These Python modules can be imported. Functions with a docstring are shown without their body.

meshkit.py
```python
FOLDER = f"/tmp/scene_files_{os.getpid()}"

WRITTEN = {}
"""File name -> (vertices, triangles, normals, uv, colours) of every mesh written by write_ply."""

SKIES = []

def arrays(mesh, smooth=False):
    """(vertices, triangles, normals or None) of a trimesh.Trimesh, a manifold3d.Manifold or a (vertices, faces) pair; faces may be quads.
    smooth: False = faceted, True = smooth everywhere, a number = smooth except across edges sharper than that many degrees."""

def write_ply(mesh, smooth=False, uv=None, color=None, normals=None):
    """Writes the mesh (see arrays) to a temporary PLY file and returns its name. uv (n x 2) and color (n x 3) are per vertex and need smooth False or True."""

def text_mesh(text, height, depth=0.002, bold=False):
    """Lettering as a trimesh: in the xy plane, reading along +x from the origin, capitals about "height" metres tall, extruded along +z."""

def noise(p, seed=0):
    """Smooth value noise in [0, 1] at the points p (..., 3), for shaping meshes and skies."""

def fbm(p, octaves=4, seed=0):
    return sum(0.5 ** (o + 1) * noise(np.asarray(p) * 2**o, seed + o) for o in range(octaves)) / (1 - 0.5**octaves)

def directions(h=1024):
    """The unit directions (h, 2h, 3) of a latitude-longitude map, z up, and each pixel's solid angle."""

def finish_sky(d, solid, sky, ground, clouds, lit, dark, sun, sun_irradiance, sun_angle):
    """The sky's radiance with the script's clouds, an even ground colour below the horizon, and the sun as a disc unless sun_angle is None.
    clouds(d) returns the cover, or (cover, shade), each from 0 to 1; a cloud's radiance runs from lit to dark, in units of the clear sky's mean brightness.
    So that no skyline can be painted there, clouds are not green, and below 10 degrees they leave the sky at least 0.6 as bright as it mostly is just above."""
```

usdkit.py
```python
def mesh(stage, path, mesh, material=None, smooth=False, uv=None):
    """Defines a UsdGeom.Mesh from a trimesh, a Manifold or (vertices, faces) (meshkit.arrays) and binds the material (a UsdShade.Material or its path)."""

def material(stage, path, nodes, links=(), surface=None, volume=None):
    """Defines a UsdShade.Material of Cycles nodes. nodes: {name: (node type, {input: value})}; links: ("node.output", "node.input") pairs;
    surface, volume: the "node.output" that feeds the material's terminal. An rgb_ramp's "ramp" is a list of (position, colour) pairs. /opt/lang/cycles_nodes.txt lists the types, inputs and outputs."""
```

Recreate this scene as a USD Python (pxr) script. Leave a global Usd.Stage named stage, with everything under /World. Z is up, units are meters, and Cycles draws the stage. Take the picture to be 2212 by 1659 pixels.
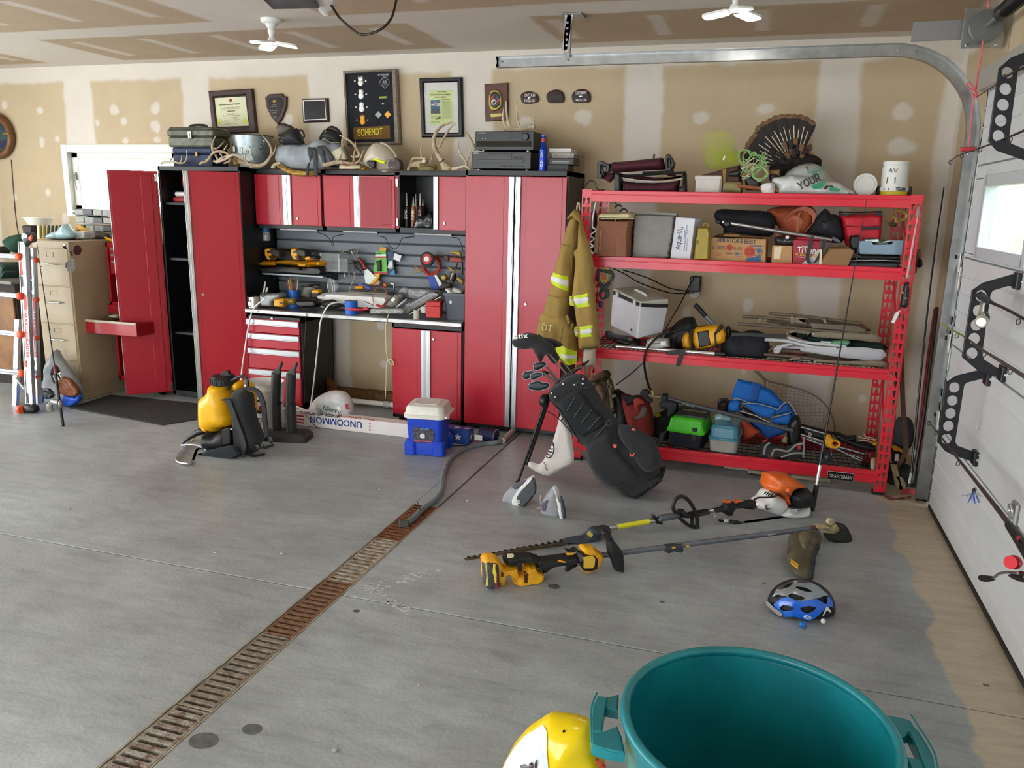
# A garage interior: red storage lockers and a workbench along the back wall, a loaded red rack, tools on the concrete floor.
import math,random
import numpy as np,trimesh,shapely,shapely.geometry as sg,shapely.affinity as sa
from scipy.spatial import Delaunay
import meshkit,usdkit
from pxr import Usd,UsdGeom,UsdLux,UsdShade,Gf,Sdf,Vt
stage=Usd.Stage.CreateInMemory()
UsdGeom.SetStageUpAxis(stage,'Z');UsdGeom.SetStageMetersPerUnit(stage,1.0)
UsdGeom.Xform.Define(stage,'/World');UsdGeom.Scope.Define(stage,'/World/Looks')
rnd=random.Random(7);rng=np.random.default_rng(7)

# ---------------------------------------------------------------- camera, sky, exposure
EYE,PITCH,ROLL,YAW,FPX=np.array([0,0,1.71]),.222996,.0214779,.299124,1729.63
_fw=np.array([-math.sin(YAW)*math.cos(PITCH),math.cos(YAW)*math.cos(PITCH),-math.sin(PITCH)])
_r0=np.array([math.cos(YAW),math.sin(YAW),0]);_u0=np.cross(_r0,_fw)
RIGHT=math.cos(ROLL)*_r0+math.sin(ROLL)*_u0;UP=-math.sin(ROLL)*_r0+math.cos(ROLL)*_u0
cam=UsdGeom.Camera.Define(stage,'/World/camera')
cam.CreateHorizontalApertureAttr(36.0);cam.CreateFocalLengthAttr(36.0*FPX/2212)
cam.CreateExposureAttr(0.0);cam.CreateClippingRangeAttr((0.05,400))
cam.AddTransformOp().Set(Gf.Matrix4d(*RIGHT,0,*UP,0,*(-_fw),0,*map(float,EYE),1))
sky=UsdLux.DomeLight.Define(stage,'/World/sky');sky.CreateIntensityAttr(2.2);sky.CreateColorAttr((0.93,0.97,1.0))

# ---------------------------------------------------------------- helpers: points on real surfaces
def ray(px,py):return(px-1106)/FPX*RIGHT-(py-829.5)/FPX*UP+_fw
def flo(px,py,z=0.0):
    d=ray(px,py);return EYE+d*((z-EYE[2])/d[2])
def wal(px,py,y):
    d=ray(px,py);return EYE+d*(y/d[1])
def sid(px,py,x):
    d=ray(px,py);return EYE+d*(x/d[0])
def nrm(v):v=np.asarray(v,float);return v/np.linalg.norm(v)
class Pl:
    """A real plane in the room: o a point on it, n its normal (towards the room); u right, v up in the plane."""
    def __init__(s,o,n=(0,-1,0),spin=0):
        s.o,s.n=np.asarray(o,float),nrm(n)
        s.u=np.array([1.0,0,0])if abs(s.n[2])>.9 else nrm(np.cross([0,0,1],s.n));s.v=np.cross(s.n,s.u)
        if spin:
            c,k=math.cos(math.radians(spin)),math.sin(math.radians(spin));s.u,s.v=c*s.u+k*s.v,-k*s.u+c*s.v
    def hit(s,px,py):
        d=ray(px,py);return EYE+d*(((s.o-EYE)@s.n)/(d@s.n))
    def uv(s,pts):return np.array([[(s.hit(*p)-s.o)@s.u,(s.hit(*p)-s.o)@s.v]for p in pts])
    def to(s,uv,h=0.0):
        uv=np.asarray(uv,float);return s.o+uv[:,:1]*s.u+uv[:,1:2]*s.v+np.broadcast_to(np.asarray(h,float),(len(uv),))[:,None]*s.n
    def off(s,h):return Pl.raw(s.o+s.n*h,s.u,s.v)
    @staticmethod
    def raw(o,u,v):
        p=Pl.__new__(Pl);p.o,p.u,p.v=np.asarray(o,float),nrm(u),nrm(v);p.n=np.cross(p.u,p.v);return p
def Y(y):return Pl((0,y,0))
def Z(z):return Pl((0,0,z),(0,0,1))
def X(x):return Pl((x,0,0),(-1,0,0))
def V3(x,y,ang):return Pl((x,y,0),(math.sin(math.radians(ang)),-math.cos(math.radians(ang)),0)) # vertical plane, turned
def C(x0,y0,s):return lambda*q:[(x0+q[i]/s,y0+q[i+1]/s)for i in range(0,len(q),2)]

# ---------------------------------------------------------------- helpers: shapes
cat_=trimesh.util.concatenate
def TM(v,f):return trimesh.Trimesh(np.asarray(v,float),np.asarray(f,int),process=False)
def join(*m):return cat_([k for k in m if k is not None])
def chull(p):return trimesh.convex.convex_hull(np.asarray(p,float))
def box(x0,x1,y0,y1,z0,z1,c=.003):
    c=min(c,.45*(x1-x0),.45*(y1-y0),.45*(z1-z0));p=[]
    for x,sx in((x0,1),(x1,-1)):
        for y,sy in((y0,1),(y1,-1)):
            for z,sz in((z0,1),(z1,-1)):p+=[(x+sx*c,y+sy*c,z),(x+sx*c,y,z+sz*c),(x,y+sy*c,z+sz*c)]
    return chull(p)
def rot(m,deg,axis=(0,0,1),at=(0,0,0)):
    m=m.copy();m.apply_transform(trimesh.transformations.rotation_matrix(math.radians(deg),axis,at));return m
def mov(m,x=0,y=0,z=0):m=m.copy();m.apply_translation((x,y,z));return m
def obox(cx,cy,cz,sx,sy,sz,rz=0,c=.003,rx=0,ry=0):
    """centre of the base, size, turn"""
    m=box(-sx/2,sx/2,-sy/2,sy/2,0,sz,c)
    if rx:m=rot(m,rx,(1,0,0))
    if ry:m=rot(m,ry,(0,1,0))
    return mov(rot(m,rz),cx,cy,cz)
def spline(p,n=6):
    p=np.asarray(p,float)
    if len(p)<3:return np.linspace(p[0],p[-1],n+1)
    q=np.vstack([2*p[0]-p[1],p,2*p[-1]-p[-2]]);out=[]
    for i in range(1,len(q)-2):
        a,b,c,d=q[i-1:i+3]
        for t in np.linspace(0,1,n,endpoint=False):out.append(.5*(2*b+(c-a)*t+(2*a-5*b+4*c-d)*t*t+(3*b-a-3*c+d)*t**3))
    return np.array(out+[p[-1]])
def tube(pts,r,sides=8,sm=0,cap=True):
    p=np.asarray(pts,float);r=np.asarray(r,float);r=np.interp(np.linspace(0,1,len(p)),np.linspace(0,1,len(r)),r)if r.ndim and len(r)>1 else np.full(len(p),float(r.ravel()[0]))
    if sm:
        r=np.interp(np.linspace(0,len(p)-1,(len(p)-1)*sm+1),np.arange(len(p)),r);p=spline(p,sm)
    t=np.gradient(p,axis=0);t/=np.linalg.norm(t,axis=1,keepdims=True)+1e-12
    a=np.cross(t[0],[0,0,1.0]if abs(t[0][2])<.9 else[1.0,0,0]);A=[]
    for k in range(len(p)):
        a=a-t[k]*(a@t[k]);a/=np.linalg.norm(a)+1e-12;A.append(a)
    A=np.array(A);B=np.cross(t,A);g=np.arange(sides)*2*np.pi/sides
    v=p[:,None]+r[:,None,None]*(np.cos(g)[None,:,None]*A[:,None]+np.sin(g)[None,:,None]*B[:,None])
    return _loft(v,cap)
def _loft(v,cap=True,close=True):
    n,s=v.shape[:2];f=[]
    i,j=np.meshgrid(np.arange(n-1),np.arange(s if close else s-1),indexing='ij');i,j=i.ravel(),j.ravel();k=(j+1)%s
    f=np.vstack([np.stack([i*s+j,i*s+k,(i+1)*s+k],1),np.stack([i*s+j,(i+1)*s+k,(i+1)*s+j],1)])
    v=v.reshape(-1,3)
    if cap:
        c0,c1=len(v),len(v)+1;v=np.vstack([v,v[:s].mean(0),v[(n-1)*s:n*s].mean(0)]);j=np.arange(s)
        f=np.vstack([f,np.stack([(j+1)%s,j,np.full(s,c0)],1),np.stack([(n-1)*s+j,(n-1)*s+(j+1)%s,np.full(s,c1)],1)])
    m=TM(v,f);m.fix_normals()if cap and close else None
    return m
def strap(pts,w,up,t=.003,sm=5):
    """a flat band along pts; up = direction across its width (or one per point)"""
    up=np.broadcast_to(np.asarray(up,float),(len(pts),3));p=spline(pts,sm);u=spline(up,sm);u=u/np.linalg.norm(u,axis=1,keepdims=True)
    tt=np.gradient(p,axis=0);tt/=np.linalg.norm(tt,axis=1,keepdims=True)+1e-12;n=np.cross(tt,u);n/=np.linalg.norm(n,axis=1,keepdims=True)+1e-12
    return _loft(np.stack([p+u*w/2+n*t/2,p-u*w/2+n*t/2,p-u*w/2-n*t/2,p+u*w/2-n*t/2],1))
def lathe(prof,n=24,o=(0,0,0),ax=(0,0,1),sx=1,sy=1):
    p=np.asarray(prof,float);g=np.arange(n)*2*np.pi/n
    v=np.stack([p[:,None,0]*np.cos(g)*sx,p[:,None,0]*np.sin(g)*sy,np.broadcast_to(p[:,None,1],(len(p),n))],-1)
    m=_loft(v,True)
    if abs(ax[2])<.9999 or ax[2]<0:m.apply_transform(trimesh.geometry.align_vectors((0,0,1),nrm(ax)))
    return mov(m,*o)
def cyl(a,b,r,n=16,c=.0):
    a,b=np.asarray(a,float),np.asarray(b,float);L=np.linalg.norm(b-a);c=min(c,r*.6,L*.4)
    return lathe([(r-c,0),(r,c),(r,L-c),(r-c,L)]if c else[(r,0),(r,L)],n,a,(b-a)/L)
def torus(o,R,r,ax=(0,0,1),n=24,s=8,sx=1,sy=1,a0=0,a1=360):
    g=np.radians(np.linspace(a0,a1,n+1));h=np.arange(s)*2*np.pi/s
    v=np.stack([(R+r*np.cos(h))[None]*np.cos(g)[:,None]*sx,(R+r*np.cos(h))[None]*np.sin(g)[:,None]*sy,np.broadcast_to(r*np.sin(h),(n+1,s))],-1)
    m=_loft(v,abs(a1-a0)<359);m.apply_transform(trimesh.geometry.align_vectors((0,0,1),nrm(ax)));return mov(m,*o)
def blob(o,r,e=2.0,amp=0,fr=6,seed=0,sub=3,floor=None,rz=0):
    """a rounded lump: superellipsoid with creases of noise"""
    m=trimesh.creation.icosphere(subdivisions=sub);v=np.array(m.vertices);v/=(np.abs(v)**e).sum(1,keepdims=True)**(1/e)
    if amp:v=v*(1+amp*(2*np.abs(meshkit.fbm(v*fr+9.3,3,seed)-.5)*2-.5))[:,None]
    m=TM(v*np.asarray(r),m.faces);m=mov(rot(m,rz),*o)
    if floor is not None:m.vertices[:,2]=np.maximum(m.vertices[:,2],floor)
    return m
def poly(q):
    p=sg.Polygon(q);return p if p.is_valid else p.buffer(0)
def _tri(g):
    v,f=trimesh.creation.triangulate_polygon(g,engine='earcut');return np.asarray(v),np.asarray(f)
def polys(g):return[k for k in getattr(g,'geoms',[g])if k.area>1e-9]
def bev(pl,q,d,c=.002,back=False):
    """outline q (uv in plane pl or a shapely shape) made solid: front on the plane, d deep behind it, edges chamfered by c"""
    g0=q if isinstance(q,sg.base.BaseGeometry)else poly(q);out=[]
    for g in polys(g0):
        inner=g.buffer(-c,join_style=2)if c else g
        if inner.is_empty:inner,c_=g,0
        else:c_=c
        if c_:
            for r in polys(g.difference(inner)):
                v,f=_tri(r);on=np.array([g.boundary.distance(sg.Point(p))<c_*.5 for p in v]);out.append(TM(pl.to(v,np.where(on,-c_,0)),f))
        for r in polys(inner):v,f=_tri(r);out.append(TM(pl.to(v,0),f))
        v,f=_tri(g);out.append(TM(pl.to(v,-d),f[:,::-1]))
        for ring in[g.exterior,*g.interiors]:
            p=np.array(ring.coords)[:-1];n=len(p);a,b=pl.to(p,-c_),pl.to(p,-d);i=np.arange(n);j=(i+1)%n
            fw=np.vstack([np.stack([i,n+i,n+j],1),np.stack([i,n+j,j],1)])
            out.append(TM(np.vstack([a,b]),fw if ring.is_ccw else fw[:,::-1]))
    return cat_(out)
def smooth_ring(q,n=5):
    q=np.asarray(q,float);k=len(q);p=spline(np.vstack([q[-2:],q,q[:3]]),n);return p[2*n:(k+2)*n]
def pil(pl,q,t,s=None,amp=0,fr=10,seed=0,res=None,tb=None,sm=4,st=(1,1),flat=False):
    """a stuffed shape: outline q puffed by t to the front and tb to the back, wrinkled by amp; st stretches the creases"""
    q=np.asarray(q,float);q=smooth_ring(q,sm)if sm else q;g=poly(q);g=max(polys(g),key=lambda k:k.area)
    x0,y0,x1,y1=g.bounds;res=res or max(x1-x0,y1-y0)/26;s=s or min(x1-x0,y1-y0)*.35;tb=t if tb is None else tb
    L=g.exterior.length;edge=np.array([g.exterior.interpolate(k).coords[0]for k in np.arange(0,L,res*.7)])
    xx,yy=np.meshgrid(np.arange(x0,x1,res),np.arange(y0,y1,res*.87));xx=xx+(np.arange(len(yy))%2*res/2)[:,None];ins=np.stack([xx.ravel(),yy.ravel()],1)
    pts=shapely.points(ins);ins=ins[shapely.contains(g,pts)&(shapely.distance(pts,g.exterior)>res*.35)]
    p=np.vstack([edge,ins]);f=Delaunay(p).simplices;cen=p[f].mean(1);f=f[shapely.contains(g,shapely.points(cen))]
    a=p[f];ar=(a[:,1,0]-a[:,0,0])*(a[:,2,1]-a[:,0,1])-(a[:,1,1]-a[:,0,1])*(a[:,2,0]-a[:,0,0]);f=np.where(ar[:,None]<0,f[:,::-1],f);f=f[np.abs(ar)>1e-10]
    d=shapely.distance(shapely.points(p),g.exterior);k=np.clip(d/s,0,1);prof=np.sqrt(1-(1-k)**2);prof[:len(edge)]=0
    w=(meshkit.fbm(np.c_[p*np.array(st)*fr,np.full(len(p),seed*3.1)],3,seed)-.5)*2*amp*np.minimum(1,k*2)if amp else 0
    n=len(p);m=TM(np.vstack([pl.to(p,t*prof+w),pl.to(p,-tb*prof+w*(0 if flat else.5))]),np.vstack([f,f[:,::-1]+n]))
    m.merge_vertices();return m
GLY={}
def glyph(ch,bold):
    if(ch,bold)not in GLY:m=meshkit.text_mesh(ch,1.0,.02,bold);x=np.array(m.vertices);w=np.ptp(x[:,0]);x[:,0]-=x[:,0].min();GLY[(ch,bold)]=(x,np.array(m.faces),w)
    return GLY[(ch,bold)]
def text(s,h,o,u=(1,0,0),v=(0,0,1),w=None,d=.0012,bold=True):
    """lettering h tall, reading along u from its lower left corner o; w squeezes it to that width"""
    xs,fs,at,n=[],[],0.0,0
    for ch in s:
        if ch==' ':at+=.34;continue
        x,f,gw=glyph(ch,bold);xs.append(x+[at,0,0]);fs.append(f+n);n+=len(x);at+=gw+.11
    x,f=np.vstack(xs),np.vstack(fs);kx=(w/np.ptp(x[:,0]))if w else h;x=np.c_[x[:,0]*kx,x[:,1]*h,x[:,2]/.02*d];u,v=np.asarray(u,float),np.asarray(v,float);n=nrm(np.cross(u,v))
    return TM(np.asarray(o)+x[:,:1]*nrm(u)+x[:,1:2]*nrm(v)+x[:,2:]*n,f)
def disc(r,n=24,cx=0,cy=0,sx=1,sy=1):g=np.arange(n)*2*np.pi/n;return np.c_[cx+r*np.cos(g)*sx,cy+r*np.sin(g)*sy]
def star(r,cx,cy,a=90):return[(cx+(r if k%2==0 else r*.42)*math.cos(math.radians(a+36*k)),cy+(r if k%2==0 else r*.42)*math.sin(math.radians(a+36*k)))for k in range(10)]
def rect(x0,x1,y0,y1):return[(x0,y0),(x1,y0),(x1,y1),(x0,y1)]
def rrect(x0,x1,y0,y1,r):return np.array(sg.box(x0+r,y0+r,x1-r,y1-r).buffer(r,quad_segs=4).exterior.coords)[:-1]
def pxbox(y,l,t,r,b,d,c=.003):
    """upright box whose front face lies on the plane y, between the given outline's limits"""
    p=wal((l+r)/2,t,y)[2],wal((l+r)/2,b,y)[2];xl,xr=wal(l,(t+b)/2,y)[0],wal(r,(t+b)/2,y)[0]
    return box(xl,xr,y,y+d,min(p),max(p),c)

# ---------------------------------------------------------------- helpers: materials
def lin(h):
    if not isinstance(h,str):return tuple(h)
    c=[int(h[i:i+2],16)/255 for i in(0,2,4)];return tuple(x/12.92 if x<.04045 else((x+.055)/1.055)**2.4 for x in c)
LK={}
def mat(h,r=.5,m=0.0,var=0.0,vs=9.0,bump=0.0,bs=60.0,c2=None,tr=0.0,coat=0.0,em=0.0,sheen=0.0,thin=None):
    """a material of its own for every look: colour h, roughness r, metal m; var/c2 mottle the colour, bump adds grain"""
    key=(h,r,m,var,vs,bump,bs,c2,tr,coat,em,sheen,thin)
    if key in LK:return LK[key]
    p={'base_color':lin(h),'roughness':r,'metallic':m}
    if tr:p['transmission_weight']=tr
    if coat:p['coat_weight']=coat;p['coat_roughness']=.08
    if sheen:p['sheen_weight']=sheen
    if em:p['emission_color']=lin(h);p['emission_strength']=em
    N,Lk={'p':('principled_bsdf',p)},[]
    if var or bump:N['g']=('geometry',{})
    if var:
        a=np.array(lin(h));b=np.array(lin(c2))if c2 else a*(1-var)
        N['n']=('noise_texture',{'scale':vs,'detail':5.0,'roughness':.6});N['r']=('rgb_ramp',{'ramp':[(.32,tuple(b)),(.62,tuple(np.minimum(1,a*(1+.25*var)if not c2 else a)))]})
        Lk+=[('g.position','n.vector'),('n.fac','r.fac'),('r.color','p.base_color')]
    if bump:
        N['bn']=('noise_texture',{'scale':bs,'detail':3.0});N['b']=('bump',{'strength':bump,'distance':.01})
        Lk+=[('g.position','bn.vector'),('bn.fac','b.height'),('b.normal','p.normal')]
    if thin:
        if not thin[0]:p['base_color']=(0.,0.,0.);p['roughness']=.02
        N['t']=('transparent_bsdf',{'color':thin[1:]});N['f']=('fresnel',{'IOR':1.35});N['ma']=('math',{'math_type':'add','value2':thin[0],'use_clamp':True});N['x']=('mix_closure',{})
        N['gb']=('geometry',{});N['iv']=('math',{'math_type':'subtract','value1':1.0});N['mu']=('math',{'math_type':'multiply'})
        Lk+=[('gb.backfacing','iv.value2'),('iv.value','mu.value2'),('f.fac','mu.value1'),('mu.value','ma.value1'),('ma.value','x.fac'),('t.BSDF','x.closure1'),('p.BSDF','x.closure2')]
    LK[key]=usdkit.material(stage,f'/World/Looks/look_{len(LK):03d}',N,Lk,surface='x.closure' if thin else 'p.BSDF');return LK[key]
def clear(h='f2f6f6',op=.12,r=.1):return mat(h,r,thin=(op,1.0,1.0,1.0))

# ---------------------------------------------------------------- helpers: things, parts, sub-parts
NAMES={};THINGS=[]
def numbered(parent,name):
    k=NAMES.get((parent,name),0);NAMES[(parent,name)]=k+1;return name if not k else f'{name}_{k:03d}'
class Part:
    def __init__(s,name,mesh,mt,sm,label=None,kind=None,var=None):s.name,s.mesh,s.mt,s.sm,s.label,s.kind,s.sub,s.var=name,mesh,mt,sm,label,kind,[],var
    def add(s,name,mesh,mt=None,sm=32,label=None,kind=None,var=None):
        if isinstance(mesh,(list,tuple)):mesh=cat_(mesh)
        p=Part(name,mesh,mt or s.mt,sm,label,kind,var);s.sub.append(p);return p
def thing(name,label,cat,group=None,kind=None):
    t=Part(name,None,None,None,label,kind);t.cat,t.group=cat,group;THINGS.append(t);return t
def solo(name,mesh,mt,label,cat,group=None,kind=None,sm=32):
    t=thing(name,label,cat,group,kind);t.mesh=cat_(mesh)if isinstance(mesh,(list,tuple))else mesh;t.mt,t.sm=mt,sm;return t
def struct(name,mesh,mt,label=None,sm=False,var=None):
    t=Part(name,mesh,mt,sm,label,'structure',var);t.cat=t.group=None;THINGS.append(t);return t
def _mesh(path,p,o):
    m=p.mesh.copy();m.vertices=m.vertices-o
    g=usdkit.mesh(stage,path,m,p.mt,smooth=p.sm if p.var is None else False)
    if p.var is not None:UsdGeom.PrimvarsAPI(g).CreatePrimvar('patch',Sdf.ValueTypeNames.FloatArray,'vertex').Set(Vt.FloatArray.FromNumpy(np.asarray(p.var,np.float32)))
    return g
def _custom(prim,p,top=False):
    for k,v in(('label',p.label),('kind',p.kind))+((('category',p.cat),('group',p.group))if top else()):
        if v:prim.SetCustomDataByKey(k,v)
def flush():
    for t in THINGS:
        path='/World/'+numbered('',t.name);ms=([t.mesh]if t.mesh is not None else[])+[q.mesh for q in t.sub]
        lo,hi=np.min([m.bounds[0]for m in ms],0),np.max([m.bounds[1]for m in ms],0);o=np.array([(lo[0]+hi[0])/2,(lo[1]+hi[1])/2,lo[2]]).round(4)
        g=_mesh(path,t,o)if t.mesh is not None else UsdGeom.Xform.Define(stage,path)
        UsdGeom.Xformable(g).AddTranslateOp().Set(Gf.Vec3d(*map(float,o)));_custom(g.GetPrim(),t,True)
        for q in t.sub:
            qp=path+'/'+numbered(path,q.name);_custom(_mesh(qp,q,o).GetPrim(),q)
            for r in q.sub:_custom(_mesh(qp+'/'+numbered(qp,r.name),r,o).GetPrim(),r)
# ================================================================ the room
YB,ZC,XD,XR,XL,YF=6.12,2.825,1.05,1.12,-7.7,-2.4
# bare gypsum board with white joint compound: a patch value per vertex of a fine grid
def board_mat(base,comp,sc):
    return usdkit.material(stage,f'/World/Looks/board_{sc}',{
        'a':('attribute',{'attribute':'patch'}),'g':('geometry',{}),'n':('noise_texture',{'scale':3.0,'detail':6.0,'roughness':.65}),
        'r':('rgb_ramp',{'ramp':[(.3,tuple(np.array(lin(base))*.9)),(.7,lin(base))]}),'r2':('rgb_ramp',{'ramp':[(.3,tuple(np.array(lin(comp))*.94)),(.7,lin(comp))]}),
        'm':('mix_color',{}),'bn':('noise_texture',{'scale':40.0,'detail':3.0}),'b':('bump',{'strength':.06,'distance':.01}),'p':('principled_bsdf',{'roughness':.9})},
        [('g.position','n.vector'),('n.fac','r.fac'),('n.fac','r2.fac'),('a.fac','m.fac'),('r.color','m.a'),('r2.color','m.b'),('m.result','p.base_color'),('g.position','bn.vector'),('bn.fac','b.height'),('b.normal','p.normal')],surface='p.BSDF')
WALLM,CEILM=board_mat('c6b394','dbd3c8',1),board_mat('b7a186','d3c9bd',2)
def sstep(x,e=.02):return np.clip(x/e+.5,0,1)
def grid_surface(us,vs,hole,place,pattern):
    uu,vv=np.meshgrid(us,vs,indexing='ij');nu,nv=uu.shape;i,j=np.meshgrid(np.arange(nu-1),np.arange(nv-1),indexing='ij');i,j=i.ravel(),j.ravel()
    cu,cv=(us[i]+us[i+1])/2,(vs[j]+vs[j+1])/2;keep=~hole(cu,cv);i,j=i[keep],j[keep];k=i*nv+j
    f=np.vstack([np.stack([k,k+nv,k+nv+1],1),np.stack([k,k+nv+1,k+1],1)]);return TM(place(uu.ravel(),vv.ravel()),f),pattern(uu.ravel(),vv.ravel())
def wob(a,b,f,amp,seed):return(meshkit.fbm(np.stack([a*f,b*f,np.full_like(a,seed*1.7)],-1),4,seed)-.5)*amp
WIN=(-6.27,-5.02,1.53,2.11) # the opening of the back window: x0, x1, z0, z1
blobs=[]
for z0,z1,s,q in((0,180,3.95,[(40,185,35,45),(340,230,40,35),(975,230,55,50),(1055,325,40,40),(1320,215,50,55),(1320,360,55,50),(355,500,35,55),(490,475,30,30),(1070,490,40,25),(1340,480,40,25),(410,930,35,40),(125,975,25,40),(830,335,22,28),(560,1150,50,60)]),
                     (860,140,4.809,[(1930,540,85,70),(1330,610,80,70)]),(1270,230,2.989,[(725,75,50,35),(1150,20,60,30),(2030,35,55,45),(2020,265,70,50),(5,60,20,35)]),
                     (340,140,3.95,[(1120,465,45,50),(-5,350,30,40),(-5,530,35,50)]),(1240,420,4.88,[(1190,1240,40,75),(1830,1170,45,70)]),(1540,760,4.706,[(1520,480,40,40),(320,190,25,45)]),(640,660,4.706,[(860,190,50,60),(890,600,50,45),(840,1000,55,25)])):
    for a,b,ra,rb in q:w=wal(z0+a/s,z1+b/s,YB);blobs.append((w[0],w[2],ra/s/280,rb/s/280))
def wall_patch(x,z):
    w1,w2=wob(x,z,2.2,.16,1),wob(x,z,9,.05,2);v=np.zeros_like(x)
    for c,h in((-8.55,.15),(-7.3,.15),(-6.065,.155),(-4.79,.14),(-3.53,.17),(-2.26,.16),(-.94,.135),(.386,.14),(1.14,.11)):v=np.maximum(v,sstep(h-np.abs(x-c+w1*.6)+w2,.03))
    v=np.maximum(v,sstep(z-2.69+w1*.35+w2,.03));v=np.maximum(v,.85*sstep(.1-np.abs(z-.32+w1),.1)*(x<-.6)*0)
    for k,(cx,cz,rx,rz)in enumerate(blobs):v=np.maximum(v,.92*sstep(1-np.hypot((x-cx)/rx,(z-cz)/rz)+wob(x,z,14,1.1,5),.35))
    return v*.97
def ceil_patch(x,y):
    w1,w2=wob(x,y,2.0,.12,11),wob(x,y,9,.04,12);back=y>4.94
    v=np.maximum(sstep(.14-np.abs(y-4.94+w1*.5)+w2,.03),sstep(y-5.95+w1*.4+w2,.03));v=np.maximum(v,sstep(.14-np.abs(y-3.72+w1*.5)+w2,.03))
    for a,b in((-6.19,-5.36),(-2.34,-1.51),(1.03,2)):v=np.maximum(v,back*sstep(np.minimum(x-a,b-x)+w1*.3+w2,.03))
    for a,b in((-7.4,-6.6),(-3.58,-2.75),(.3,1.1)):v=np.maximum(v,(~back)*sstep(np.minimum(x-a,b-x)+w1*.3+w2,.03))
    for c in np.arange(-8.86,1,.623):
        v=np.maximum(v,.8*sstep(np.minimum(.045-np.abs(x-c+w2),np.minimum(y-5.19,5.78-y))+w2*.4,.025));v=np.maximum(v,.8*sstep(np.minimum(.045-np.abs(x-c+w2),np.minimum(y-4.04,4.6-y))+w2*.4,.025))
    return v
us=np.unique(np.round(np.r_[np.arange(XL,XR,.014),WIN[0],WIN[1],XR],4));vs=np.unique(np.round(np.r_[np.arange(0,ZC,.014),WIN[2],WIN[3],ZC],4))
m,v=grid_surface(us,vs,lambda a,b:(a>WIN[0])&(a<WIN[1])&(b>WIN[2])&(b<WIN[3]),lambda a,b:np.stack([a,np.full_like(a,YB),b],1),wall_patch)
wall_back=struct('wall_back',m,WALLM,var=v)
wall_back.add('wall_core',join(box(XL,WIN[0],YB+.002,YB+.14,0,ZC),box(WIN[1],XR+.15,YB+.002,YB+.14,0,ZC),box(WIN[0],WIN[1],YB+.002,YB+.14,0,WIN[2]),box(WIN[0],WIN[1],YB+.002,YB+.14,WIN[3],ZC)),mat('d8d2c8',.9))
us,vs=np.arange(XL,XR+.15,.022),np.r_[np.arange(YF,3.6,.12),np.arange(3.6,YB,.018),YB]
m,v=grid_surface(us,vs,lambda a,b:a>99,lambda a,b:np.stack([a,b,np.full_like(a,ZC)],1),ceil_patch);m.invert()
struct('ceiling',m,CEILM,var=v).add('ceiling_core',box(XL,XR+.15,YF,YB+.14,ZC+.002,ZC+.1),mat('d8d2c8',.9))
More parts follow.
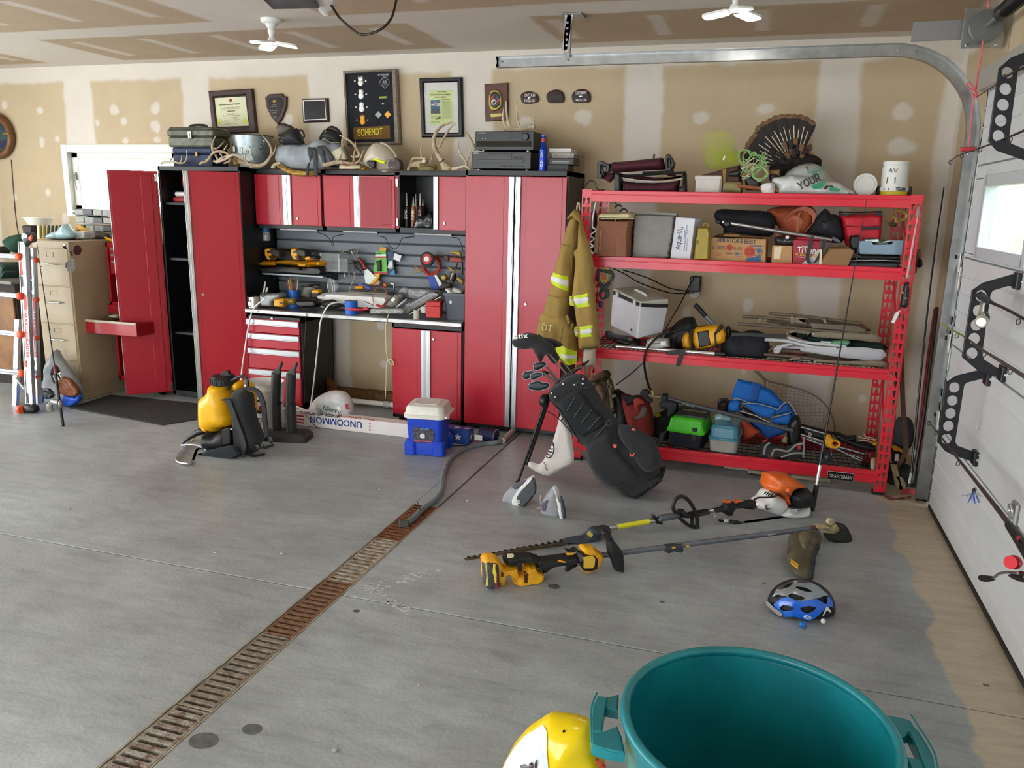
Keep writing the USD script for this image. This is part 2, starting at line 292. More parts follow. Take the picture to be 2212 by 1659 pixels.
# right wall: the stretch beside the overhead door, the header above it
us,vs=np.r_[np.arange(5.03,YB,.02),YB],np.r_[np.arange(0,ZC,.02),ZC]
def right_patch(y,z):return np.maximum(sstep(.13-np.abs(y-YB)+wob(y,z,4,.1,21),.03),sstep(z-2.68+wob(y,z,4,.08,22),.03))
m,v=grid_surface(us,vs,lambda a,b:a>99,lambda a,b:np.stack([np.full_like(a,XR),a,b],1),right_patch);m.invert()
wr=struct('wall_right',m,WALLM,var=v)
us,vs=np.arange(-.2,5.05,.05),np.linspace(2.5,ZC,20);m,v=grid_surface(us,vs,lambda a,b:a>99,lambda a,b:np.stack([np.full_like(a,XR),a,b],1),lambda a,b:sstep(.09-np.abs((a+.2)%1.22-.61)+wob(a,b,4,.1,23),.05));m.invert()
wr.add('header',m,WALLM,var=v)
wr.add('wall_core',join(box(XR+.002,XR+.15,5.03,YB+.14,0,ZC),box(XR+.002,XR+.15,-.2,5.03,2.5,ZC),box(XR,XR+.15,YF,-.2,0,ZC)),mat('d3bd9b',.9))
wr.add('door_jamb',join(box(XD+.075,XR+.15,5.005,5.028,0,2.46),box(XD+.075,XR+.15,-.2,5.0,2.462,2.498)),mat('d9d5cc',.6))
# left wall and front wall, each with a wide open doorway that lets the day in
struct('wall_left',join(box(XL-.15,XL,YF,-.6,0,ZC),box(XL-.15,XL,4.7,YB+.14,0,ZC),box(XL-.15,XL,-.6,4.7,2.45,ZC)),mat('d9cdb8',.9))
struct('wall_front',join(box(XL,-7.0,YF-.15,YF,0,ZC),box(-.6,XR+.15,YF-.15,YF,0,ZC),box(-7.0,-.6,YF-.15,YF,2.45,ZC)),mat('d9cdb8',.9))

# ---------------------------------------------------------------- floor: four slabs with sawn joints and a drain channel between them
def floor_mat():
    N={'g':('geometry',{}),'s':('separate_xyz',{}),'n1':('noise_texture',{'scale':1.1,'detail':7.0,'roughness':.62}),'n2':('noise_texture',{'scale':7.0,'detail':8.0,'roughness':.7,'distortion':.6}),'n3':('noise_texture',{'scale':70.0,'detail':4.0}),'mp':('mapping',{'scale':(.55,2.4,1.0)}),
         'r1':('rgb_ramp',{'ramp':[(.28,lin('85898a')),(.5,lin('9ca2a3')),(.72,lin('b2babd'))]}),'r2':('rgb_ramp',{'ramp':[(.3,(.62,.63,.64)),(.5,(1.,1.,1.)),(.72,(1.3,1.28,1.24))]}),'r3':('rgb_ramp',{'ramp':[(.3,(.88,.88,.88)),(.7,(1.08,1.08,1.08))]}),
         'm1':('mix_color',{'blend_type':'multiply','fac':.55}),'m2':('mix_color',{'blend_type':'multiply','fac':.8}),
         # the pale apron by the overhead door has never been wetted: its ragged edge runs along the door
         'e1':('noise_texture',{'scale':2.6,'detail':6.0}),'e2':('math',{'math_type':'multiply_add','value2':.34}),'e3':('math',{'math_type':'subtract','value2':.965}),'e4':('math',{'math_type':'multiply','value2':60.0,'use_clamp':True}),'m3':('mix_color',{}),'r4':('rgb_ramp',{'ramp':[(.3,lin('a89d89')),(.7,lin('cabda6'))]}),
         'r5':('rgb_ramp',{'ramp':[(.25,(.30,.30,.30)),(.75,(.52,.52,.52))]}),'b':('bump',{'strength':.10,'distance':.01}),'p':('principled_bsdf',{'specular_ior_level':.45})}
    L=[('g.position','s.vector'),('g.position','n1.vector'),('g.position','mp.vector'),('mp.vector','n2.vector'),('g.position','n3.vector'),('n1.fac','r1.fac'),('n2.fac','r2.fac'),('n3.fac','r3.fac'),('r1.color','m1.a'),('r2.color','m1.b'),('m1.result','m2.a'),('r3.color','m2.b'),
         ('g.position','e1.vector'),('e1.fac','e2.value1'),('s.x','e2.value3'),('e2.value','e3.value1'),('e3.value','e4.value1'),('e4.value','m3.fac'),('m2.result','m3.a'),('n2.fac','r4.fac'),('r4.color','m3.b'),('m3.result','p.base_color'),
         ('n1.fac','r5.fac'),('r5.color','p.roughness'),('n3.fac','b.height'),('b.normal','p.normal')]
    N['s']=('separate_xyz',{});return usdkit.material(stage,'/World/Looks/concrete',N,L,surface='p.BSDF')
FLM=floor_mat();DX0,DX1,DY,JY=-1.812,-1.655,4.005,2.885
fl=struct('floor',box(XL-.15,XR+.15,YF-.15,YB,-.3,-.12),mat('6a6a66',.9));g=.0035
for a in((XL-.15,DX0,YF-.15,JY-g),(DX1,XR+.02,YF-.15,JY-g),(XL-.15,DX0,JY+g,YB),(DX1+.0,XR+.02,JY+g,YB)):
    fl.add('slab',box(a[0],a[1],a[2],a[3],-.12,0,.0025),FLM)
fl.add('slab',box(DX0+.0,DX1-.012,DY,YB,-.12,-.0001,.002),FLM)
fl.add('drain_channel',join(box(DX0,DX1,YF,DY,-.12,-.11,.001)),mat('2a2522',.9))
ge=mat('b9b4a4',.55,.3,var=.35,vs=14,c2='8c7c64')
for a in(DX0,DX1-.006):fl.add('drain_edge',box(a,a+.006,YF,DY,-.1,.0012,.0005),ge,label='pale metal edge of the drain channel')
# flecks of white paint scuffed onto the slab
fk=[]
for k in range(150):
    t,s=rnd.random(),rnd.random();a=flo(780+170*t,1275-45*t+rnd.uniform(-8,10),.0002)if k<75 else flo(790+95*t,1265+58*t+rnd.uniform(-9,9),.0002);r=rnd.uniform(.003,.017)*(.5 if s<.6 else 1)
    q=disc(r,7,sy=rnd.uniform(.25,.8))*rng.uniform(.5,1.2,(7,1));fk.append(rot(bev(Z(0),sg.Polygon(q).convex_hull,.0004,0),rnd.uniform(-20,60)));fk[-1]=mov(fk[-1],a[0],a[1],.0006)
fl.add('paint_fleck',fk,mat('cfcfc9',.8),kind='stuff')
st=[]
for px,py,r in((610,1197,.012),(330,970,.008),(150,1100,.01),(1640,1040,.009),(465,1195,.012),(1010,1083,.012),(820,1058,.01),(724,1622,.012),(278,1078,.007),(1030,1450,.006),(1985,1480,.008),(905,1480,.007)):
    p=flo(px,py);st.append(blob((p[0],p[1],r*.3),(r,r*.7,r*.45),amp=.4,seed=px,sub=1))
fl.add('floor_debris',st,mat('b3b0a6',.8,var=.6,vs=30),kind='stuff')
st=[]
for px,py,r in((1197,1267,.03),(440,1600,.05),(545,1575,.035),(2130,1480,.012),(1430,1300,.012),(770,1320,.016),(1180,920,.01),(1650,1260,.01)):
    p=flo(px,py);st.append(bev(Z(.0006),disc(r,14,p[0],p[1],sy=.8),.0004,0))
fl.add('oil_spot',st,mat('5d615f',.35,var=.4,vs=40),kind='stuff')

# ---------------------------------------------------------------- slotted drain gratings, one casting after another
gsec=[('nearest, with rust along one side','a8a49a','6b4a38'),('second from the camera, worn to bare grey-brown iron','9a8f80','6e6358'),('middle, brown with thick rust','8a6a50','6a4836'),('second from the far end, pale worn metal with rust specks','b3aea2','8c7258'),('at the far end, rust-red under the grey hose','8a5a3c','5e3a26')]
for k,(lab,c1,c2)in enumerate(gsec):
    y0=1.505+.5*k;y1=y0+.494;xa,xb=DX0+.009,DX1-.009
    hs=[sg.LineString([(xa+.022,y),(xb-.022,y)]).buffer(.0092,quad_segs=3)for y in np.arange(y0+.021,y1-.01,.0352)]
    t=thing('drain_grate',f'slotted iron drain grate, {lab}','drain grate','drain gratings in the floor')
    t.add('grate',bev(Z(-.001),sg.Polygon(rect(xa,xb,y0,y1)).difference(shapely.union_all(hs)),.022,.0018),mat(c1,.62,.35,var=.9,vs=26 if k!=2 else 40,c2=c2,bump=.5,bs=150),sm=False)

# ---------------------------------------------------------------- the window in the back wall
wt=mat('e6e6df',.35);t=struct('window_1',join(*[box(a,b,YB-.016,YB+.09,c,d)for a,b,c,d in((WIN[0]-.035,WIN[0]+.03,WIN[2]-.035,WIN[3]+.035),(WIN[1]-.03,WIN[1]+.035,WIN[2]-.035,WIN[3]+.035),(WIN[0]+.03,WIN[1]-.03,WIN[3]-.03,WIN[3]+.035),(WIN[0]+.03,WIN[1]-.03,WIN[2]-.035,WIN[2]+.02))]),wt,'white framed window in the back wall behind the open locker door')
sx0,sx1,sz0,sz1=WIN[0]+.035,WIN[1]-.035,WIN[2]+.025,WIN[3]-.035
t.add('sash',join(*[box(a,b,YB+.03,YB+.075,c,d,.006)for a,b,c,d in((sx0,sx0+.075,sz0,sz1),(sx1-.06,sx1,sz0,sz1),(sx0,sx1,sz1-.05,sz1),(sx0,sx1,sz0,sz0+.05))]),wt)
t.add('pane',box(sx0+.07,sx1-.055,YB+.05,YB+.054,sz0+.045,sz1-.045,.0),mat('ffffff',.02,thin=(.0,.97,.99,.98)))
t.add('latch',join(box(sx0+.025,sx0+.05,YB+.015,YB+.03,1.83,1.9),tube([(sx0+.038,YB+.012,1.88),(sx0+.05,YB+.0,1.82),(sx0+.06,YB+.0,1.74)],[.008,.008,.005],6)),mat('8d8f8c',.4,.4),label='grey window latch')
# ---------------------------------------------------------------- overhead door in the right wall
DW=mat('cfd2d3',.38,var=.05,vs=6,bump=.05,bs=120);H=.4872;wy0,wy1,wz0,wz1=3.93,4.735,1.525,1.852
dr=struct('door_1',box(XD+.03,XD+.05,.15,5.0,.004,2.44),mat('c4c8ca',.6),'white sectional overhead door with ribbed panels')
dr.mesh=join(box(XD+.03,XD+.05,.15,5.0,.004,wz0),box(XD+.03,XD+.05,.15,5.0,wz1,2.44),box(XD+.03,XD+.05,wy1,5.0,wz0,wz1),box(XD+.03,XD+.05,.15,wy0,wz0,wz1))
def ribbed(y0,y1,z0,z1):
    n=max(1,round((z1-z0)/.0975));p=[(z0+.002,XD+.03),(z0+.004,XD+.002),(z0+.008,XD)]
    for k in range(1,n):z=z0+(z1-z0)*k/n;p+=[(z-.007,XD),(z-.003,XD-.0045),(z+.003,XD-.0045),(z+.007,XD)]
    p+=[(z1-.008,XD),(z1-.004,XD+.002),(z1-.002,XD+.03)];v=np.array([[(x,y0,z)for z,x in p],[(x,y1,z)for z,x in p]]);m=_loft(v,True,True);return m
for k in range(5):
    a,b=k*H+.006,(k+1)*H+.004
    dr.add('panel',ribbed(.15,4.995,a,b)if k!=3 else join(ribbed(.15,4.995,a,wz0-.03),ribbed(.15,4.995,wz1+.03,b),box(XD,XD+.03,wy1+.03,4.995,wz0-.03,wz1+.03,.002),box(XD,XD+.03,.15,wy0-.03,wz0-.03,wz1+.03,.002)),DW,sm=False)
dr.add('window_frame',join(*[box(XD-.008,XD+.05,a,b,c,d)for a,b,c,d in((wy0-.045,wy0+.012,wz0-.045,wz1+.045),(wy1-.012,wy1+.045,wz0-.045,wz1+.045),(wy0,wy1,wz1-.012,wz1+.045),(wy0,wy1,wz0-.045,wz0+.012))]),mat('b9bdc0',.45))
dr.add('pane',box(XD+.036,XD+.04,wy0,wy1,wz0,wz1,0),mat('ffffff',.02,thin=(.0,.95,.99,1.0)))
dr.add('bottom_seal',box(XD-.004,XD+.05,.15,4.995,.0,.03,.004),mat('1c1a18',.7),label='black rubber seal under the door')
dr.add('strut',bev(Pl.raw((0,4.96,0),(1,0,0),(0,0,1)),[(XD-.002,2.33),(XD-.055,2.345),(XD-.055,2.43),(XD-.05,2.43),(XD-.05,2.35),(XD-.002,2.336)],.0,0)if 0 else join(box(XD-.06,XD-.055,.2,4.97,2.33,2.43,.001),box(XD-.06,XD,.2,4.97,2.428,2.432,.001),box(XD-.06,XD,.2,4.97,2.328,2.332,.001)),mat('b4b1a8',.45,.5),label='steel strut along the top of the door')
# ================================================================ red storage lockers, wall cabinets, workbench
RED=mat('b0122a',.34,var=.06,vs=5,bump=.03,bs=200,coat=.15);RED2=mat('a30f26',.4);BLK=mat('121315',.42,bump=.04,bs=180);ALU=mat('c9ccce',.28,.85,var=.12,vs=3);CHR=mat('d5d5d2',.18,1.0)
BLKP=mat('17181a',.5);RUB=mat('1b1b1c',.75);STL=mat('b4b6b4',.33,.9,var=.25,vs=7)
def door_leaf(o,ang,w,z0,z1,alu_at_end=True,inside=False):
    """a folded steel door hinged at o: (leaf, aluminium grip); ang is the way the leaf points"""
    d=np.array([math.cos(math.radians(ang)),math.sin(math.radians(ang)),0])
    lf=join(box(0,w,-.02,0,z0,z1,.002),box(.03,w-.075,-.0225,-.02,z0+.004,z1-.004,.0012))
    inn=box(.012,w-.012,0,.006,z0+.012,z1-.012,.001),box(.05,.13,.006,.012,z0+.03,z1-.03,.002)
    al=join(box(w-.036,w-.001,-.034,-.0195,z0+.001,z1-.001,.003),box(w-.001,w+.003,-.034,.004,z0+.001,z1-.001,.0008),box(w-.022,w-.016,-.0355,-.033,z0+.004,z1-.004,.0007))
    return[mov(rot(m,ang),*o)for m in(lf,al,join(*inn))]
def leaf(t,name,o,ang,w,z0,z1,flip=False,lock=None):
    """flip mirrors the leaf so that its outside keeps facing the room when it is hinged on the right"""
    a,b,c=door_leaf((0,0,0),0,w,z0,z1);M=np.eye(4)
    if flip:M[0,0]=-1
    out=[]
    for m in(a,b,c):
        m=m.copy();m.apply_transform(M);out.append(mov(rot(m,ang),*o))
    p=t.add(name,out[0],RED);p.add('grip',out[1],ALU,label='brushed aluminium grip strip');p.add('inner_panel',out[2],RED2)
    if lock is not None:
        k=cyl((0,-.022,0),(0,-.03,0),.011,14,.002);k.apply_translation(((w-lock[0])*(-1 if flip else 1),0,lock[1]));p.add('lock',mov(rot(k,ang),*o),CHR)
    return p
def carcass(x0,x1,y0,y1,z0,z1,t=.018):return join(box(x0,x0+t,y0,y1,z0,z1,.001),box(x1-t,x1,y0,y1,z0,z1,.001),box(x0,x1,y0,y1,z1-.035,z1,.001),box(x0,x1,y0,y1,z0,z0+.04,.001),box(x0,x1,y1-.01,y1,z0,z1,.001))
def feet(x0,x1,y0,y1,z):return[cyl((x,y,0),(x,y,z),.02,10,.002)for x in(x0+.05,x1-.05)for y in(y0+.05,y1-.05)]
# closed locker on the right
t=thing('storage_locker','closed tall red two-door locker beside the red rack, jacket in front of its edge','locker','tall red lockers')
t.add('carcass',carcass(-2.112,-1.345,5.602,6.1,.02,1.93),BLK,sm=False)
leaf(t,'door',(-2.102,5.6,0),0,.366,.05,1.888);leaf(t,'door',(-1.353,5.6,0),0,.366,.05,1.888,True,(.09,.99))
for f in feet(-2.112,-1.345,5.602,6.1,.022):t.add('foot',f,BLKP)
# open locker on the left
t=thing('storage_locker','tall red locker standing open, both doors swung out, tool cases inside','locker','tall red lockers')
t.add('carcass',carcass(-4.802,-4.018,5.602,6.1,.02,1.94),BLK,sm=False)
SH=[wal(370,437,5.66)[2],wal(370,556,5.66)[2],wal(390,716,5.66)[2]]
for z in SH:t.add('shelf',box(-4.78,-4.04,5.64,6.085,z-.022,z,.002),mat('1c1d1f',.5))

# left leaf: opened past the side wall, its inside towards the room
def swung(t,hx,hy,fx,fy,z0,z1,room_inside,lock=None):
    w=math.hypot(fx-hx,fy-hy);ang=math.degrees(math.atan2(fy-hy,fx-hx));a,b,c=door_leaf((0,0,0),0,w,z0,z1);M=np.eye(4)
    n=np.array([math.sin(math.radians(ang)),-math.cos(math.radians(ang))]);tocam=np.array([-hx,-hy])@n>0
    if tocam==room_inside:M[1,1]=-1
    ms=[]
    for m in(a,b,c):m=m.copy();m.apply_transform(M);ms.append(mov(rot(m,ang),hx,hy,0))
    p=t.add('door',ms[0],RED);p.add('grip',ms[1],ALU,label='brushed aluminium grip strip');p.add('inner_panel',ms[2],RED2 if room_inside else RED2)
    if lock:k=cyl((w-lock[0],-.022*M[1,1],lock[1]),(w-lock[0],-.03*M[1,1],lock[1]),.01,14);p.add('lock',mov(rot(k,ang),hx,hy,0),CHR)
    for z in(z0+.05,z1-.05):k=box(.004,.022,.004*M[1,1]-.008,.004*M[1,1]+.008,z-.03,z+.03,.002);p.add('hinge',mov(rot(k,ang),hx,hy,0),CHR)
    return p
swung(t,-4.80,5.59,-5.055,5.325,.05,1.897,True);swung(t,-4.02,5.59,-4.345,5.345,.05,1.897,False,(.085,.94))
for f in feet(-4.802,-4.018,5.602,6.1,.022):t.add('foot',f,BLKP)
# wall cabinets
UY=5.79
def cab(label,x0,x1,z0,z1,y0,y1,dz0,dz1,doors,grp,lock=None):
    t=thing('wall_cabinet' if z0>1 else 'base_cabinet',label,'cabinet',grp);t.add('carcass',carcass(x0,x1,y0,y1,z0,z1),BLK,sm=False)
    w=(x1-x0)/2-.012
    if doors[0]=='c':leaf(t,'door',(x0+.01,y0-.002,0),0,w,dz0,dz1)
    if doors[0]=='o':swung(t,x0+.01,y0-.002,x0-w*.985+.01,y0-.08,dz0,dz1,True)
    if doors[1]=='c':leaf(t,'door',(x1-.01,y0-.002,0),0,w,dz0,dz1,True,lock)
    return t
G='red wall cabinets above the workbench'
cab('red two-door wall cabinet next to the open locker',-4.014,-3.388,1.462,1.93,UY,6.11,1.492,1.888,'cc',G,(.085,1.545))
cab('middle red wall cabinet, partly covered by the open door of its neighbour',-3.384,-2.745,1.462,1.93,UY,6.11,1.492,1.888,'cc',G,(.085,1.545))
cab('red wall cabinet with its left door swung open showing caulk tubes',-2.741,-2.116,1.462,1.93,UY,6.11,1.492,1.888,'oc',G,(.085,1.545))
t=cab('red two-door base cabinet under the right end of the steel worktop',-2.712,-2.118,.03,.785,5.602,6.08,.06,.745,'cc','base cabinets of the workbench',(.06,.68))
for f in feet(-2.712,-2.118,5.602,6.08,.032):t.add('foot',f,BLKP)
# drawer cabinet
t=thing('drawer_cabinet','red four-drawer cabinet with aluminium pulls under the left end of the worktop','cabinet','base cabinets of the workbench')
t.add('carcass',carcass(-4.012,-3.492,5.582,6.06,.03,.768),BLK,sm=False);zz=[wal(540,q,5.56)[2]for q in(687,717.5,749.5,794.5,868)]
for k in range(4):
    z1,z0=zz[k],zz[k+1]+.004;p=t.add('drawer',join(box(-3.998,-3.51,5.562,5.582,z0,z1,.002),box(-3.99,-3.518,5.5595,5.562,z0+.003,z1-.055,.001)),RED);p.add('pull',join(box(-3.998,-3.51,5.548,5.562,z1-.046,z1-.004,.004),box(-3.998,-3.51,5.545,5.549,z1-.05,z1-.043,.001)),ALU,label='aluminium pull strip')
t.add('lock',cyl((wal(588,683,5.58)[0],5.582,.75),(wal(588,683,5.58)[0],5.572,.75),.012,14,.002),CHR)
for f in feet(-4.012,-3.492,5.582,6.06,.032):t.add('foot',f,BLKP)
# worktop and slat wall
WT=.822
t=solo('worktop',join(box(-4.014,-2.118,5.56,6.1,WT-.036,WT,.006)),STL,'long scratched stainless steel worktop of the workbench','worktop')
t=thing('slat_wall','grey slatted panel on the wall above the workbench','slat wall');t.add('backing',box(-4.01,-2.12,6.075,6.112,.83,1.46,.001),mat('3c4146',.6))
for k in range(7):z=.835+k*.0885;t.add('slat',box(-4.008,-2.122,6.05,6.076,z,z+.079,.006),mat('6b737b',.42,var=.1,vs=4))
# ================================================================ the red steel rack
RY0,RY1,RX0,RX1,RZ=5.13,5.745,-1.145,.826,1.8
RK=mat('d31a32',.36,var=.06,vs=6,coat=.2);t=rack=thing('steel_rack','big red four-shelf steel rack loaded with camping and fishing gear','rack')
def tear(cx,cz,s):return[(cx+s*a,cz+b)for a,b in((-.010,.02),(.009,.02),(.010,.014),(.001,-.02),(-.005,-.02))]
def flange(o,n,w,flip=False):
    g=sg.Polygon(rect(0,w,.012,RZ));hs=[]
    for k,z in enumerate(np.arange(.07,RZ-.02,.0572)):
        if k%8 in(1,):hs+=[sg.Point(w*.3,z).buffer(.006,quad_segs=2),sg.Polygon(tear(w*.72,z,-1))]
        else:hs+=[sg.Polygon(tear(w*.28,z,1)),sg.Polygon(tear(w*.72,z,-1))]
    return bev(Pl.raw(o,n,(0,0,1)),g.difference(shapely.union_all(hs)),.0025,0)
for x0,sx in((RX0,1),(RX1,-1)):
    for y0,sy in((RY0,1),(RY1,-1)):
        f1=flange((min(x0,x0+sx*.064),y0 if sy>0 else y0-.0,0),(1,0,0),.064);f2=flange((x0 if sx>0 else x0+.0025,y0 if sy<0 else y0+.05,0),(0,-1,0),.05)if 1 else None
        t.add('post',join(f1,f2),RK,sm=False);t.add('foot_cap',box(min(x0,x0+sx*.064)-.004,max(x0,x0+sx*.064)+.004,min(y0,y0+sy*.05)-.004,max(y0,y0+sy*.05)+.004,0,.02,.003),RUB)
BZ=[(.074,.15),(.72,.784),(1.315,1.387),(1.727,1.796)]
def beam(z0,z1,y,s):
    h=z1-z0;p=[(y,z0),(y,z0+.58*h),(y+s*.004,z0+.61*h),(y+s*.004,z0+.66*h),(y+s*.001,z0+.69*h),(y+s*.001,z1-.003),(y+s*.004,z1),(y+s*.03,z1),(y+s*.03,z1-.015),(y+s*.045,z1-.015),(y+s*.045,z0+.003),(y+s*.042,z0)]
    v=np.array([[(x,a,b)for a,b in p]for x in(RX0+.0645,RX1-.0645)]);return _loft(v)
for z0,z1 in BZ:
    t.add('beam',beam(z0,z1,RY0+.0,1),RK,sm=25);t.add('beam',beam(z0,z1,RY1,-1),RK,sm=25)
    for x in(RX0+.02,RX1-.024):t.add('side_brace',box(x,x+.004,RY0+.04,RY1-.04,z0+.01,z1-.01,.001),RK)
    wires=[box(x-.0022,x+.0022,RY0+.03,RY1-.03,z1-.012,z1-.007,0)for x in np.arange(RX0+.09,RX1-.06,.031)]+[box(RX0+.07,RX1-.07,y-.0025,y+.0025,z1-.016,z1-.0115,0)for y in np.arange(RY0+.08,RY1-.04,.075)]
    t.add('wire_deck',wires,mat('1d1d20',.45,.4),kind='stuff',label='black wire shelf deck',sm=False)
    for x in(-.52,.2):t.add('cross_bar',box(x,x+.035,RY0+.045,RY1-.045,z0+.02,z1-.018,.001),RK)
for x in(RX0+.012,RX1-.016):
    for a,b in((.2,.66),(.86,1.26),(1.44,1.68)):t.add('diagonal_brace',tube([(x,RY0+.05,a),(x,RY1-.05,b)],.007,6),RK)
a,b=wal(1788,1026,RY0),wal(1843,1033,RY0);bp=t.add('name_plate',box(a[0],b[0],RY0-.004,RY0-.0003,a[2]-.022,a[2]+.024,.002),mat('101012',.3),label='black name plate with silver lettering')
bp.add('lettering',text('CRAFTSMAN',.02,(a[0]+.006,RY0-.004,a[2]-.011),w=b[0]-a[0]-.012),mat('e6e6e2',.3,.3));bp.add('rim',join(box(a[0]-.003,b[0]+.003,RY0-.003,RY0-.0002,a[2]+.024,a[2]+.029,.001),box(a[0]-.003,a[0],RY0-.003,RY0-.0002,a[2]-.022,a[2]+.024,.001),box(b[0],b[0]+.003,RY0-.003,RY0-.0002,a[2]-.022,a[2]+.024,.001)),mat('d8d8d4',.3,.6))
# ================================================================ shorthands used for every object from here on
def sh(pl,pts,d,c=.004):return bev(pl,pl.uv(pts),d,c)
def pf(pl,pts,t,**k):return pil(pl,pl.uv(pts),t,**k)
def ln(pl,pts,r,h=0.0,sm=5,sides=8):return tube(pl.to(pl.uv(pts),h),r,sides,sm)
def onfloor(m,z=0.0):m.vertices[:,2]=np.maximum(m.vertices[:,2],z+1e-4);return m
def wrap(m,cx,cy,R,x0=0.0):
    v=np.array(m.vertices);a=(v[:,0]-x0)/R;r=R-v[:,1];return TM(np.c_[cx+r*np.sin(a),cy-r*np.cos(a),v[:,2]],m.faces)
def rtext(pl,s,px,h,w=None,lift=.001,d=.001,spin=0,bold=True):
    """lettering on the plane pl, its lower left corner at the pixel px"""
    o=pl.hit(*px)+pl.n*lift;c,k=math.cos(math.radians(spin)),math.sin(math.radians(spin));return text(s,h,o,c*pl.u+k*pl.v,-k*pl.u+c*pl.v,w,d,bold)
def rloft(layers,cx,cy,rz=0,n=4):
    """stack of rounded rectangles (sx, sy, r, z)"""
    v=np.array([np.c_[rrect(-a/2,a/2,-b/2,b/2,r),np.full(len(rrect(-a/2,a/2,-b/2,b/2,r)),z)]for a,b,r,z in layers]);return mov(rot(_loft(v),rz),cx,cy,0)
def shell(o,rad,rz,px,holes=(),h0=0.0,h1=.01,res=2.2):
    """a skin over the ellipsoid (o, rad, rz), bounded by an outline seen on it, with real openings"""
    g=sg.Polygon(px,holes);g=g if g.is_valid else g.buffer(0);g=max(polys(g),key=lambda k:k.area);rings=[np.array([r.interpolate(k).coords[0]for k in np.arange(0,r.length,res*.8)])for r in(g.exterior,*g.interiors)]
    x0,y0,x1,y1=g.bounds;xx,yy=np.meshgrid(np.arange(x0,x1,res),np.arange(y0,y1,res));q=np.stack([xx.ravel(),yy.ravel()],1);pt=shapely.points(q);q=q[shapely.contains(g,pt)&(shapely.distance(pt,g.boundary)>res*.4)]
    p=np.vstack(rings+[q]);f=Delaunay(p).simplices;f=f[shapely.contains(g,shapely.points(p[f].mean(1)))];c,s=math.cos(math.radians(rz)),math.sin(math.radians(rz));Rm=np.array([[c,s,0],[-s,c,0],[0,0,1]])
    def on(h):
        out=[];rr=np.asarray(rad)+h;e=(Rm@(EYE-np.asarray(o)))/rr
        for a in p:
            d=(Rm@ray(*a))/rr;A,B,Cc=d@d,2*d@e,e@e-1;D=B*B-4*A*Cc;t=(-B-math.sqrt(max(D,0)))/(2*A);out.append(EYE+t*ray(*a))
        return np.array(out)
    a,b=on(h1),on(h0);n=len(p);F_=[f,f[:,::-1]+n];k=0
    for r in rings:i=k+np.arange(len(r));j=k+(np.arange(len(r))+1)%len(r);F_+=[np.stack([i,j,n+j],1),np.stack([i,n+j,n+i],1)];k+=len(r)
    m=TM(np.vstack([a,b]),np.vstack(F_));m.fix_normals();return m
BK,BK2,DKG,WHT,YEL,ORG=mat('17181b',.55,bump=.1,bs=90),mat('0f1012',.4),mat('33363a',.5,var=.25,vs=20),mat('e4e4df',.4,var=.06,vs=8),mat('f0b015',.42,var=.12,vs=9,c2='c98a10'),mat('e0661c',.35,coat=.3)
FAB=mat('1d1e22',.85,bump=.35,bs=260,sheen=.15);SIL=mat('bfc2c4',.25,.95)

# ================================================================ golf bag on its legs, clubs, towel, shoes
G_=Y(4.62);g=C(1080,700,3.858);t=thing('golf_bag','black stand golf bag tilted on two thin legs in front of the red rack','golf bag')
b=onfloor(pf(G_,g(405,560,480,490,600,415,690,425,745,470,850,620,1000,830,1100,900,1200,905,1285,970,1345,1110,1330,1200,1340,1290,1240,1390,1130,1462,1030,1440,975,1385,870,1340,780,1240,715,1110,715,1030,600,900,490,720,430,640),.12,amp=.012,fr=7,s=.13,res=.02,seed=3),.004)
t.add('bag_body',b,FAB)
t.add('rim',sh(G_.off(.07),g(395,575,480,470,610,385,690,345,680,368,600,425,490,495,420,590),.2,.008),BK2)
t.add('top_cuff',pf(G_.off(.085),g(410,560,490,490,600,420,690,420,740,470,770,520,640,560,500,650,440,650),.035,s=.03,amp=.003),FAB)
t.add('mesh_panel',pf(G_.off(.11),g(515,670,540,630,650,575,700,600,770,700,870,830,690,940,600,870,540,740),.02,s=.02,sm=2),mat('14191d',.8,bump=.6,bs=500))
for k in range(5):a=560+58*k;t.add('quilt_seam',ln(G_.off(.131),g(a,720+62*k*.9,a+70+12*k,610+52*k),.003,0,1,5),BK2)
pk=t.add('side_pocket',onfloor(pf(G_.off(.115),g(720,1060,760,990,880,910,920,930,960,1010,1100,1170,1170,1270,1130,1310,980,1370,860,1320,770,1220),.035,s=.05,amp=.008,fr=9,seed=5,res=.018)),FAB)
for q in(g(950,1002,953,1025,960,1028,967,1022,968,1003),g(1083,1080,1092,1097,1102,1100,1113,1093,1116,1078)):pk.add('zip_pull',ln(G_.off(.152),q,.0045,0,4,6),mat('f26a50',.5),label='coral zip pull')
pk=t.add('ball_pocket',pf(G_.off(.105),g(985,850,1020,838,1110,850,1200,905,1280,970,1340,1110,1320,1190,1250,1230,1180,1210,1080,1060,1000,950),.045,s=.05,amp=.01,fr=9,seed=6,res=.018),FAB)
pk.add('zip_pull',ln(G_.off(.152),g(1103,888,1102,880,1115,876,1128,888),.0045,0,4,6),mat('f26a50',.5),label='coral zip pull')
t.add('zip_line',ln(G_.off(.148),g(900,905,960,1000,1040,1120,1150,1235),.003,0,4,5),BK2)
bs=onfloor(sh(G_.off(.12),g(985,1385,1335,1285,1342,1318,1290,1365,1130,1466,1060,1448),.24,.02),.003);t.add('base',bs,RUB)
for k in range(9):a=1150+20*k;t.add('base_rib',sh(G_.off(.126),g(a,1448-13.3*k,a+9,1442-13.3*k,a+12,1418-13*k,a+3,1424-13*k),.012,.002),BK2)
for q in((527,498),(620,505),(690,497),(432,575),(460,607),(692,458)):p=G_.off(.122).hit(*g(*q)[0]);t.add('rivet',cyl(p+[0,-.006,0],p+[0,.02,0],.0065,12,.002),CHR)
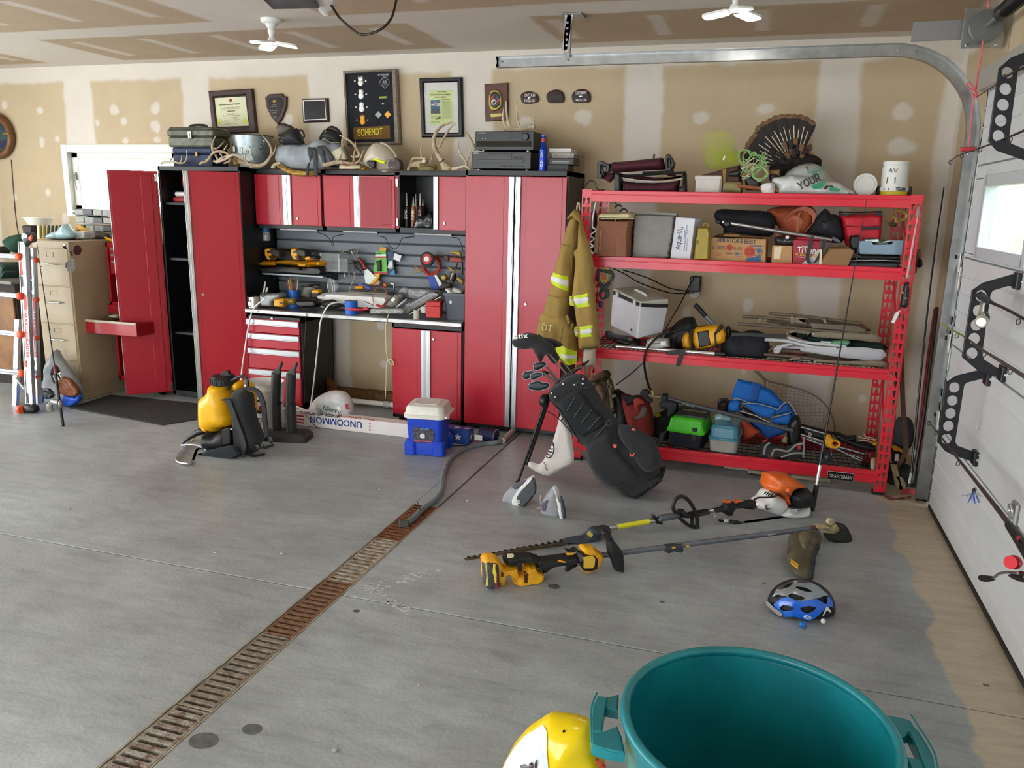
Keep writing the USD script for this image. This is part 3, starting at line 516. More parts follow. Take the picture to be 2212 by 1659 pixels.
for q in((655,505),(908,822)):p=G_.off(.135).hit(*g(*q)[0]);t.add('ring',torus(p,.015,.0028,(0,-1,.1),18,6),BK2)
hub=G_.hit(*g(390,620)[0]);t.add('leg_hub',blob(hub+[0,-.05,.0],(.028,.05,.04),2.5,sub=2),BK2)
for(px,sy)in(((1119,1043),-.06),((1139,1004),.1)):f=flo(*px);a=hub+[0,sy*.5,-.02];t.add('leg',tube([a,a*.5+f*.5,f+[0,0,.006]],[.0105,.009,.007],10),mat('141416',.25));t.add('leg_foot',blob(f+[0,0,.009],(.016,.016,.009),sub=2),RUB)
for q in(g(430,650,520,740,600,880,690,1010),g(380,715,480,780,600,905)):t.add('stay_cord',ln(G_.off(.09),q,.003,0,5,5),BK2)
# clubs: two woods under knitted-like covers, irons in sleeves
gc=C(1080,700,10.367);CG='iron clubs standing in the golf bag'
def club(label,head,end,mt,extra=None,cat='golf club',grp=None,hp=G_,t_=.03):
    t=thing('golf_club',label,cat,grp);t.add('shaft',ln(hp,gc(*end),.0055,.0,1,8),mat('8d9094',.22,.9));c=t.add('head_cover',pf(hp,gc(*head),t_,s=.02 if t_<.035 else.045,amp=.004 if t_>.035 else 0,fr=14,res=.009),mt)
    return t,c
t,c=club('driver under a big black padded head cover with white lettering',(270,380,380,290,520,205,680,195,830,235,960,310,1200,480,1240,590,1180,680,1060,690,990,720,930,840,890,830,780,640,760,590,700,545,560,570,420,550,320,490),(1115,680,1500,1130),FAB,hp=G_.off(.03),t_=.055)
c.add('lettering',rtext(G_.off(.03),'stıx'.replace('ı','i'),gc(385,300)[0],.026,.085,.05,.012,9),mat('f2f2f0',.6),label='white lettering on the cover')
club('fairway wood under a black head cover lying behind the driver',(860,230,960,290,1180,330,1410,450,1340,510,1240,530,1260,620,1340,760,1240,890,1140,830,1000,600),(1260,680,1590,1060),FAB,hp=G_.off(-.05),t_=.045)
IR=mat('1b262c',.5,bump=.1,bs=200);RIMM=mat('9aa0a6',.4,.3)
for lab,head,end,h in(('topmost iron, dark face with a silver rim',(760,940,790,870,900,850,1020,850,1050,900,960,980,830,1040,775,1010),(1020,950,1090,1000,1300,1250),.02),('iron club farthest left, partly hidden by its neighbour',(510,1140,560,1070,700,1045,780,1060,740,1160,600,1240,530,1210),(760,1080,1000,1090,1250,1300),.0),('iron club below the topmost one, second from the bag mouth',(690,1170,720,1110,850,1075,960,1100,930,1170,740,1255,705,1230),(960,1090,1060,1170,1190,1360),.045),('lowest iron with a seamed black sleeve',(640,1370,720,1300,880,1270,960,1300,1110,1330,1080,1430,880,1490,720,1470,650,1440),(1000,1330,1120,1400),.06),('iron club in the middle with a curved bright neck',(950,1060,1010,1050,1080,1080,1060,1140,980,1130),(1080,1090,1150,1110,1270,1280),-.02)):
    t,c=club(lab,head,end,IR,grp=CG,hp=G_.off(h),t_=.014);r=smooth_ring(G_.off(h).uv(gc(*head)),4);c.add('rim',tube(G_.off(h).to(np.vstack([r,r[:1]]),.006),.0028,6),RIMM if 'neck' not in lab else IR)
# towel
T_=Y(4.66);gt=C(1110,860,9.219);t=thing('golf_towel','off-white towel with a black emblem hanging from the golf bag','towel')
t.add('cloth',onfloor(pf(T_,gt(920,340,970,360,1040,470,1120,640,1160,780,1195,1270,1000,1390,850,1480,700,1555,560,1520,400,1440,290,1360,280,1300,340,1265,520,1310,640,1150,740,960,830,680,890,450),.022,amp=.012,fr=9,st=(3,.5),s=.03,sm=3,seed=9)),mat('dcd5cf',.95,bump=.5,bs=300,sheen=.2))
e=[tube(T_.to(T_.uv(gt(*q)),.028),.0035,6,4)for q in((790,850,822,960,805,1060,760,1140,700,1165,665,1130),(740,970,770,990,812,985),(715,1035,745,1050,785,1050),(690,1085,720,1105,755,1105),(765,905,780,912,800,908))]
t.add('emblem',e,BK2);t.add('lettering',rtext(T_,'ETUOF',gt(612,1262)[0],.008,.055,.026,.001,-68),BK2);t.add('clip',ln(T_.off(.03),gt(930,320,960,340,980,380,940,450),.004,0,3,6),BK2)
# shoes
def shoe(label,y,up,sole,band,op,laces=()):
    p=Y(y);t=thing('sneaker',label,'shoe','grey sneakers tipped over on the floor');t.add('upper',onfloor(pf(p,g(*up),.045,s=.04,amp=.003,sm=3)),mat('93969c',.7,var=.15,vs=40,bump=.2,bs=300))
    t.add('midsole',onfloor(pf(p.off(.03),g(*band),.03,s=.012,sm=3,tb=.03)),mat('d9d9d6',.55));t.add('outsole',onfloor(pf(p.off(.05),g(*sole),.016,s=.008,sm=3)),mat('4b4f55',.8,var=.3,vs=90))
    if op:t.add('collar',onfloor(pf(p.off(.042),g(*op),.008,s=.01,sm=3)),mat('5f5a68',.85))
    for l in laces:t.add('lace',onfloor(ln(p.off(.02),g(*l),.003,0,5,6),.002),mat('a69c90',.8))
    return t,p
t,p=shoe('grey sneaker tipped on its side showing a dark sole, under the bag leg',4.24,(20,1460,50,1400,100,1350,180,1310,275,1262,295,1330,250,1440,160,1530,70,1500),(140,1440,170,1390,215,1340,262,1290,278,1275,298,1310,304,1390,275,1440,240,1480,200,1520,160,1520),(105,1450,150,1370,210,1310,272,1262,290,1290,270,1430,200,1520,150,1532,110,1500),(100,1350,150,1318,215,1300,180,1340,130,1378))
t.add('logo',rtext(p,'S',g(178,1462)[0],.018,.016,.068,.001,15),WHT)
shoe('grey sneaker lying on its side nearer the trimmer, laces trailing',4.14,(340,1540,350,1480,400,1400,440,1355,480,1352,500,1440,515,1618,380,1600),(505,1430,530,1480,548,1560,550,1600,530,1624,510,1560),(440,1352,480,1362,505,1450,535,1500,545,1620,505,1622,480,1500,460,1400),(345,1500,400,1465,390,1530,376,1560,352,1555),((340,1420,336,1480,350,1540,330,1590),(400,1480,350,1520,310,1540)))

# ================================================================ pole hedge trimmer and string trimmer lying side by side
c3,c4,c6,cb=C(990,1040,5.027),C(1400,1010,4.609),C(1600,1010,6.635),C(1020,1140,6.506)
H_=V3(-.86,3.79,37.2);t=thing('pole_hedge_trimmer','orange and white long pole hedge trimmer lying on the floor in front of the rack','hedge trimmer')
HB=V3(-.86,3.737,43)
t.add('blade',sh(HB.off(.01),c3(78,846,82,864,700,762,1210,690,1140,662,700,728),.016,.002),mat('6b5d48',.5,.5,var=.5,vs=50))
for k in range(16):a=(98+67*k,846-12.4*k);t.add('blade_tooth',sh(HB.off(.006),c3(a[0],a[1]-20+14,a[0]+4,a[1]-26,a[0]+28,a[1]-26,a[0]+40,a[1]-2),.008,.001),mat('2f2a25',.5,.5))
t.add('gear_case',onfloor(pf(H_.off(.02),cb(1255,205,1300,162,1450,128,1560,108,1625,55,1665,5,1780,0,1785,190,1740,215,1420,255,1390,215),.035,s=.02,sm=2)),mat('3a434b',.5,var=.3,vs=25))
t.add('elbow',pf(H_.off(.02),c3(1450,512,1480,495,1530,490,1600,478,1645,500,1640,560,1545,565,1520,610,1450,610,1430,560),.04,s=.025,sm=2),mat('2c3036',.5));t.add('warning_label',sh(H_.off(.062),cb(1615,95,1645,52,1700,98,1670,138),.004,0),mat('e8d84a',.5))
sA,sB=H_.off(.02).hit(1312,1142),H_.off(.02).hit(1466,1113.5);U=nrm(sB-sA);t.add('shaft',cyl(sA,H_.off(.02).hit(1640,1086),.0125,14),SIL);t.add('label_sleeve',cyl(H_.off(.02).hit(1333,1138.5),H_.off(.02).hit(1402,1126.2),.0136,14),mat('e6df2c',.45),label='yellow printed sleeve')
t.add('coupling',cyl(H_.off(.02).hit(1423,1120),H_.off(.02).hit(1465,1112.5),.019,14,.004),mat('6a6f76',.4,.4));t.add('coupling_clamp',sh(H_.off(.035),c4(65,475,105,505,110,530,150,550,150,575,85,560,60,500),.03),BK2)
t.add('loop_handle',onfloor(ln(H_.off(.05),c4(300,455,258,430,252,370,280,310,330,288,385,310,440,380,480,470,488,570,460,600,440,560,440,500),.0105,0,4,10)),BK);t.add('barrier_bar',onfloor(ln(H_.off(.055),c4(310,500,400,575,500,640),.0095,0,2,8),.004),BK)
t.add('handle_clamp',pf(H_.off(.03),c4(300,425,350,410,395,450,590,410,600,460,450,490,380,500,320,490),.028,s=.02,sm=2),BK2)
gr=t.add('throttle_grip',pf(H_.off(.02),c4(640,405,730,390,770,345,845,335,875,362,985,325,1050,318,1056,400,1010,415,865,400,835,465,795,482,728,440,650,445),.027,s=.02,sm=2),BK)
for q in((765,350,800,335,832,338,828,352,780,358),(872,345,900,332,935,332,930,345,880,355)):gr.add('button',sh(H_.off(.045),c4(*q),.03,.002),ORG,label='orange button')
t.add('fan_housing',onfloor(pf(H_.off(.03),c6(200,565,200,470,285,412,365,308,480,350,590,430,620,510,600,560,500,650,455,660,300,600),.075,s=.05,sm=2)),mat('dcdcd8',.45))
for k in range(5):t.add('vent_slot',sh(H_.off(.099),c6(350+5*k,540+15*k,480-6*k,530+15*k,480-6*k,536+15*k,350+5*k,548+15*k),.006,0),BK2)
for k in range(4):t.add('vent_slot',sh(H_.off(.088),c6(340+28*k,378+12*k,375+28*k,345+12*k,380+28*k,350+12*k,345+28*k,386+12*k),.006,0),BK2)
t.add('fuel_tank',onfloor(pf(H_.off(.03),c6(500,642,600,520,700,560,800,545,922,490,915,550,862,682,640,702,545,672),.085,s=.035,sm=2)),mat('e2e2de',.4));t.add('tank_label',sh(H_.off(.117),c6(715,602,820,592,812,645,712,655),.004,0),mat('c9c9c6',.4))
cv=t.add('engine_cover',pf(H_.off(.03),c6(385,105,430,82,590,66,690,105,790,170,870,245,700,285,640,320,625,400,660,520,600,495,570,410,480,352,360,312,368,200),.1,s=.055,sm=2),ORG)
cv.add('lettering',rtext(H_,'STIHL',c6(412,262)[0],.0125,.06,.132,.0015,-34),BK2);cv.add('cap',cyl(H_.off(.12).hit(*c6(668,325)[0]),H_.off(.137).hit(*c6(668,325)[0]),.013,16,.003),ORG)
t.add('filter_cover',pf(H_.off(.03),c6(700,292,860,248,920,292,930,400,902,520,720,552,660,512,622,400,645,330),.108,s=.045,sm=2),BK);t.add('ignition_lead',ln(H_.off(.105),c6(195,455,260,430,380,428,480,415,555,375),.005,0,5,7),BK2);t.add('drive_tube',cyl(H_.off(.03).hit(*c6(190,520)[0]),H_.off(.03).hit(*c6(280,515)[0]),.024,16,.004),SIL)
t=thing('harness_strap','black padded harness strap with orange edge lying behind the grey trimmer shaft','strap');S_=V3(-.86,3.72,37.2)
t.add('webbing',onfloor(pf(S_,c4(700,515,760,520,860,520,1000,555,1180,555,1290,545,1440,605,1300,640,1100,625,960,600,850,575,780,545,710,540),.012,s=.01,sm=3),.001),FAB);t.add('edge_piping',onfloor(ln(S_.off(.014),c4(845,583,980,608,1180,635),.0022,0,4,5),.001),ORG);t.add('snap_hook',onfloor(ln(S_,c4(640,465,670,490,690,525,660,490),.004,0,4,6),.002),CHR);t.add('care_tag',onfloor(sh(S_.off(.016),c4(755,515,802,518,800,545,757,542),.003,0)),WHT)
# string trimmer
T2=V3(-.93,3.29,36.3);YB_=mat('f2b41a',.45,var=.3,vs=18,c2='d6931a');t=thing('string_trimmer','yellow and black battery string trimmer lying on the floor, guard towards the bike helmet','string trimmer')
t.add('motor_housing',onfloor(pf(T2,cb(125,430,190,375,300,365,350,395,430,520,620,500,645,620,705,620,715,490,890,500,890,560,990,610,985,690,900,772,640,800,580,790,575,690,520,680,490,640,455,650,440,790,380,800,350,760,190,760,140,700),.05,s=.02,sm=1)),YB_)
bt=t.add('battery',onfloor(pf(T2.off(.02),cb(142,500,190,440,320,445,358,500,370,780,340,812,200,832,155,770),.055,s=.025,sm=1)),mat('3f4145',.6));
for q in((188,520,205,525,228,810,195,820,205,680),(300,510,328,512,325,590,342,640,340,790,318,770,310,690,290,640)):bt.add('stripe',sh(T2.off(.079),cb(*q),.004,0),mat('ecd94a',.5))
bt.add('lettering',rtext(T2,'9 FLEXVOLT',cb(242,540)[0],.012,.085,.077,.001,-87),mat('c23b34',.5))
t.add('top_grip',pf(T2.off(.0),cb(432,385,500,356,820,350,930,395,1030,400,1460,362,1450,500,1120,540,1050,600,990,660,985,600,890,550,890,490,650,482,600,512,520,532,440,480),.045,s=.025,sm=2),BK)
t.add('badge',sh(T2.off(.048),cb(490,372,570,365,592,390,575,425,505,430),.006,.001),mat('d8cfa8',.5));t.add('cover_strap',sh(T2.off(.056),cb(640,490,708,488,705,620,650,622),.02,.004),BK)
for q in((735,655,750,655,752,780,737,780),(762,650,778,650,778,780,764,780),(733,622,765,620,765,635,733,637),(410,600,440,640,436,690,408,690)):t.add('vent_slot',sh(T2.off(.053),cb(*q),.006,0),mat('3a1410',.6))
hd=t.add('control_head',pf(T2,cb(1502,275,1560,242,1680,246,1750,300,1820,350,1822,420,1775,492,1740,580,1590,616,1525,590,1560,400),.04,s=.02,sm=1),YB_)
hd.add('grip_shell',pf(T2.off(.012),cb(1500,332,1690,336,1750,400,1740,560,1620,602,1545,590,1490,500,1448,440),.038,s=.02,sm=1),BK);lb=hd.add('rating_label',sh(T2.off(.054),cb(1570,420,1700,400,1732,432,1722,540,1690,572,1572,572),.006,.001),mat('e0b43a',.5));lb.add('print',sh(T2.off(.0553),cb(1582,432,1692,414,1716,440,1706,532,1682,558,1584,558),.002,0),mat('5b4526',.6,var=.4,vs=200))
for q in((1320,318,1400,330,1470,300,1500,320,1440,350,1340,345),(1320,625,1340,590,1440,510,1500,540,1440,570,1350,632)):t.add('trigger',sh(T2.off(.014),cb(*q),.03,.005),BK2)
for q in((1322,362,1436,362,1420,386,1335,388),(1205,475,1240,458,1270,470,1320,478,1318,494,1260,490)):t.add('yellow_accent',sh(T2.off(.046),cb(*q),.008,.001),YEL)
a,b=T2.hit(1301,1199.5),T2.hit(1757,1141);t.add('shaft',cyl(a,b,.0135,14),mat('6f747c',.45,.4,var=.2,vs=20));t.add('shaft_coupler',onfloor(pf(T2,c4(152,768,335,748,345,825,310,845,240,830,195,852,165,838),.022,s=.015,sm=1)),mat('33363b',.5))
for q,s in((c4(237,806)[0],'→'),(c4(375,790)[0],'←')):pass
for q in((238,797,262,795,262,788,278,799,264,810,262,803,238,806),(415,790,390,790,390,796,374,785,388,774,389,781,414,779)):t.add('arrow_mark',sh(T2.off(.0235 if q[0]<300 else.0165),c4(*q),.006,0),mat('e8b23c',.5))
t.add('shaft_print',rtext(T2,'EVOLUX DEWALT',c4(1175,668)[0],.0055,.05,.0135,.0006,2),mat('d6d6d2',.5))
t.add('front_handle',onfloor(pf(T2.off(.03),cb(1800,60,1865,18,1925,55,1990,180,2090,300,2118,400,2125,600,2060,610,1990,580,1945,450,1895,330,1885,190,1830,95),.032,s=.022,sm=2)),BK)
t.add('gear_head',pf(T2,c6(1060,822,1180,803,1270,822,1330,780,1390,820,1405,890,1330,940,1260,955,1205,930,1195,882,1072,888),.03,s=.02,sm=2),mat('a99a78',.55,var=.4,vs=30));k=T2.hit(*c6(1265,765)[0]);t.add('line_knob',cyl(k+T2.n*-.005,k+T2.n*.02,.02,18,.004),mat('b5a888',.55));t.add('shaft_collar',cyl(T2.hit(*c6(985,880)[0]),T2.hit(*c6(1075,862)[0]),.016,14,.002),mat('5b4138',.7))
t.add('spool',onfloor(pf(T2.off(.02),c6(1370,805,1480,810,1530,900,1560,980,1500,1080,1400,1130,1290,1072,1200,962,1330,940,1400,890),.05,s=.04,sm=2,amp=.006,fr=40)),mat('26261f',.8,var=.4,vs=40));t.add('cutting_line',ln(T2.off(.06),c6(1405,1060,1425,1130),.0014,0,1,5),WHT)
GP=Pl.raw((.22,4.13,.085),(math.cos(math.radians(36.3)),math.sin(math.radians(36.3)),0),(0,0,1));gu=GP.u;gv=np.array([.225,4.13,.085])-np.array([.355,3.80,.012]);gv=nrm(gv-gu*(gv@gu));GP=Pl.raw((.22,4.13,.085),gu,gv)
gd=t.add('guard',onfloor(pf(GP,c6(700,970,820,940,1140,918,1140,1130,1080,1280,1042,1590,970,1592,800,1540,690,1432,660,1250,672,1080),.03,s=.05,sm=2,tb=.005)),mat('5a5340',.75,var=.45,vs=18));gd.add('guard_edge',onfloor(pf(GP.off(.015),c6(970,1592,1042,1590,1082,1282,1142,1132,1140,1060,1070,1140,1010,1270),.022,s=.012,sm=1)),mat('2a2d33',.6));gd.add('boss',pf(GP.off(.022),c6(840,945,1000,930,990,1080,930,1200,850,1130,822,1040),.02,s=.03,sm=2),mat('6a624a',.75,var=.4,vs=20))
n_=gd.add('name_plate',sh(GP.off(.032),c6(722,1308,830,1385,822,1440,718,1362),.006,0),mat('d4a52c',.6));n_.add('lettering',rtext(GP,'DEWALT',c6(728,1358)[0],.014,.06,.0322,.0006,-37),BK2)

# ================================================================ bicycle helmet
ho,hr,hz=(.282,3.435,.018),(.150,.108,.130),10;ch=C(1640,1230,11.642);t=thing('bicycle_helmet','blue and silver bicycle helmet standing on the floor','helmet')
d=trimesh.creation.icosphere(subdivisions=4);d.vertices*=np.array(hr)*(.95,.92,.94);d=onfloor(mov(rot(d,hz),*ho),.012);t.add('foam_liner',d,mat('1d2022',.6,var=.2,vs=60))
bl=t.add('blue_shell',shell(ho,hr,hz,ch(360,880,560,720,700,690,1000,805,1240,775,1440,740,1690,880,1720,690,1790,700,1850,830,1870,960,1700,930,1640,1020,1500,1160,1270,1310,1150,1270,900,1190,620,1200,560,1110,380,960),(ch(520,960,600,890,760,920,880,960,850,1020,650,1050,540,1020),ch(1020,980,1120,940,1260,915,1440,965,1360,1050,1200,1110,1080,1060)),0,.009),mat('0a63d8',.22,coat=.6))
sv=t.add('silver_shell',shell(ho,hr,hz,ch(330,700,400,560,440,490,560,500,760,440,860,340,900,320,1150,350,1300,330,1480,420,1700,600,1760,690,1690,650,1440,735,1240,770,1010,800,690,680,520,640,420,640),(ch(905,450,960,430,1130,450,1260,500,1340,560,1180,560,1050,520),ch(720,650,820,600,960,640,1170,720,1060,780,930,770,740,690)),0,.010),mat('8f979d',.25,.55,coat=.6))
t.add('crown_rib',shell(ho,hr,hz,ch(430,470,560,400,700,330,900,268,1060,250,1240,290,1330,330,1150,345,900,315,740,430,560,490),(ch(600,440,700,370,860,330,760,410,680,445),),0,.010),mat('4a4650',.3,.4,coat=.4))
t.add('visor',onfloor(shell(ho,(hr[0]+.004,hr[1]+.004,hr[2]),hz,ch(165,800,210,800,300,880,370,960,560,1085,590,1120,560,1190,480,1170,340,1050,180,900),(),0,.012)),mat('8c8a88',.5))
bd=t.add('badge',shell(ho,hr,hz,ch(1105,1190,1150,1150,1240,1160,1320,1210,1310,1245,1240,1260,1150,1240),(),.006,.0108),mat('bfe2ff',.4));pb=shell(ho,hr,hz,ch(1140,1190,1160,1180,1165,1205,1140,1210),(),.008,.0115,1)
hit=bd.mesh.vertices.mean(0);nn=nrm((EYE-hit)*[1,1,.3]);uu=nrm(np.cross([0,0,1],nn));bd.add('lettering',text('BELL',.0062,hit-uu*.0095-np.array([0,0,.003])+nn*.0035,uu,np.cross(nn,uu),.019,.0012),mat('22324a',.5))
t.add('strap_anchor',shell(ho,hr,hz,ch(1590,1165,1640,1050,1690,935,1740,950,1790,1020,1815,1070,1790,1085,1745,1060,1700,1030,1650,1120,1610,1170),(),0,.012,1.2),WHT);p=flo(*ch(1610,1310)[0],.03);t.add('fit_dial',cyl(p+[0,-.004,0],p+[0,.01,0],.0095,14,.003),WHT);p=flo(*ch(1100,1390)[0],.014);t.add('chin_buckle',blob(p,(.015,.012,.012),3,sub=2),mat('1b6fc4',.4))

# ================================================================ teal bin and bulb bag nearest the camera
TEAL=mat('12808a',.34,var=.12,vs=5,c2='0e6d78',coat=.1);bc=(.072,1.652);t=thing('round_bin','big round teal plastic bin standing open in the foreground','bin')
t.add('tub',lathe([(.0,.012),(.1,.012),(.1,.016),(.104,.018),(.108,.016),(.108,.012),(.19,.012),(.19,.017),(.195,.019),(.2,.017),(.2,.012),(.222,.012),(.229,.018),(.251,.22),(.254,.226),(.251,.233),(.283,.585),(.287,.598),(.292,.6),(.288,.57),(.242,.03),(.235,0),(0,0)],72,(*bc,0)),TEAL,sm=40)
t.add('rim',torus((*bc,.605),.2885,.0115,n=72,s=12),TEAL)
g7=C(1080,1500,7.9);Zh=Z(.585);hm=[join(sh(Zh,g7(1660,10,1570,200,1545,420,1555,640,1750,620,1760,430,1790,260,1850,30),.03,.004)),sh(Zh.off(-.004),g7(1660,10,1850,30,2030,-20,2020,270,1810,225,1640,70),.024,.004),sh(Zh.off(-.004),g7(1555,640,1750,620,2000,520,2080,700,2140,1000,1900,960,1660,900,1560,850),.024,.004)]
hw=[tube(Zh.to(Zh.uv(g7(1655,12,1572,200,1548,420,1556,640,1560,850)),.006),.0022,6,4)]
hnd=join(*hm,*hw);t.add('handle',hnd,TEAL);t.add('handle',rot(hnd,180,at=(*bc,0)),TEAL)
t=thing('bulb_bag','yellow plastic bag with a clear window showing garden bulbs beside the teal bin','bag');B_=Y(1.76)
t.add('bag_body',onfloor(pf(B_,g7(840,325,1290,390,1540,480,1640,700,1680,900,1790,1100,1830,1400,1840,2600,-120,2600,0,1500,40,1256,80,1150,260,820,460,580,640,450),.085,s=.16,amp=.035,fr=9,sm=1,seed=12,res=.014)),mat('efd007',.22,coat=.3))
def puff(px,h,**k):
    m=pf(B_,px,.003,s=.01,sm=2,res=.01,**k);u=np.array(m.vertices);bb=t.sub[0].mesh;import scipy.spatial as sp;tr=sp.cKDTree(bb.vertices[bb.vertices[:,1]<1.76][:,[0,2]]);fr=bb.vertices[bb.vertices[:,1]<1.76];dd,ii=tr.query(u[:,[0,2]],k=4);w=1/(dd+1e-4);u[:,1]+=(fr[ii][:,:,1]*w).sum(1)/w.sum(1)-1.76-h;m.vertices=u;return m
w=t.add('clear_window',puff(g7(60,1400,110,1130,270,830,460,600,700,430,830,420,890,500,915,700,930,1500),.004),mat('d9dde6',.15,var=.1,vs=20,coat=.6));w.add('bulbs',[puff(g7(*q),.011)for q in((440,1256,560,1160,700,1110,820,1180,860,1500,400,1500),(460,960,560,930,600,1050,520,1130,470,1080),(660,900,690,900,700,1080,670,1090),(715,900,745,820,760,900,735,1080),(600,960,640,880,670,900,640,1100))],mat('3b3536',.8,var=.6,vs=90,c2='8d8583'))
t.add('flower_print',[puff(g7(*q),.005)for q in((1670,900,1760,950,1860,1030,1860,1090,1780,1110,1720,1030),(1940,1120,2040,1200,2150,1200,2180,1400,1920,1400))],mat('a8402a',.4,var=.4,vs=30));t.add('hang_hole',puff(g7(1125,455,1155,440,1195,458,1160,482),.006),mat('3a1508',.7))
# ================================================================ in front of and under the workbench
c8,c2=C(370,780,7.2125),C(640,660,4.706)
S4=Y(4.5);t=thing('backpack_sprayer','yellow backpack sprayer with black straps standing on the floor before the lockers','sprayer');ys=mat('f0b414',.38,var=.08,vs=6,coat=.1)
t.add('tank',pf(S4,c8(500,620,520,545,640,445,648,350,890,350,905,480,960,600,985,800,1000,985,790,1050,770,1092,590,1070,512,940),.13,s=.09,sm=2,res=.02),ys);t.add('base',onfloor(pf(S4,c8(560,1040,600,1075,770,1095,800,1050,1000,985,1040,1345,760,1330,590,1372,575,1300,565,1180),.125,s=.06,sm=1,res=.02)),BK)
for k in range(4):t.add('finger_rib',pf(S4.off(.085),c8(515,660+72*k,600,660+72*k,620,710+72*k,530,712+72*k),.025,s=.02,sm=3),ys)
a,b=S4.hit(*c8(640,250)[0]),S4.hit(*c8(985,250)[0]);cc,rr,z0,z1=(a+b)/2,(b[0]-a[0])/2,S4.hit(*c8(800,350)[0])[2],S4.hit(*c8(800,215)[0])[2]
t.add('cap',join(lathe([(rr*.98,z0),(rr,z0+.006),(rr,z1-.02),(rr*.85,z1-.004),(rr*.5,z1),(0,z1)],30,(cc[0],cc[1],0)),*[box(cc[0]+rr*math.cos(q)-.002,cc[0]+rr*math.cos(q)+.002,cc[1]+rr*math.sin(q)-.003,cc[1]+rr*math.sin(q)+.003,z0+.003,z1-.02,.001)for q in np.arange(0,6.28,.2)],sh(S4.off(.012),c8(745,230,790,170,850,150,880,158,900,200,960,240,900,235,800,235),.024,.004)),BK2)
t.add('carry_handle',ln(S4.off(.03),c8(885,450,900,380,930,320,1030,260,1140,235,1190,330,1190,440),.011,0,5),BK2);t.add('neck_block',pf(S4.off(-.02),c8(985,350,1010,320,1090,295,1110,370,1100,440,1000,455),.05,s=.03,sm=1),ys)
t.add('back_rim',pf(S4.off(-.02),c8(1190,335,1240,350,1290,440,1312,700,1300,850,1240,880,1180,600),.05,s=.03,sm=2),ys);t.add('back_pad',onfloor(pf(S4.off(.03),c8(960,500,1080,440,1190,455,1260,560,1290,860,1400,1150,1420,1240,1300,1400,1120,1480,1030,1440,1000,1000),.08,s=.06,amp=.01,sm=2,seed=4)),FAB)
SP=FAB
t.add('shoulder_strap',strap(S4.to(S4.uv(c8(985,530,1060,560,1120,700,1190,900,1250,1050,1300,1250,1250,1440,1140,1520,1050,1450)),.12),.05,(1,-.3,.4),.01),SP);t.add('shoulder_strap',strap(S4.to(S4.uv(c8(1180,400,1300,400,1420,460,1500,640,1530,930,1560,1150)),.05),.045,(1,-.3,.5),.01),SP)
for q in(c8(1290,1000,1330,1150,1350,1320,1400,1360),c8(1400,1340,1450,1330,1490,1310),c8(1340,1370,1400,1410,1500,1400,1595,1385),c8(1555,1180,1570,1280,1650,1270,1730,1240)):t.add('webbing',onfloor(strap(S4.to(S4.uv(q),.1),.022,(.3,-.3,1),.003),.001),BK2)
for q in((1310,1300,1380,1290,1410,1360,1340,1390),(1510,1180,1570,1160,1610,1240,1560,1290,1520,1260)):t.add('buckle',onfloor(pf(S4.off(.11),c8(*q),.012,s=.01,sm=1)),BK2)
t.add('hip_pad',onfloor(pf(S4.off(.17),c8(425,1590,440,1510,500,1430,620,1380,800,1335,970,1310,1050,1400,1060,1490,700,1590,480,1645,430,1625),.02,s=.02,sm=2)),mat('14191f',.85,bump=.5,bs=300));t.add('latch',sh(S4.off(.13),c8(780,1070,910,1040,915,1290,790,1310),.02,.004),BK2);t.add('valve',cyl(S4.off(.13).hit(*c8(930,1062)[0]),S4.off(.136).hit(*c8(930,1062)[0]),.006,10),WHT)
hs=Pl((0,4.42,0));t.add('hose',onfloor(tube([hs.hit(*q)if k<3 or k>8 else flo(*q,.012)for k,q in enumerate(c8(570,1240,500,1170,420,1148,320,1210,200,1360,110,1460,80,1540,150,1585,300,1595,420,1555,540,1410,460,1330,320,1300,160,1312))],.0085,8,6),.001),mat('a9abad',.25,.3,coat=.5))
w_=Y(4.40);wd=t.add('spray_wand',onfloor(pf(w_,c8(170,1280,260,1180,350,1100,400,1065,480,1045,530,1110,470,1150,380,1180,270,1240,190,1290),.02,s=.02,sm=2)),BK2,label='black and yellow spray wand');wd.add('collar',pf(w_,c8(470,1050,540,1028,562,1090,530,1112),.024,s=.02,sm=1),YEL);wd.add('trigger',onfloor(pf(w_.off(.015),c8(310,1250,330,1200,345,1210,325,1255),.006,s=.006,sm=1)),YEL)
# white bucket
bk=(-3.50,5.03);z1=wal(552,822,5.03)[2];t=thing('bucket','white plastic bucket with black print behind the yellow sprayer','bucket');t.add('pail',lathe([(0,.002),(.128,.0),(.132,.004),(.148,z1-.06),(.153,z1-.055),(.153,z1-.03),(.149,z1-.028),(.15,z1-.004),(.153,z1),(.147,z1),(.143,z1-.05),(.127,.01),(0,.01)],40,(*bk,0)),WHT)
def on_bucket(s,h,z,w,x):m=text(s,h,(0,0,z),w=w);return wrap(TM(m.vertices-[w/2-x,-.0,0],m.faces),*bk,.1445,0)
z_=wal(560,900,5.0)[2];t.add('lettering',join(on_bucket('TRACTOR',.026,z_-.004,.17,.02),on_bucket('SUPPLY Co',.026,z_-.036,.18,.022),on_bucket('TSC',.1,z_+.06,.15,.0)),BK2,label='black print');p=wal(577,878,4.97);t.add('emblem',wrap(bev(Pl((0,0,0)),disc(.028,20,0,p[2]),.001,0),*bk,.146,-.075),mat('b32524',.5))
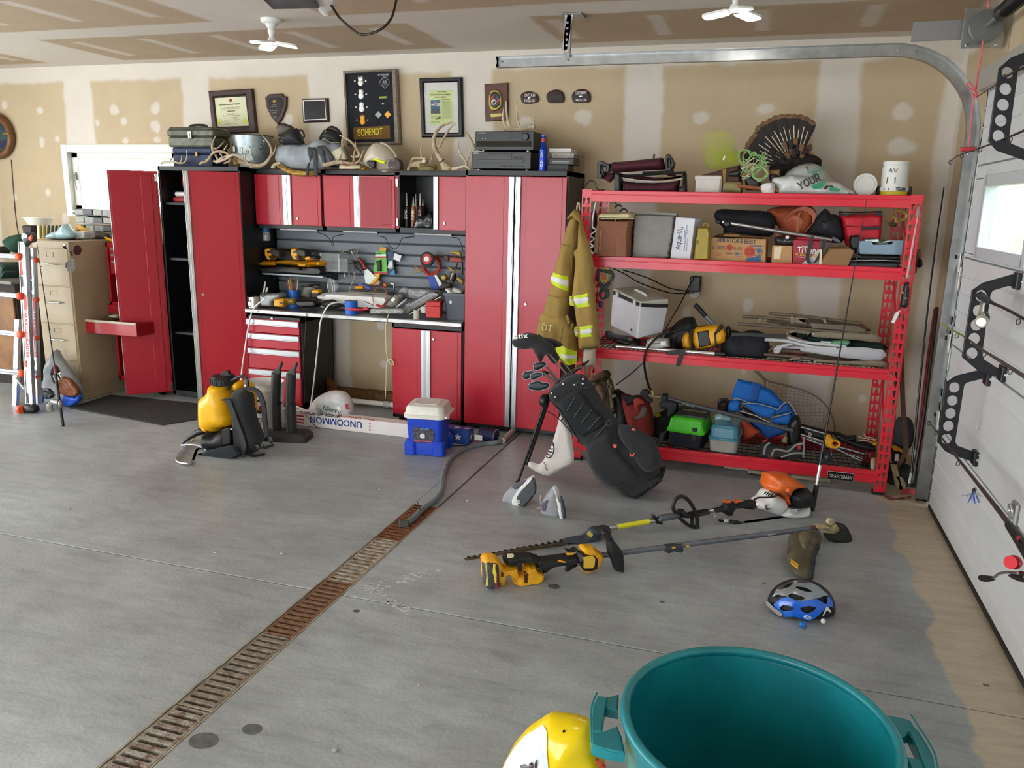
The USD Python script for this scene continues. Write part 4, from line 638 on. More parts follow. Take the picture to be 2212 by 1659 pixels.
# boot dryer
bd=thing('boot_dryer','black two-tube electric boot dryer between the bucket and the flagpole box','boot dryer');D_=Y(4.84)
base=onfloor(join(rloft([(.34,.2,.03,0),(.34,.2,.03,.03),(.30,.16,.03,.058),(.2,.1,.02,.066)],-3.2,4.86,12)));bd.add('base',base,mat('2e2d2b',.6,var=.2,vs=30))
for(x0,x1,yt)in((588,608,806),(620,640,808)):
    a=D_.hit((x0+x1)/2,934);b=D_.hit((x0+x1)/2-1,yt);r=(D_.hit(x1,870)[0]-D_.hit(x0,870)[0])/2
    p=bd.add('tube',join(cyl([a[0],4.84,.05],[a[0],4.84,b[2]*.55],r,20),cyl([a[0],4.84,b[2]*.55],[b[0],4.84,b[2]],r*.9,20)),mat('232324',.5));p.add('toe_hook',pf(D_,[(x0-2,yt+2),(x0+4,yt-8),(x0+10,yt-10),(x0+20,yt-26),(x0+24,yt-22),(x0+19,yt-8),(x1,yt-2),(x1-1,yt+5)],.014,s=.012,sm=1),mat('3a3833',.6));p.add('collar',torus([(a[0]+b[0])/2,4.84,b[2]*.55],r*.95,.004,n=20,s=6),BK2)
bd.add('vent_grille',box(-3.33,-3.27,4.735,4.74,.012,.04),BK2)
# long flagpole box
fx0,fx1,fy,fz=-4.165,-1.915,5.19,.105;t=thing('flagpole_box','long white cardboard flagpole box with starry blue ends lying before the base cabinets','box');nv=mat('1c3f8e',.5,var=.1,vs=20);wb=mat('e9e4e2',.6,var=.05,vs=6)
t.add('sleeve',box(fx0+.14,fx1-.2,fy,fy+.1,.001,fz,.003),wb)
for x0,x1 in((fx0,fx0+.145),(fx1-.205,fx1)):
    e=t.add('starry_end',box(x0,x1,fy-.003,fy+.103,0,fz+.003,.003),nv,label='navy end with white stars');q=[bev(Pl((0,fy-.0032,0)),star(.03,x,.052),.001,0)for x in np.arange(x0+.045,x1-.02,.075)]+[bev(Pl((0,0,fz+.0035),(0,0,1)),star(.028,x,fy+.05),.001,0)for x in np.arange(x0+.02,x1-.02,.075)]+[bev(Pl((x1+.0003,0,0),(1,0,0)),star(.03,fy+.05,.05),.001,0)];e.add('star',[TM(m.vertices,m.faces)for m in q],WHT)
FP=Pl((0,fy,0));a,b=FP.hit(*c2(668,1255)[0])[0],FP.hit(*c2(140,1150)[0])[0]
t.add('lettering',text('UNCOMMON',.046,(a,fy-.0003,.083),(-1,0,0),(0,0,-1),a-b),mat('27458f',.5),label='blue upside-down lettering');t.add('lettering',text('the Original',.035,(a+.1,fy+.03,fz+.0003),(-1,0,0),(0,-1,0),.33,bold=False),mat('b8473c',.5));t.add('lettering',text('TELESCOPING',.055,(FP.hit(*c2(450,1100)[0])[0],fy+.03,fz+.0003),(-1,0,0),(0,-1,0),.62),mat('20264a',.5))
sx=FP.hit(*c2(748,1240)[0])[0];t.add('star_row',[bev(Pl((0,fy-.0004,0)),star(.011,sx,z),.001,0)for z in(.03,.055,.08)],mat('c23a34',.5));t.add('red_stripe',[box(FP.hit(*c2(-30,1100)[0])[0],FP.hit(*c2(78,1100)[0])[0],fy-.0006,fy,z,z+.012,0)for z in(.02,.046,.072)],mat('c02a30',.5))
# blue and white cooler
cx,cy,rz=-2.135,4.975,9;CB=mat('0f3fc0',.35,var=.05,vs=6);t=thing('cooler','small blue cooler with white lid standing in front of the flagpole box','cooler')
t.add('body',rloft([(.236,.236,.03,.0),(.25,.25,.04,.004),(.255,.255,.04,.085),(.243,.243,.04,.1),(.262,.262,.04,.255),(.262,.262,.04,.262)],cx,cy,rz),CB)
for a,b in((-1,-1),(1,-1),(1,1)):t.add('foot',mov(rot(mov(rloft([(.07,.07,.02,.0),(.085,.085,.025,.006),(.085,.085,.025,.085),(.06,.06,.02,.105)],0,0),a*.1,b*.1),rz),cx,cy,.0),CB)
lid=t.add('lid',rloft([(.275,.275,.05,.258),(.298,.298,.055,.264),(.298,.298,.055,.288),(.285,.285,.05,.292),(.28,.28,.05,.3),(.275,.275,.05,.325),(.25,.25,.045,.345),(.2,.2,.04,.352),(.16,.16,.04,.353)],cx,cy,rz),mat('dfded6',.45,var=.12,vs=14));lid.add('lid_groove',rloft([(.17,.17,.03,.352),(.17,.17,.03,.356),(.14,.14,.03,.356),(.13,.13,.03,.354)],cx,cy,rz),mat('d2d1ca',.5))
t.add('handle',mov(rot(tube([(.15,.12,.275),(.152,.0,.285),(.15,-.12,.275)],.009,8,4),rz),cx,cy,0),WHT);t.add('pivot',mov(rot(cyl((.13,-.05,.27),(.158,-.05,.27),.022,16,.004),rz),cx,cy,0),WHT)
fr=V3(cx+.1327*math.sin(math.radians(rz)),cy-.1327*math.cos(math.radians(rz)),rz);lp=t.add('label',bev(fr.off(.0005-.003),[(-.075,.1),(-.045,.09),(.055,.098),(.07,.12),(.07,.175),(.035,.2),(-.07,.2),(-.075,.18)],.003,0),mat('17171c',.4,var=.5,vs=60,c2='5a5560'));lp.add('lettering',text('ICE CUBE',.014,fr.to([(-.03,.183)],.0)[0]-fr.n*.0015,fr.u,fr.v,.06),mat('4aa3e8',.5));lp.add('badge',bev(fr.off(-.0008),disc(.018,16,-.012,.14),.002,0),mat('cfd3da',.4));lp.add('badge_band',bev(fr.off(-.0012),rect(-.072,.05,.1,.107),.002,0),mat('c2467a',.5))
t=thing('crushed_can','dented navy blue paint can lying on its side near the grey hose','can');a,b=flo(1040,950,.05),flo(1073,946,.05);a[1]=b[1]=5.36;tin=lathe([(0,0),(.05,0),(.052,.004),(.047,.03),(.05,.06),(.048,.1),(.052,.122),(.05,.126),(0,.126)],24,(-1.875,5.33,.054),(1,-.15,-.05));tin=onfloor(tin);t.add('can_body',tin,mat('16224e',.4,.2,var=.3,vs=30));t.add('rim',torus((-1.75,5.312,.05),.05,.003,(1,-.15,-.05),24,6),SIL);t.add('loose_label',onfloor(box(-1.9,-1.84,5.262,5.265,.02,.06,.001),.001),WHT)
t=thing('drain_hose','grey discharge hose snaking from the pipe stub to the drain grate','hose');q=[(1098,942),(1075,955),(1050,958),(1010,968),(980,985),(965,1005),(956,1035),(953,1060),(940,1080),(915,1098),(898,1115),(880,1130)]
t.add('hose',onfloor(tube([flo(*p,.02 if k<2 else.013)for k,p in enumerate(q)],[.018,.017,.016,.016,.016,.016,.016,.016,.016,.015,.016,.017],10,5)),mat('747d83',.5,var=.15,vs=20));p=flo(872,1132,.012);t.add('end_fitting',onfloor(obox(p[0],p[1],0,.05,.035,.03,30)),mat('4d4a46',.7));p=flo(1083,950,.02);t.add('clamp',onfloor(obox(p[0],p[1],0,.05,.06,.045,40,.01)),mat('77766f',.5));t.add('cable_tie',tube([flo(908,1102,.028),flo(904,1090,.06),flo(901,1083,.075)],.0022,6,4),BK2)
t=solo('pipe_stub',onfloor(cyl(flo(1086,952,.022),flo(1122,917,.028),.02,14,.002)),mat('a8a69d',.5),'short grey pipe stub coming out from under the closed locker','pipe')
t=thing('drain_pipe','white pipe running along the floor under the worktop','pipe');t.add('pipe',cyl((-3.46,5.88,.045),(-2.72,5.88,.045),.022,14),WHT);x=flo(808,888,.045)[0];t.add('coupling',cyl((x-.03,5.88,.045),(x+.03,5.88,.045),.027,14,.003),mat('b9bab8',.5))
struct('trim_1',box(-3.49,-2.715,6.0,6.118,.0,.1,.003),mat('7a5a34',.8,var=.5,vs=20),'brown wooden sill along the foot of the wall below the worktop')
t=thing('moulded_seat','brown moulded oval board with a hand hole leaning below the worktop','board');M_=Y(5.93);cO=C(370,640,4.485)
g0=sg.Polygon(smooth_ring(M_.uv(cO(1380,900,1400,830,1460,790,1530,800,1580,860,1600,950,1590,1060,1400,1060)),4)).difference(sg.Polygon(smooth_ring(M_.uv(cO(1420,860,1440,830,1475,818,1484,860,1470,910,1440,920,1422,900)),3)));t.add('board',onfloor(bev(M_,g0,.02,.006)),mat('7a4a26',.45,var=.3,vs=12));t.add('slot',sh(M_.off(.001),cO(1505,850,1540,880,1530,880,1505,862),.004,0),mat('3a2214',.7))
t=thing('gift_bag','crumpled white plastic bag with holiday greeting resting on the flagpole box','bag');GB=Y(5.33);t.add('bag',onfloor(pf(GB,cO(1350,1060,1380,1010,1440,960,1540,915,1640,915,1700,950,1740,1020,1755,1110,1735,1190,1640,1180,1500,1170,1360,1130),.09,s=.1,amp=.035,fr=9,sm=2,seed=21,res=.011),.0),mat('dfe1e3',.3,var=.08,vs=20,coat=.3));t.add('lettering',join(rtext(GB,'Merry',cO(1545,1068)[0],.035,.15,.112,.001,-8,False),rtext(GB,'Christmas!',cO(1480,1085)[0],.03,.2,.114,.001,-12,False)),mat('2f4a4d',.6));t.add('bow',pf(GB.off(.11),cO(1680,1040,1720,1050,1715,1075,1735,1085,1700,1100,1690,1075),.004,s=.01,sm=2),mat('a33a3c',.6))
# cords
def cord(label,pts,r,mt,cat='cord',name='power_cord',sides=7,sm=6):return solo(name,tube(pts,r,sides,sm),mt,label,cat)
cw=mat('e8e6e0',.45);cord('white extension cord hanging down the drawer cabinet to the floor',[wal(572,645,5.54),wal(547,668,5.52),wal(536,710,5.52),wal(528,760,5.5),wal(522,805,5.3),wal(520,835,5.22)],.0065,cw);cord('white power cord looping from the worktop down to the bag',[wal(745,652,5.62),wal(712,658,5.535),wal(694,690,5.53),wal(689,725,5.54),wal(682,790,5.6),wal(675,850,5.6),wal(668,885,5.45),wal(655,884,5.42),wal(625,872,5.45)],.0065,cw);cord('thin cream cable with a loop hanging below the worktop edge',[wal(840,678,5.57),wal(834,700,5.55),wal(835,760,5.55),wal(842,784,5.55),wal(850,787,5.55),wal(846,777,5.55),wal(836,785,5.55),wal(834,830,5.57),wal(832,862,5.58)],.004,mat('d5c5a0',.5))
cord('thin black lead lying over the flagpole box',[wal(655,800,5.53),wal(652,880,5.5),flo(668,905,.115),flo(690,925,.004),flo(715,915,.01),wal(738,895,5.18)],.003,BK2)
cord('black cable lying on the floor behind the blue cooler',[flo(950,962,.004),flo(990,963,.004),flo(1030,961,.004)],.004,BK2)
t=solo('floor_mat',bev(Z(.009),Z(.009).uv([(150,880),(238,852),(440,872),(425,905),(350,917)]),.0085,.004),mat('2c2d2e',.85,var=.4,vs=25,bump=.3,bs=120),'dark rubber mat on the floor before the open locker','mat')
# ================================================================ on top of the lockers and wall cabinets
k1,k2,k3,k4,k5,k6,k7,k8=C(430,250,7.05),C(590,250,6.684),C(690,270,6.048),C(440,180,4.536),C(735,145,5.44),C(895,160,6.564),C(1040,170,5.08),C(875,220,3.299)
cT=C(340,140,3.95);TL,TU=1.9405,1.9305
def top(m,z=TU):return onfloor(m,z)
t=thing('toolbox','blue metal toolbox on the open locker under the green one','toolbox','old metal toolboxes');a,b,z=wal(373,340,5.72)[0],wal(458,340,5.72)[0],wal(415,318,5.72)[2]
t.add('body',box(a,b,5.72,5.93,TL,z-.055,.008),mat('1d2a45',.5,.3,var=.3,vs=25));t.add('lid',box(a-.003,b+.003,5.717,5.933,z-.054,z,.012),mat('20304e',.5,.3,var=.3,vs=25));t.add('latch',box((a+b)/2-.012+.05,(a+b)/2+.012+.05,5.708,5.718,z-.075,z-.035,.003),mat('9a7a4a',.4,.7));zb=z
t=thing('toolbox','grey-green metal toolbox with a chrome latch on top of the blue one','toolbox','old metal toolboxes');a,b,z=wal(361,290,5.71)[0],wal(459,290,5.71)[0],wal(405,274,5.71)[2];gm=mat('6d7266',.5,.35,var=.35,vs=18,c2='4e4b3f')
t.add('body',box(a,b,5.71,5.94,zb+.001,z-.075,.014),gm);ld=t.add('lid',join(box(a-.004,b+.004,5.706,5.944,z-.074,z-.02,.01),box(a+.004,b-.004,5.715,5.935,z-.03,z,.014)),gm);lx=wal(410,295,5.7)[0];t.add('latch',join(box(lx-.017,lx+.017,5.695,5.707,z-.095,z-.035,.003),box(lx-.008,lx+.008,5.69,5.697,z-.09,z-.05,.003)),CHR);t.add('handle',tube([(a+.13,5.825,z),(a+.15,5.825,z+.018),((a+b)/2,5.825,z+.024),(b-.15,5.825,z+.018),(b-.13,5.825,z)],.011,8,4),mat('3a352c',.6))
# antlers
ANT=mat('b9a78c',.55,var=.35,vs=16,c2='8e7a5e',bump=.2,bs=90);ANP=mat('d3c6ad',.5,var=.25,vs=14,c2='a8967a')
def antler(label,y,f,beams,grp='shed antlers on the cabinets',mt=None,z=TU,extra=None):
    p=Y(y);t=thing('antler',label,'antler',grp)
    for i,(q,r0,r1,*h)in enumerate(beams):
        pts=p.to(p.uv(f(*q)),np.linspace(*(h[0]if h else(0,0)),len(q)//2));pts[:,2]=np.maximum(pts[:,2],z+.004);m=top(tube(pts,np.linspace(r0,r1,len(pts)),9,4),z);t.add('main_beam' if i==0 else 'tine',m,mt or ANT)
    return t
antler('small pale antler lying against the blue toolbox at the left edge',5.66,cT,[((30,840,70,830,130,825,190,840,235,830,252,780,250,728),.011,.003),((190,838,205,810,208,765),.008,.002),((110,826,120,800,145,795),.008,.003)],mt=ANP,z=TL)
antler('branching antler with an upright fork, leaning by the green toolbox',5.66,k1,[((20,740,60,715,120,700,170,660,230,580,320,545,430,560,500,610,520,690,440,730),.013,.008,(.0,.05)),((225,585,200,480,205,420,225,360,255,305),.013,.003),((225,500,290,490,340,440,385,390),.009,.002),((130,690,105,670,80,663),.006,.002),((250,590,270,640,300,690),.01,.006),((320,560,345,610,355,660),.011,.005)],z=TL)
antler('tangled pale antler before the galvanized bucket',5.64,k1,[((330,715,400,690,470,660,560,600,640,620,720,670,770,720),.013,.004,(.06,.02)),((300,690,330,700,420,640,540,600),.010,.005,(.07,.04)),((380,520,410,470,435,435),.006,.002),((470,660,520,620,560,640),.007,.003)],mt=ANP,z=TL)
antler('long curved brown antler sweeping round the galvanized bucket',5.70,k1,[((560,690,640,700,760,745,900,765,1000,730,1070,650,1105,560,1080,450,1010,350,960,300),.022,.004),((1090,620,1140,560,1165,490,1168,420),.008,.002),((1000,380,985,385,978,370),.007,.002)]).add('skull_plate',blob(Y(5.70).hit(*k1(575,695)[0]),(.035,.03,.03),amp=.4,seed=3,sub=2),mat('a5804a',.7,var=.5,vs=40))
antler('short antler end lying between the bucket and the grey pants',5.68,k1,[((1120,800,1150,750,1200,725,1240,720),.016,.009),((1180,735,1200,760,1210,790),.008,.004)],mt=ANP)
t=thing('minnow_bucket','galvanized minnow bucket with faded white print on the wall cabinets','bucket');a,b=wal(506,320,5.83)[0],wal(581,320,5.83)[0];bx,R,z1=(a+b)/2,(b-a)/2,wal(545,294,5.83)[2]
t.add('pail',lathe([(0,TU),(R*.72,TU),(R*.74,TU+.006),(R*.95,z1-.03),(R*.97,z1),(R*1.0,z1+.004),(R*.95,z1+.004),(R*.72,TU+.02),(0,TU+.02)],40,(bx,5.85,0)),mat('9aa6aa',.38,.7,var=.3,vs=14));t.add('rim',torus((bx,5.85,z1),R*.99,.004,n=32,s=6),DKG);t.add('bail',tube([(bx-R,5.83,z1-.03),(bx-R*.9,5.80,z1-.1),(bx-.0,5.75,TU+.05),(bx+R*.6,5.77,TU+.08),(bx+R*.95,5.83,z1-.03)],.003,6,6),DKG);t.add('ear',torus((bx+R*.78,5.775,z1-.09),.018,.003,(.6,-.7,0),16,6),DKG)
pr=mat('d5d8d2',.5);q=[]
for s,h,x,z in(('Bait',.045,-.03,.12),('Water',.05,-.06,.065)):m=text(s,h,(0,0,0),w=len(s)*.028);q.append(wrap(mov(m,x,0,TU+z),bx,5.85,R*.93))
t.add('lettering',join(*q),pr);t.add('print',[wrap(bev(Pl((0,0,0)),g_,.001,0),bx,5.85,R*.935+(z_-.1)*.1)for g_,z_ in((disc(.026,16,-.095,TU+.15),.15),([(.04,TU+.14),(.085,TU+.14),(.06,TU+.18)],.16),([(.05,TU+.06),(.09,TU+.07),(.075,TU+.12)],.09),(rect(-.05,.09,TU+.028,TU+.034),.03))],pr)
# turnout pants with boots
t=thing('turnout_pants','bundled grey turnout pants with black boots and straps on the wall cabinets','pants');P_=Y(5.80);gy=mat('9aa1a8',.8,var=.2,vs=9,bump=.3,bs=60)
t.add('fabric',top(pf(P_,k2(60,640,80,520,110,440,200,410,340,405,450,420,560,400,640,350,740,340,830,400,980,395,1040,480,1060,650,900,780,700,800,500,800,300,790,140,740),.12,s=.12,amp=.045,fr=7,sm=2,seed=2,res=.014)),gy)
t.add('liner_hem',top(pf(P_.off(.085),k2(70,700,110,690,220,760,400,795,560,800,760,770,770,790,640,820,560,870,380,880,230,840,100,760),.045,s=.03,amp=.008,sm=2),TU-.06),mat('c09a4a',.85,var=.3,vs=14))
for q in((495,455,565,465,570,560,530,690,510,860,470,860,490,720,530,660,505,560),(565,470,625,480,640,640,650,860,600,870,580,700),(625,470,700,430,740,540,765,680,720,690,690,600),(700,440,740,430,830,530,880,620,820,650,770,560)):t.add('strap',pf(P_.off(.128),k2(*q),.006,s=.01,sm=2),BK)
t.add('knee_patch',pf(P_.off(.1),k2(830,520,990,440,1050,560,1060,640,900,640,850,590),.02,s=.03,amp=.006,sm=1),mat('b9b49d',.85,var=.2,vs=20))
for bo,li,lp in((k2(110,300,190,250,340,175,400,300,445,410,320,410,180,415,140,350),k2(55,190,80,135,150,120,220,140,290,190,110,300,70,240),(k2(370,215,420,215,450,290,430,325),k2(160,410,100,380,90,340,130,325))),(k2(740,250,830,200,970,265,985,390,830,380,740,320),k2(760,210,840,155,930,190,985,270,900,230,830,200),(k2(745,210,690,290,680,340,730,290),))):
    p=t.add('boot',pf(P_.off(.03),bo,.075,s=.06,sm=1,amp=.006),mat('222325',.65));p.add('boot_lining',pf(P_.off(.0),li,.05,s=.04,sm=2),mat('6f665c',.9));p.add('boot_rim',ln(P_.off(.03),li+li[:1],.006,0,4,6),BK2);[p.add('pull_loop',ln(P_.off(.05),l,.007,0,5,6),BK2)for l in lp]
antler('thick antler stub with a red cord wound round it',5.68,k2,[((730,705,800,700,900,675,1000,670,1100,690,1200,690),.019,.011),((900,675,960,610,1000,510),.012,.002),((1160,690,1170,560,1190,440,1182,345),.009,.002),((1190,690,1250,640,1290,540,1320,480),.009,.003)]).add('red_cord',[torus(Y(5.68).hit(*k2(x,y_)[0]),.022,.0025,(1,.2,a_),16,5)for x,y_,a_ in((1010,690,.3),(1060,720,1.2),(1120,720,.8),(1170,700,.1),(1090,740,2))],mat('c8403c',.6),label='red cord')
antler('slender grey antler arching up to the framed badge display',5.72,k2,[((960,280,1060,330,1150,400,1220,500,1250,580),.006,.013),((1060,640,1020,540,1000,420,1000,330),.016,.007),((1250,580,1160,600,1120,570),.012,.004)])
antler('pale cut antler base lying end-on below the red cord',5.63,k2,[((975,740,1050,760,1150,750,1260,740),.023,.014)],mt=ANP)
t=thing('cloth_roll','small brown rag stuffed under the antlers','cloth');t.add('rag',top(pf(Y(5.72),k2(760,740,850,720,960,740,1200,760,1200,800,800,805),.05,amp=.02,fr=14,seed=8,sm=2)),mat('3b2f28',.9))
# fire helmet
t=thing('fire_helmet','white fire helmet with yellow reflective strips on the wall cabinets','helmet');H2=Y(5.80);hc=H2.hit(*k3(800,420)[0])[0]
t.add('shell',pf(H2,k3(590,500,620,380,690,270,750,230,820,228,900,270,970,350,1010,420,1080,440,1080,560,900,600,740,580,640,560),.13,s=.13,sm=2,res=.011),mat('c9c0ae',.4,var=.12,vs=9,coat=.2));t.add('ridge',ln(H2.off(.05),k3(800,232,880,262,960,340,1010,420),.008,0,4),mat('b8ad99',.45))
t.add('brim',top(pf(H2,k3(480,490,560,450,620,470,740,560,900,590,1060,560,1110,580,1180,600,1000,620,880,640,760,590,640,560,540,525),.15,s=.1,sm=2,res=.012),TU-.012),mat('c3b9a6',.45,var=.15,vs=9));t.add('rear_flap',pf(H2.off(-.02),k3(880,425,1010,405,1100,440,1180,590,1090,600,1020,540),.08,s=.05,sm=2),mat('978a78',.6,var=.2,vs=14))
sf=mat('e3ec10',.45)
for q in((605,385,660,400,665,445,605,430),(705,425,770,440,870,475,860,515,760,485,710,460)):t.add('reflective_strip',pf(H2.off(.113 if q[0]>650 else.09),k3(*q),.012,s=.01,sm=1),sf)
sd=t.add('front_shield',pf(H2.off(.09),k3(910,480,960,440,1030,435,1080,480,1080,590,980,600,920,580),.03,s=.01,sm=2),mat('453732',.6));sd.add('lettering',join(rtext(H2,'BATTALION',k3(945,480)[0],.012,.075,.122,.001),rtext(H2,'CHIEF',k3(945,578)[0],.014,.085,.122,.001)),mat('8f867c',.5));t.add('eye_shield',pf(H2.off(.12),k3(620,490,645,460,690,462,740,470,742,580,690,560,640,525),.02,s=.012,sm=1),BK2);t.add('yellow_tab',top(pf(H2.off(.05),k3(540,590,570,550,635,548,600,580,560,605),.02,sm=1)),mat('cf9a1c',.6))
# skulls, cloth and antlers beside the stereo
t=thing('deer_skull','pale skull plate with antler stub and knots beside the fire helmet','skull');S2=Y(5.78);bn=mat('cbbd9f',.6,var=.3,vs=30,c2='a58c62');t.add('bone',top(join(tube(S2.to(S2.uv(k8(25,490,30,465,60,450,100,455,110,480))),.014,8,4),tube(S2.to(S2.uv(k8(35,470,50,410,90,402,150,405))),.008,8,4),tube(S2.to(S2.uv(k8(60,440,120,430,160,425))),.014,8,3))),bn);t.add('antler_stub',join(tube(S2.to(S2.uv(k8(118,400,112,350,118,308))),[.007,.005,.002],7,4),cyl(S2.hit(*k8(150,425)[0])+[0,-.01,0],S2.hit(*k8(150,425)[0])+[0,-.045,0],.016,12,.003)),ANP)
t=thing('camouflage_cloth','rolled olive cloth lying between skull and brown antler','cloth');t.add('roll',top(join(cyl(wal(907,365,5.72)+[0,0,.012],wal(940,365,5.72)+[0,.02,.012],.022,14,.006),pf(Y(5.70),k8(100,470,160,455,210,465,215,490,110,495),.03,sm=2))),mat('7c7548',.9,var=.4,vs=40))
antler('tall brown antlers on a skull cap, reaching over the white certificate frame',5.74,k8,[((265,420,230,370,205,300,215,230,260,175,320,150,345,150),.021,.004),((238,330,270,270,320,190,365,152),.012,.003),((180,440,195,380,215,320),.008,.003)]).add('skull_cap',top(pf(Y(5.74),k8(250,440,275,420,310,440,340,470,320,495,270,495,260,470),.035,s=.03,amp=.008,fr=30,sm=1)),bn)
antler('forked grey antler leaning against the lower stereo unit',5.70,k8,[((330,480,400,465,440,440,400,380,380,320,382,285),.013,.003),((430,430,460,380,474,330),.010,.002),((420,450,450,470,470,490),.012,.006)],mt=ANP)
antler('single dark tine rising left of the upper stereo unit',5.86,k8,[((500,345,475,280,450,235,430,205),.012,.002)])
# hi-fi
t=thing('cd_player','black CD changer lying under the receiver on the closed locker','stereo unit','black hi-fi units stacked on the locker');A_=5.66;BD=mat('141517',.32)
a,b,z0,z1=wal(1020,350,A_)[0],wal(1147,350,A_)[0],TU+.012,wal(1080,328,A_)[2];t.add('case',box(a,b,A_+.004,A_+.33,z0,z1,.004),mat('191a1c',.5));t.add('fascia',box(a,b,A_-.004,A_+.004,z0,z1,.003),BD)
w,h=b-a,z1-z0;t.add('display',box(a+.29*w,a+.68*w,A_-.006,A_-.003,z1-.42*h,z1-.1*h,.001),mat('0a0b0d',.12));t.add('disc_tray',box(a+.1*w,a+.88*w,A_-.007,A_-.003,z0+.36*h,z0+.55*h,.002),mat('1d1e21',.3));t.add('lettering',text('SONY',.011,(a+.012,A_-.0045,z1-.016)),mat('c8c8c4',.4))
for k in range(5):t.add('button',box(a+(.7+.035*k)*w,a+(.725+.035*k)*w,A_-.007,A_-.003,z1-.38*h,z1-.28*h,.001),DKG)
for k in range(8):t.add('button',box(a+(.5+.05*k)*w,a+(.535+.05*k)*w,A_-.006,A_-.003,z0+.13*h,z0+.2*h,.001),DKG)
for x in(a+.04,b-.04):t.add('foot',cyl((x,A_+.04,TU),(x,A_+.04,z0),.014,12),mat('8f8f8c',.3,.6))
zc=z1;t=thing('receiver','black stereo receiver with a big volume knob on top of the CD changer','stereo unit','black hi-fi units stacked on the locker');a,b,z0,z1=wal(1027,305,A_)[0],wal(1153,305,A_)[0],zc+.012,wal(1090,284,A_)[2];w,h=b-a,z1-z0
t.add('case',box(a,b,A_+.004,A_+.34,z0,z1,.004),mat('191a1c',.5));t.add('fascia',box(a,b,A_-.004,A_+.004,z0,z1,.003),BD);t.add('glass_band',box(a+.02*w,b-.03*w,A_-.006,A_-.003,z0+.18*h,z0+.48*h,.001),mat('08090b',.08));t.add('volume_knob',join(lathe([(.026,0),(.026,.012),(.022,.018),(0,.018)],24,(a+.865*w,A_-.004,z0+.7*h),(0,-1,0)),torus((a+.865*w,A_-.005,z0+.7*h),.031,.0025,(0,-1,0),24,6)),mat('232427',.3));t.add('lettering',text('PIONEER',.007,(a+.02,A_-.0045,z1-.014),w=.06),mat('b8b8b4',.4))
for x in(.13,.175):t.add('indicator',cyl((a+x*w,A_-.003,z0+.62*h),(a+x*w,A_-.007,z0+.62*h),.004,10),mat('d8d8d4',.4))
for k in range(8):t.add('button',box(a+(.58+.05*(k%4))*w,a+(.605+.05*(k%4))*w,A_-.006,A_-.003,z0+(.66+.14*(k//4))*h,z0+(.7+.14*(k//4))*h,.001),DKG)
for x in(a+.05,b-.05):t.add('foot',cyl((x,A_+.04,zc),(x,A_+.04,z0),.014,12),mat('8f8f8c',.3,.6))
antler('pale antler with three upright tines lying on the receiver',5.80,k7,[((255,545,320,558,400,560,480,550,550,525,585,530),.016,.018),((300,555,255,500,235,420,245,320),.013,.003),((320,555,290,460,275,350,270,245),.013,.003),((430,558,400,470,385,350,380,240),.010,.003),((560,520,580,470,575,400),.009,.002),((575,480,540,440,515,415),.007,.002)],mt=ANP,z=z1+.001)
t=thing('beer_bottle','tall blue aluminium beer bottle standing right of the hi-fi units','bottle');p=wal(1171,360,5.68);bx=p[0];z1=wal(1171,291,5.68)[2];hh=z1-TU
t.add('bottle',lathe([(0,TU),(.027,TU),(.03,TU+.005),(.03,TU+.56*hh),(.027,TU+.64*hh),(.016,TU+.78*hh),(.0155,TU+.95*hh),(.0165,z1-.004),(0,z1)],24,(bx,5.70,0)),mat('1a3fb0',.25,.5));t.add('cap',lathe([(.0175,z1-.012),(.0175,z1-.002),(.012,z1+.001),(0,z1+.001)],16,(bx,5.70,0)),mat('5a78d0',.3,.6));m=text('BUD LIGHT',.02,(0,0,0),(0,0,1),(-1,0,0),.12);t.add('lettering',wrap(mov(m,.008,0,TU+.03),bx,5.70,.0302),WHT);t.add('neck_label',lathe([(.0168,TU+.8*hh),(.0168,TU+.9*hh)],16,(bx,5.70,0)),mat('b8434a',.4));t.add('swoosh',wrap(bev(Pl((0,0,0)),[(-.02,TU+.03),(.0,TU+.015),(.02,TU+.05),(.0,TU+.025)],.001,0),bx,5.7,.0304),WHT)
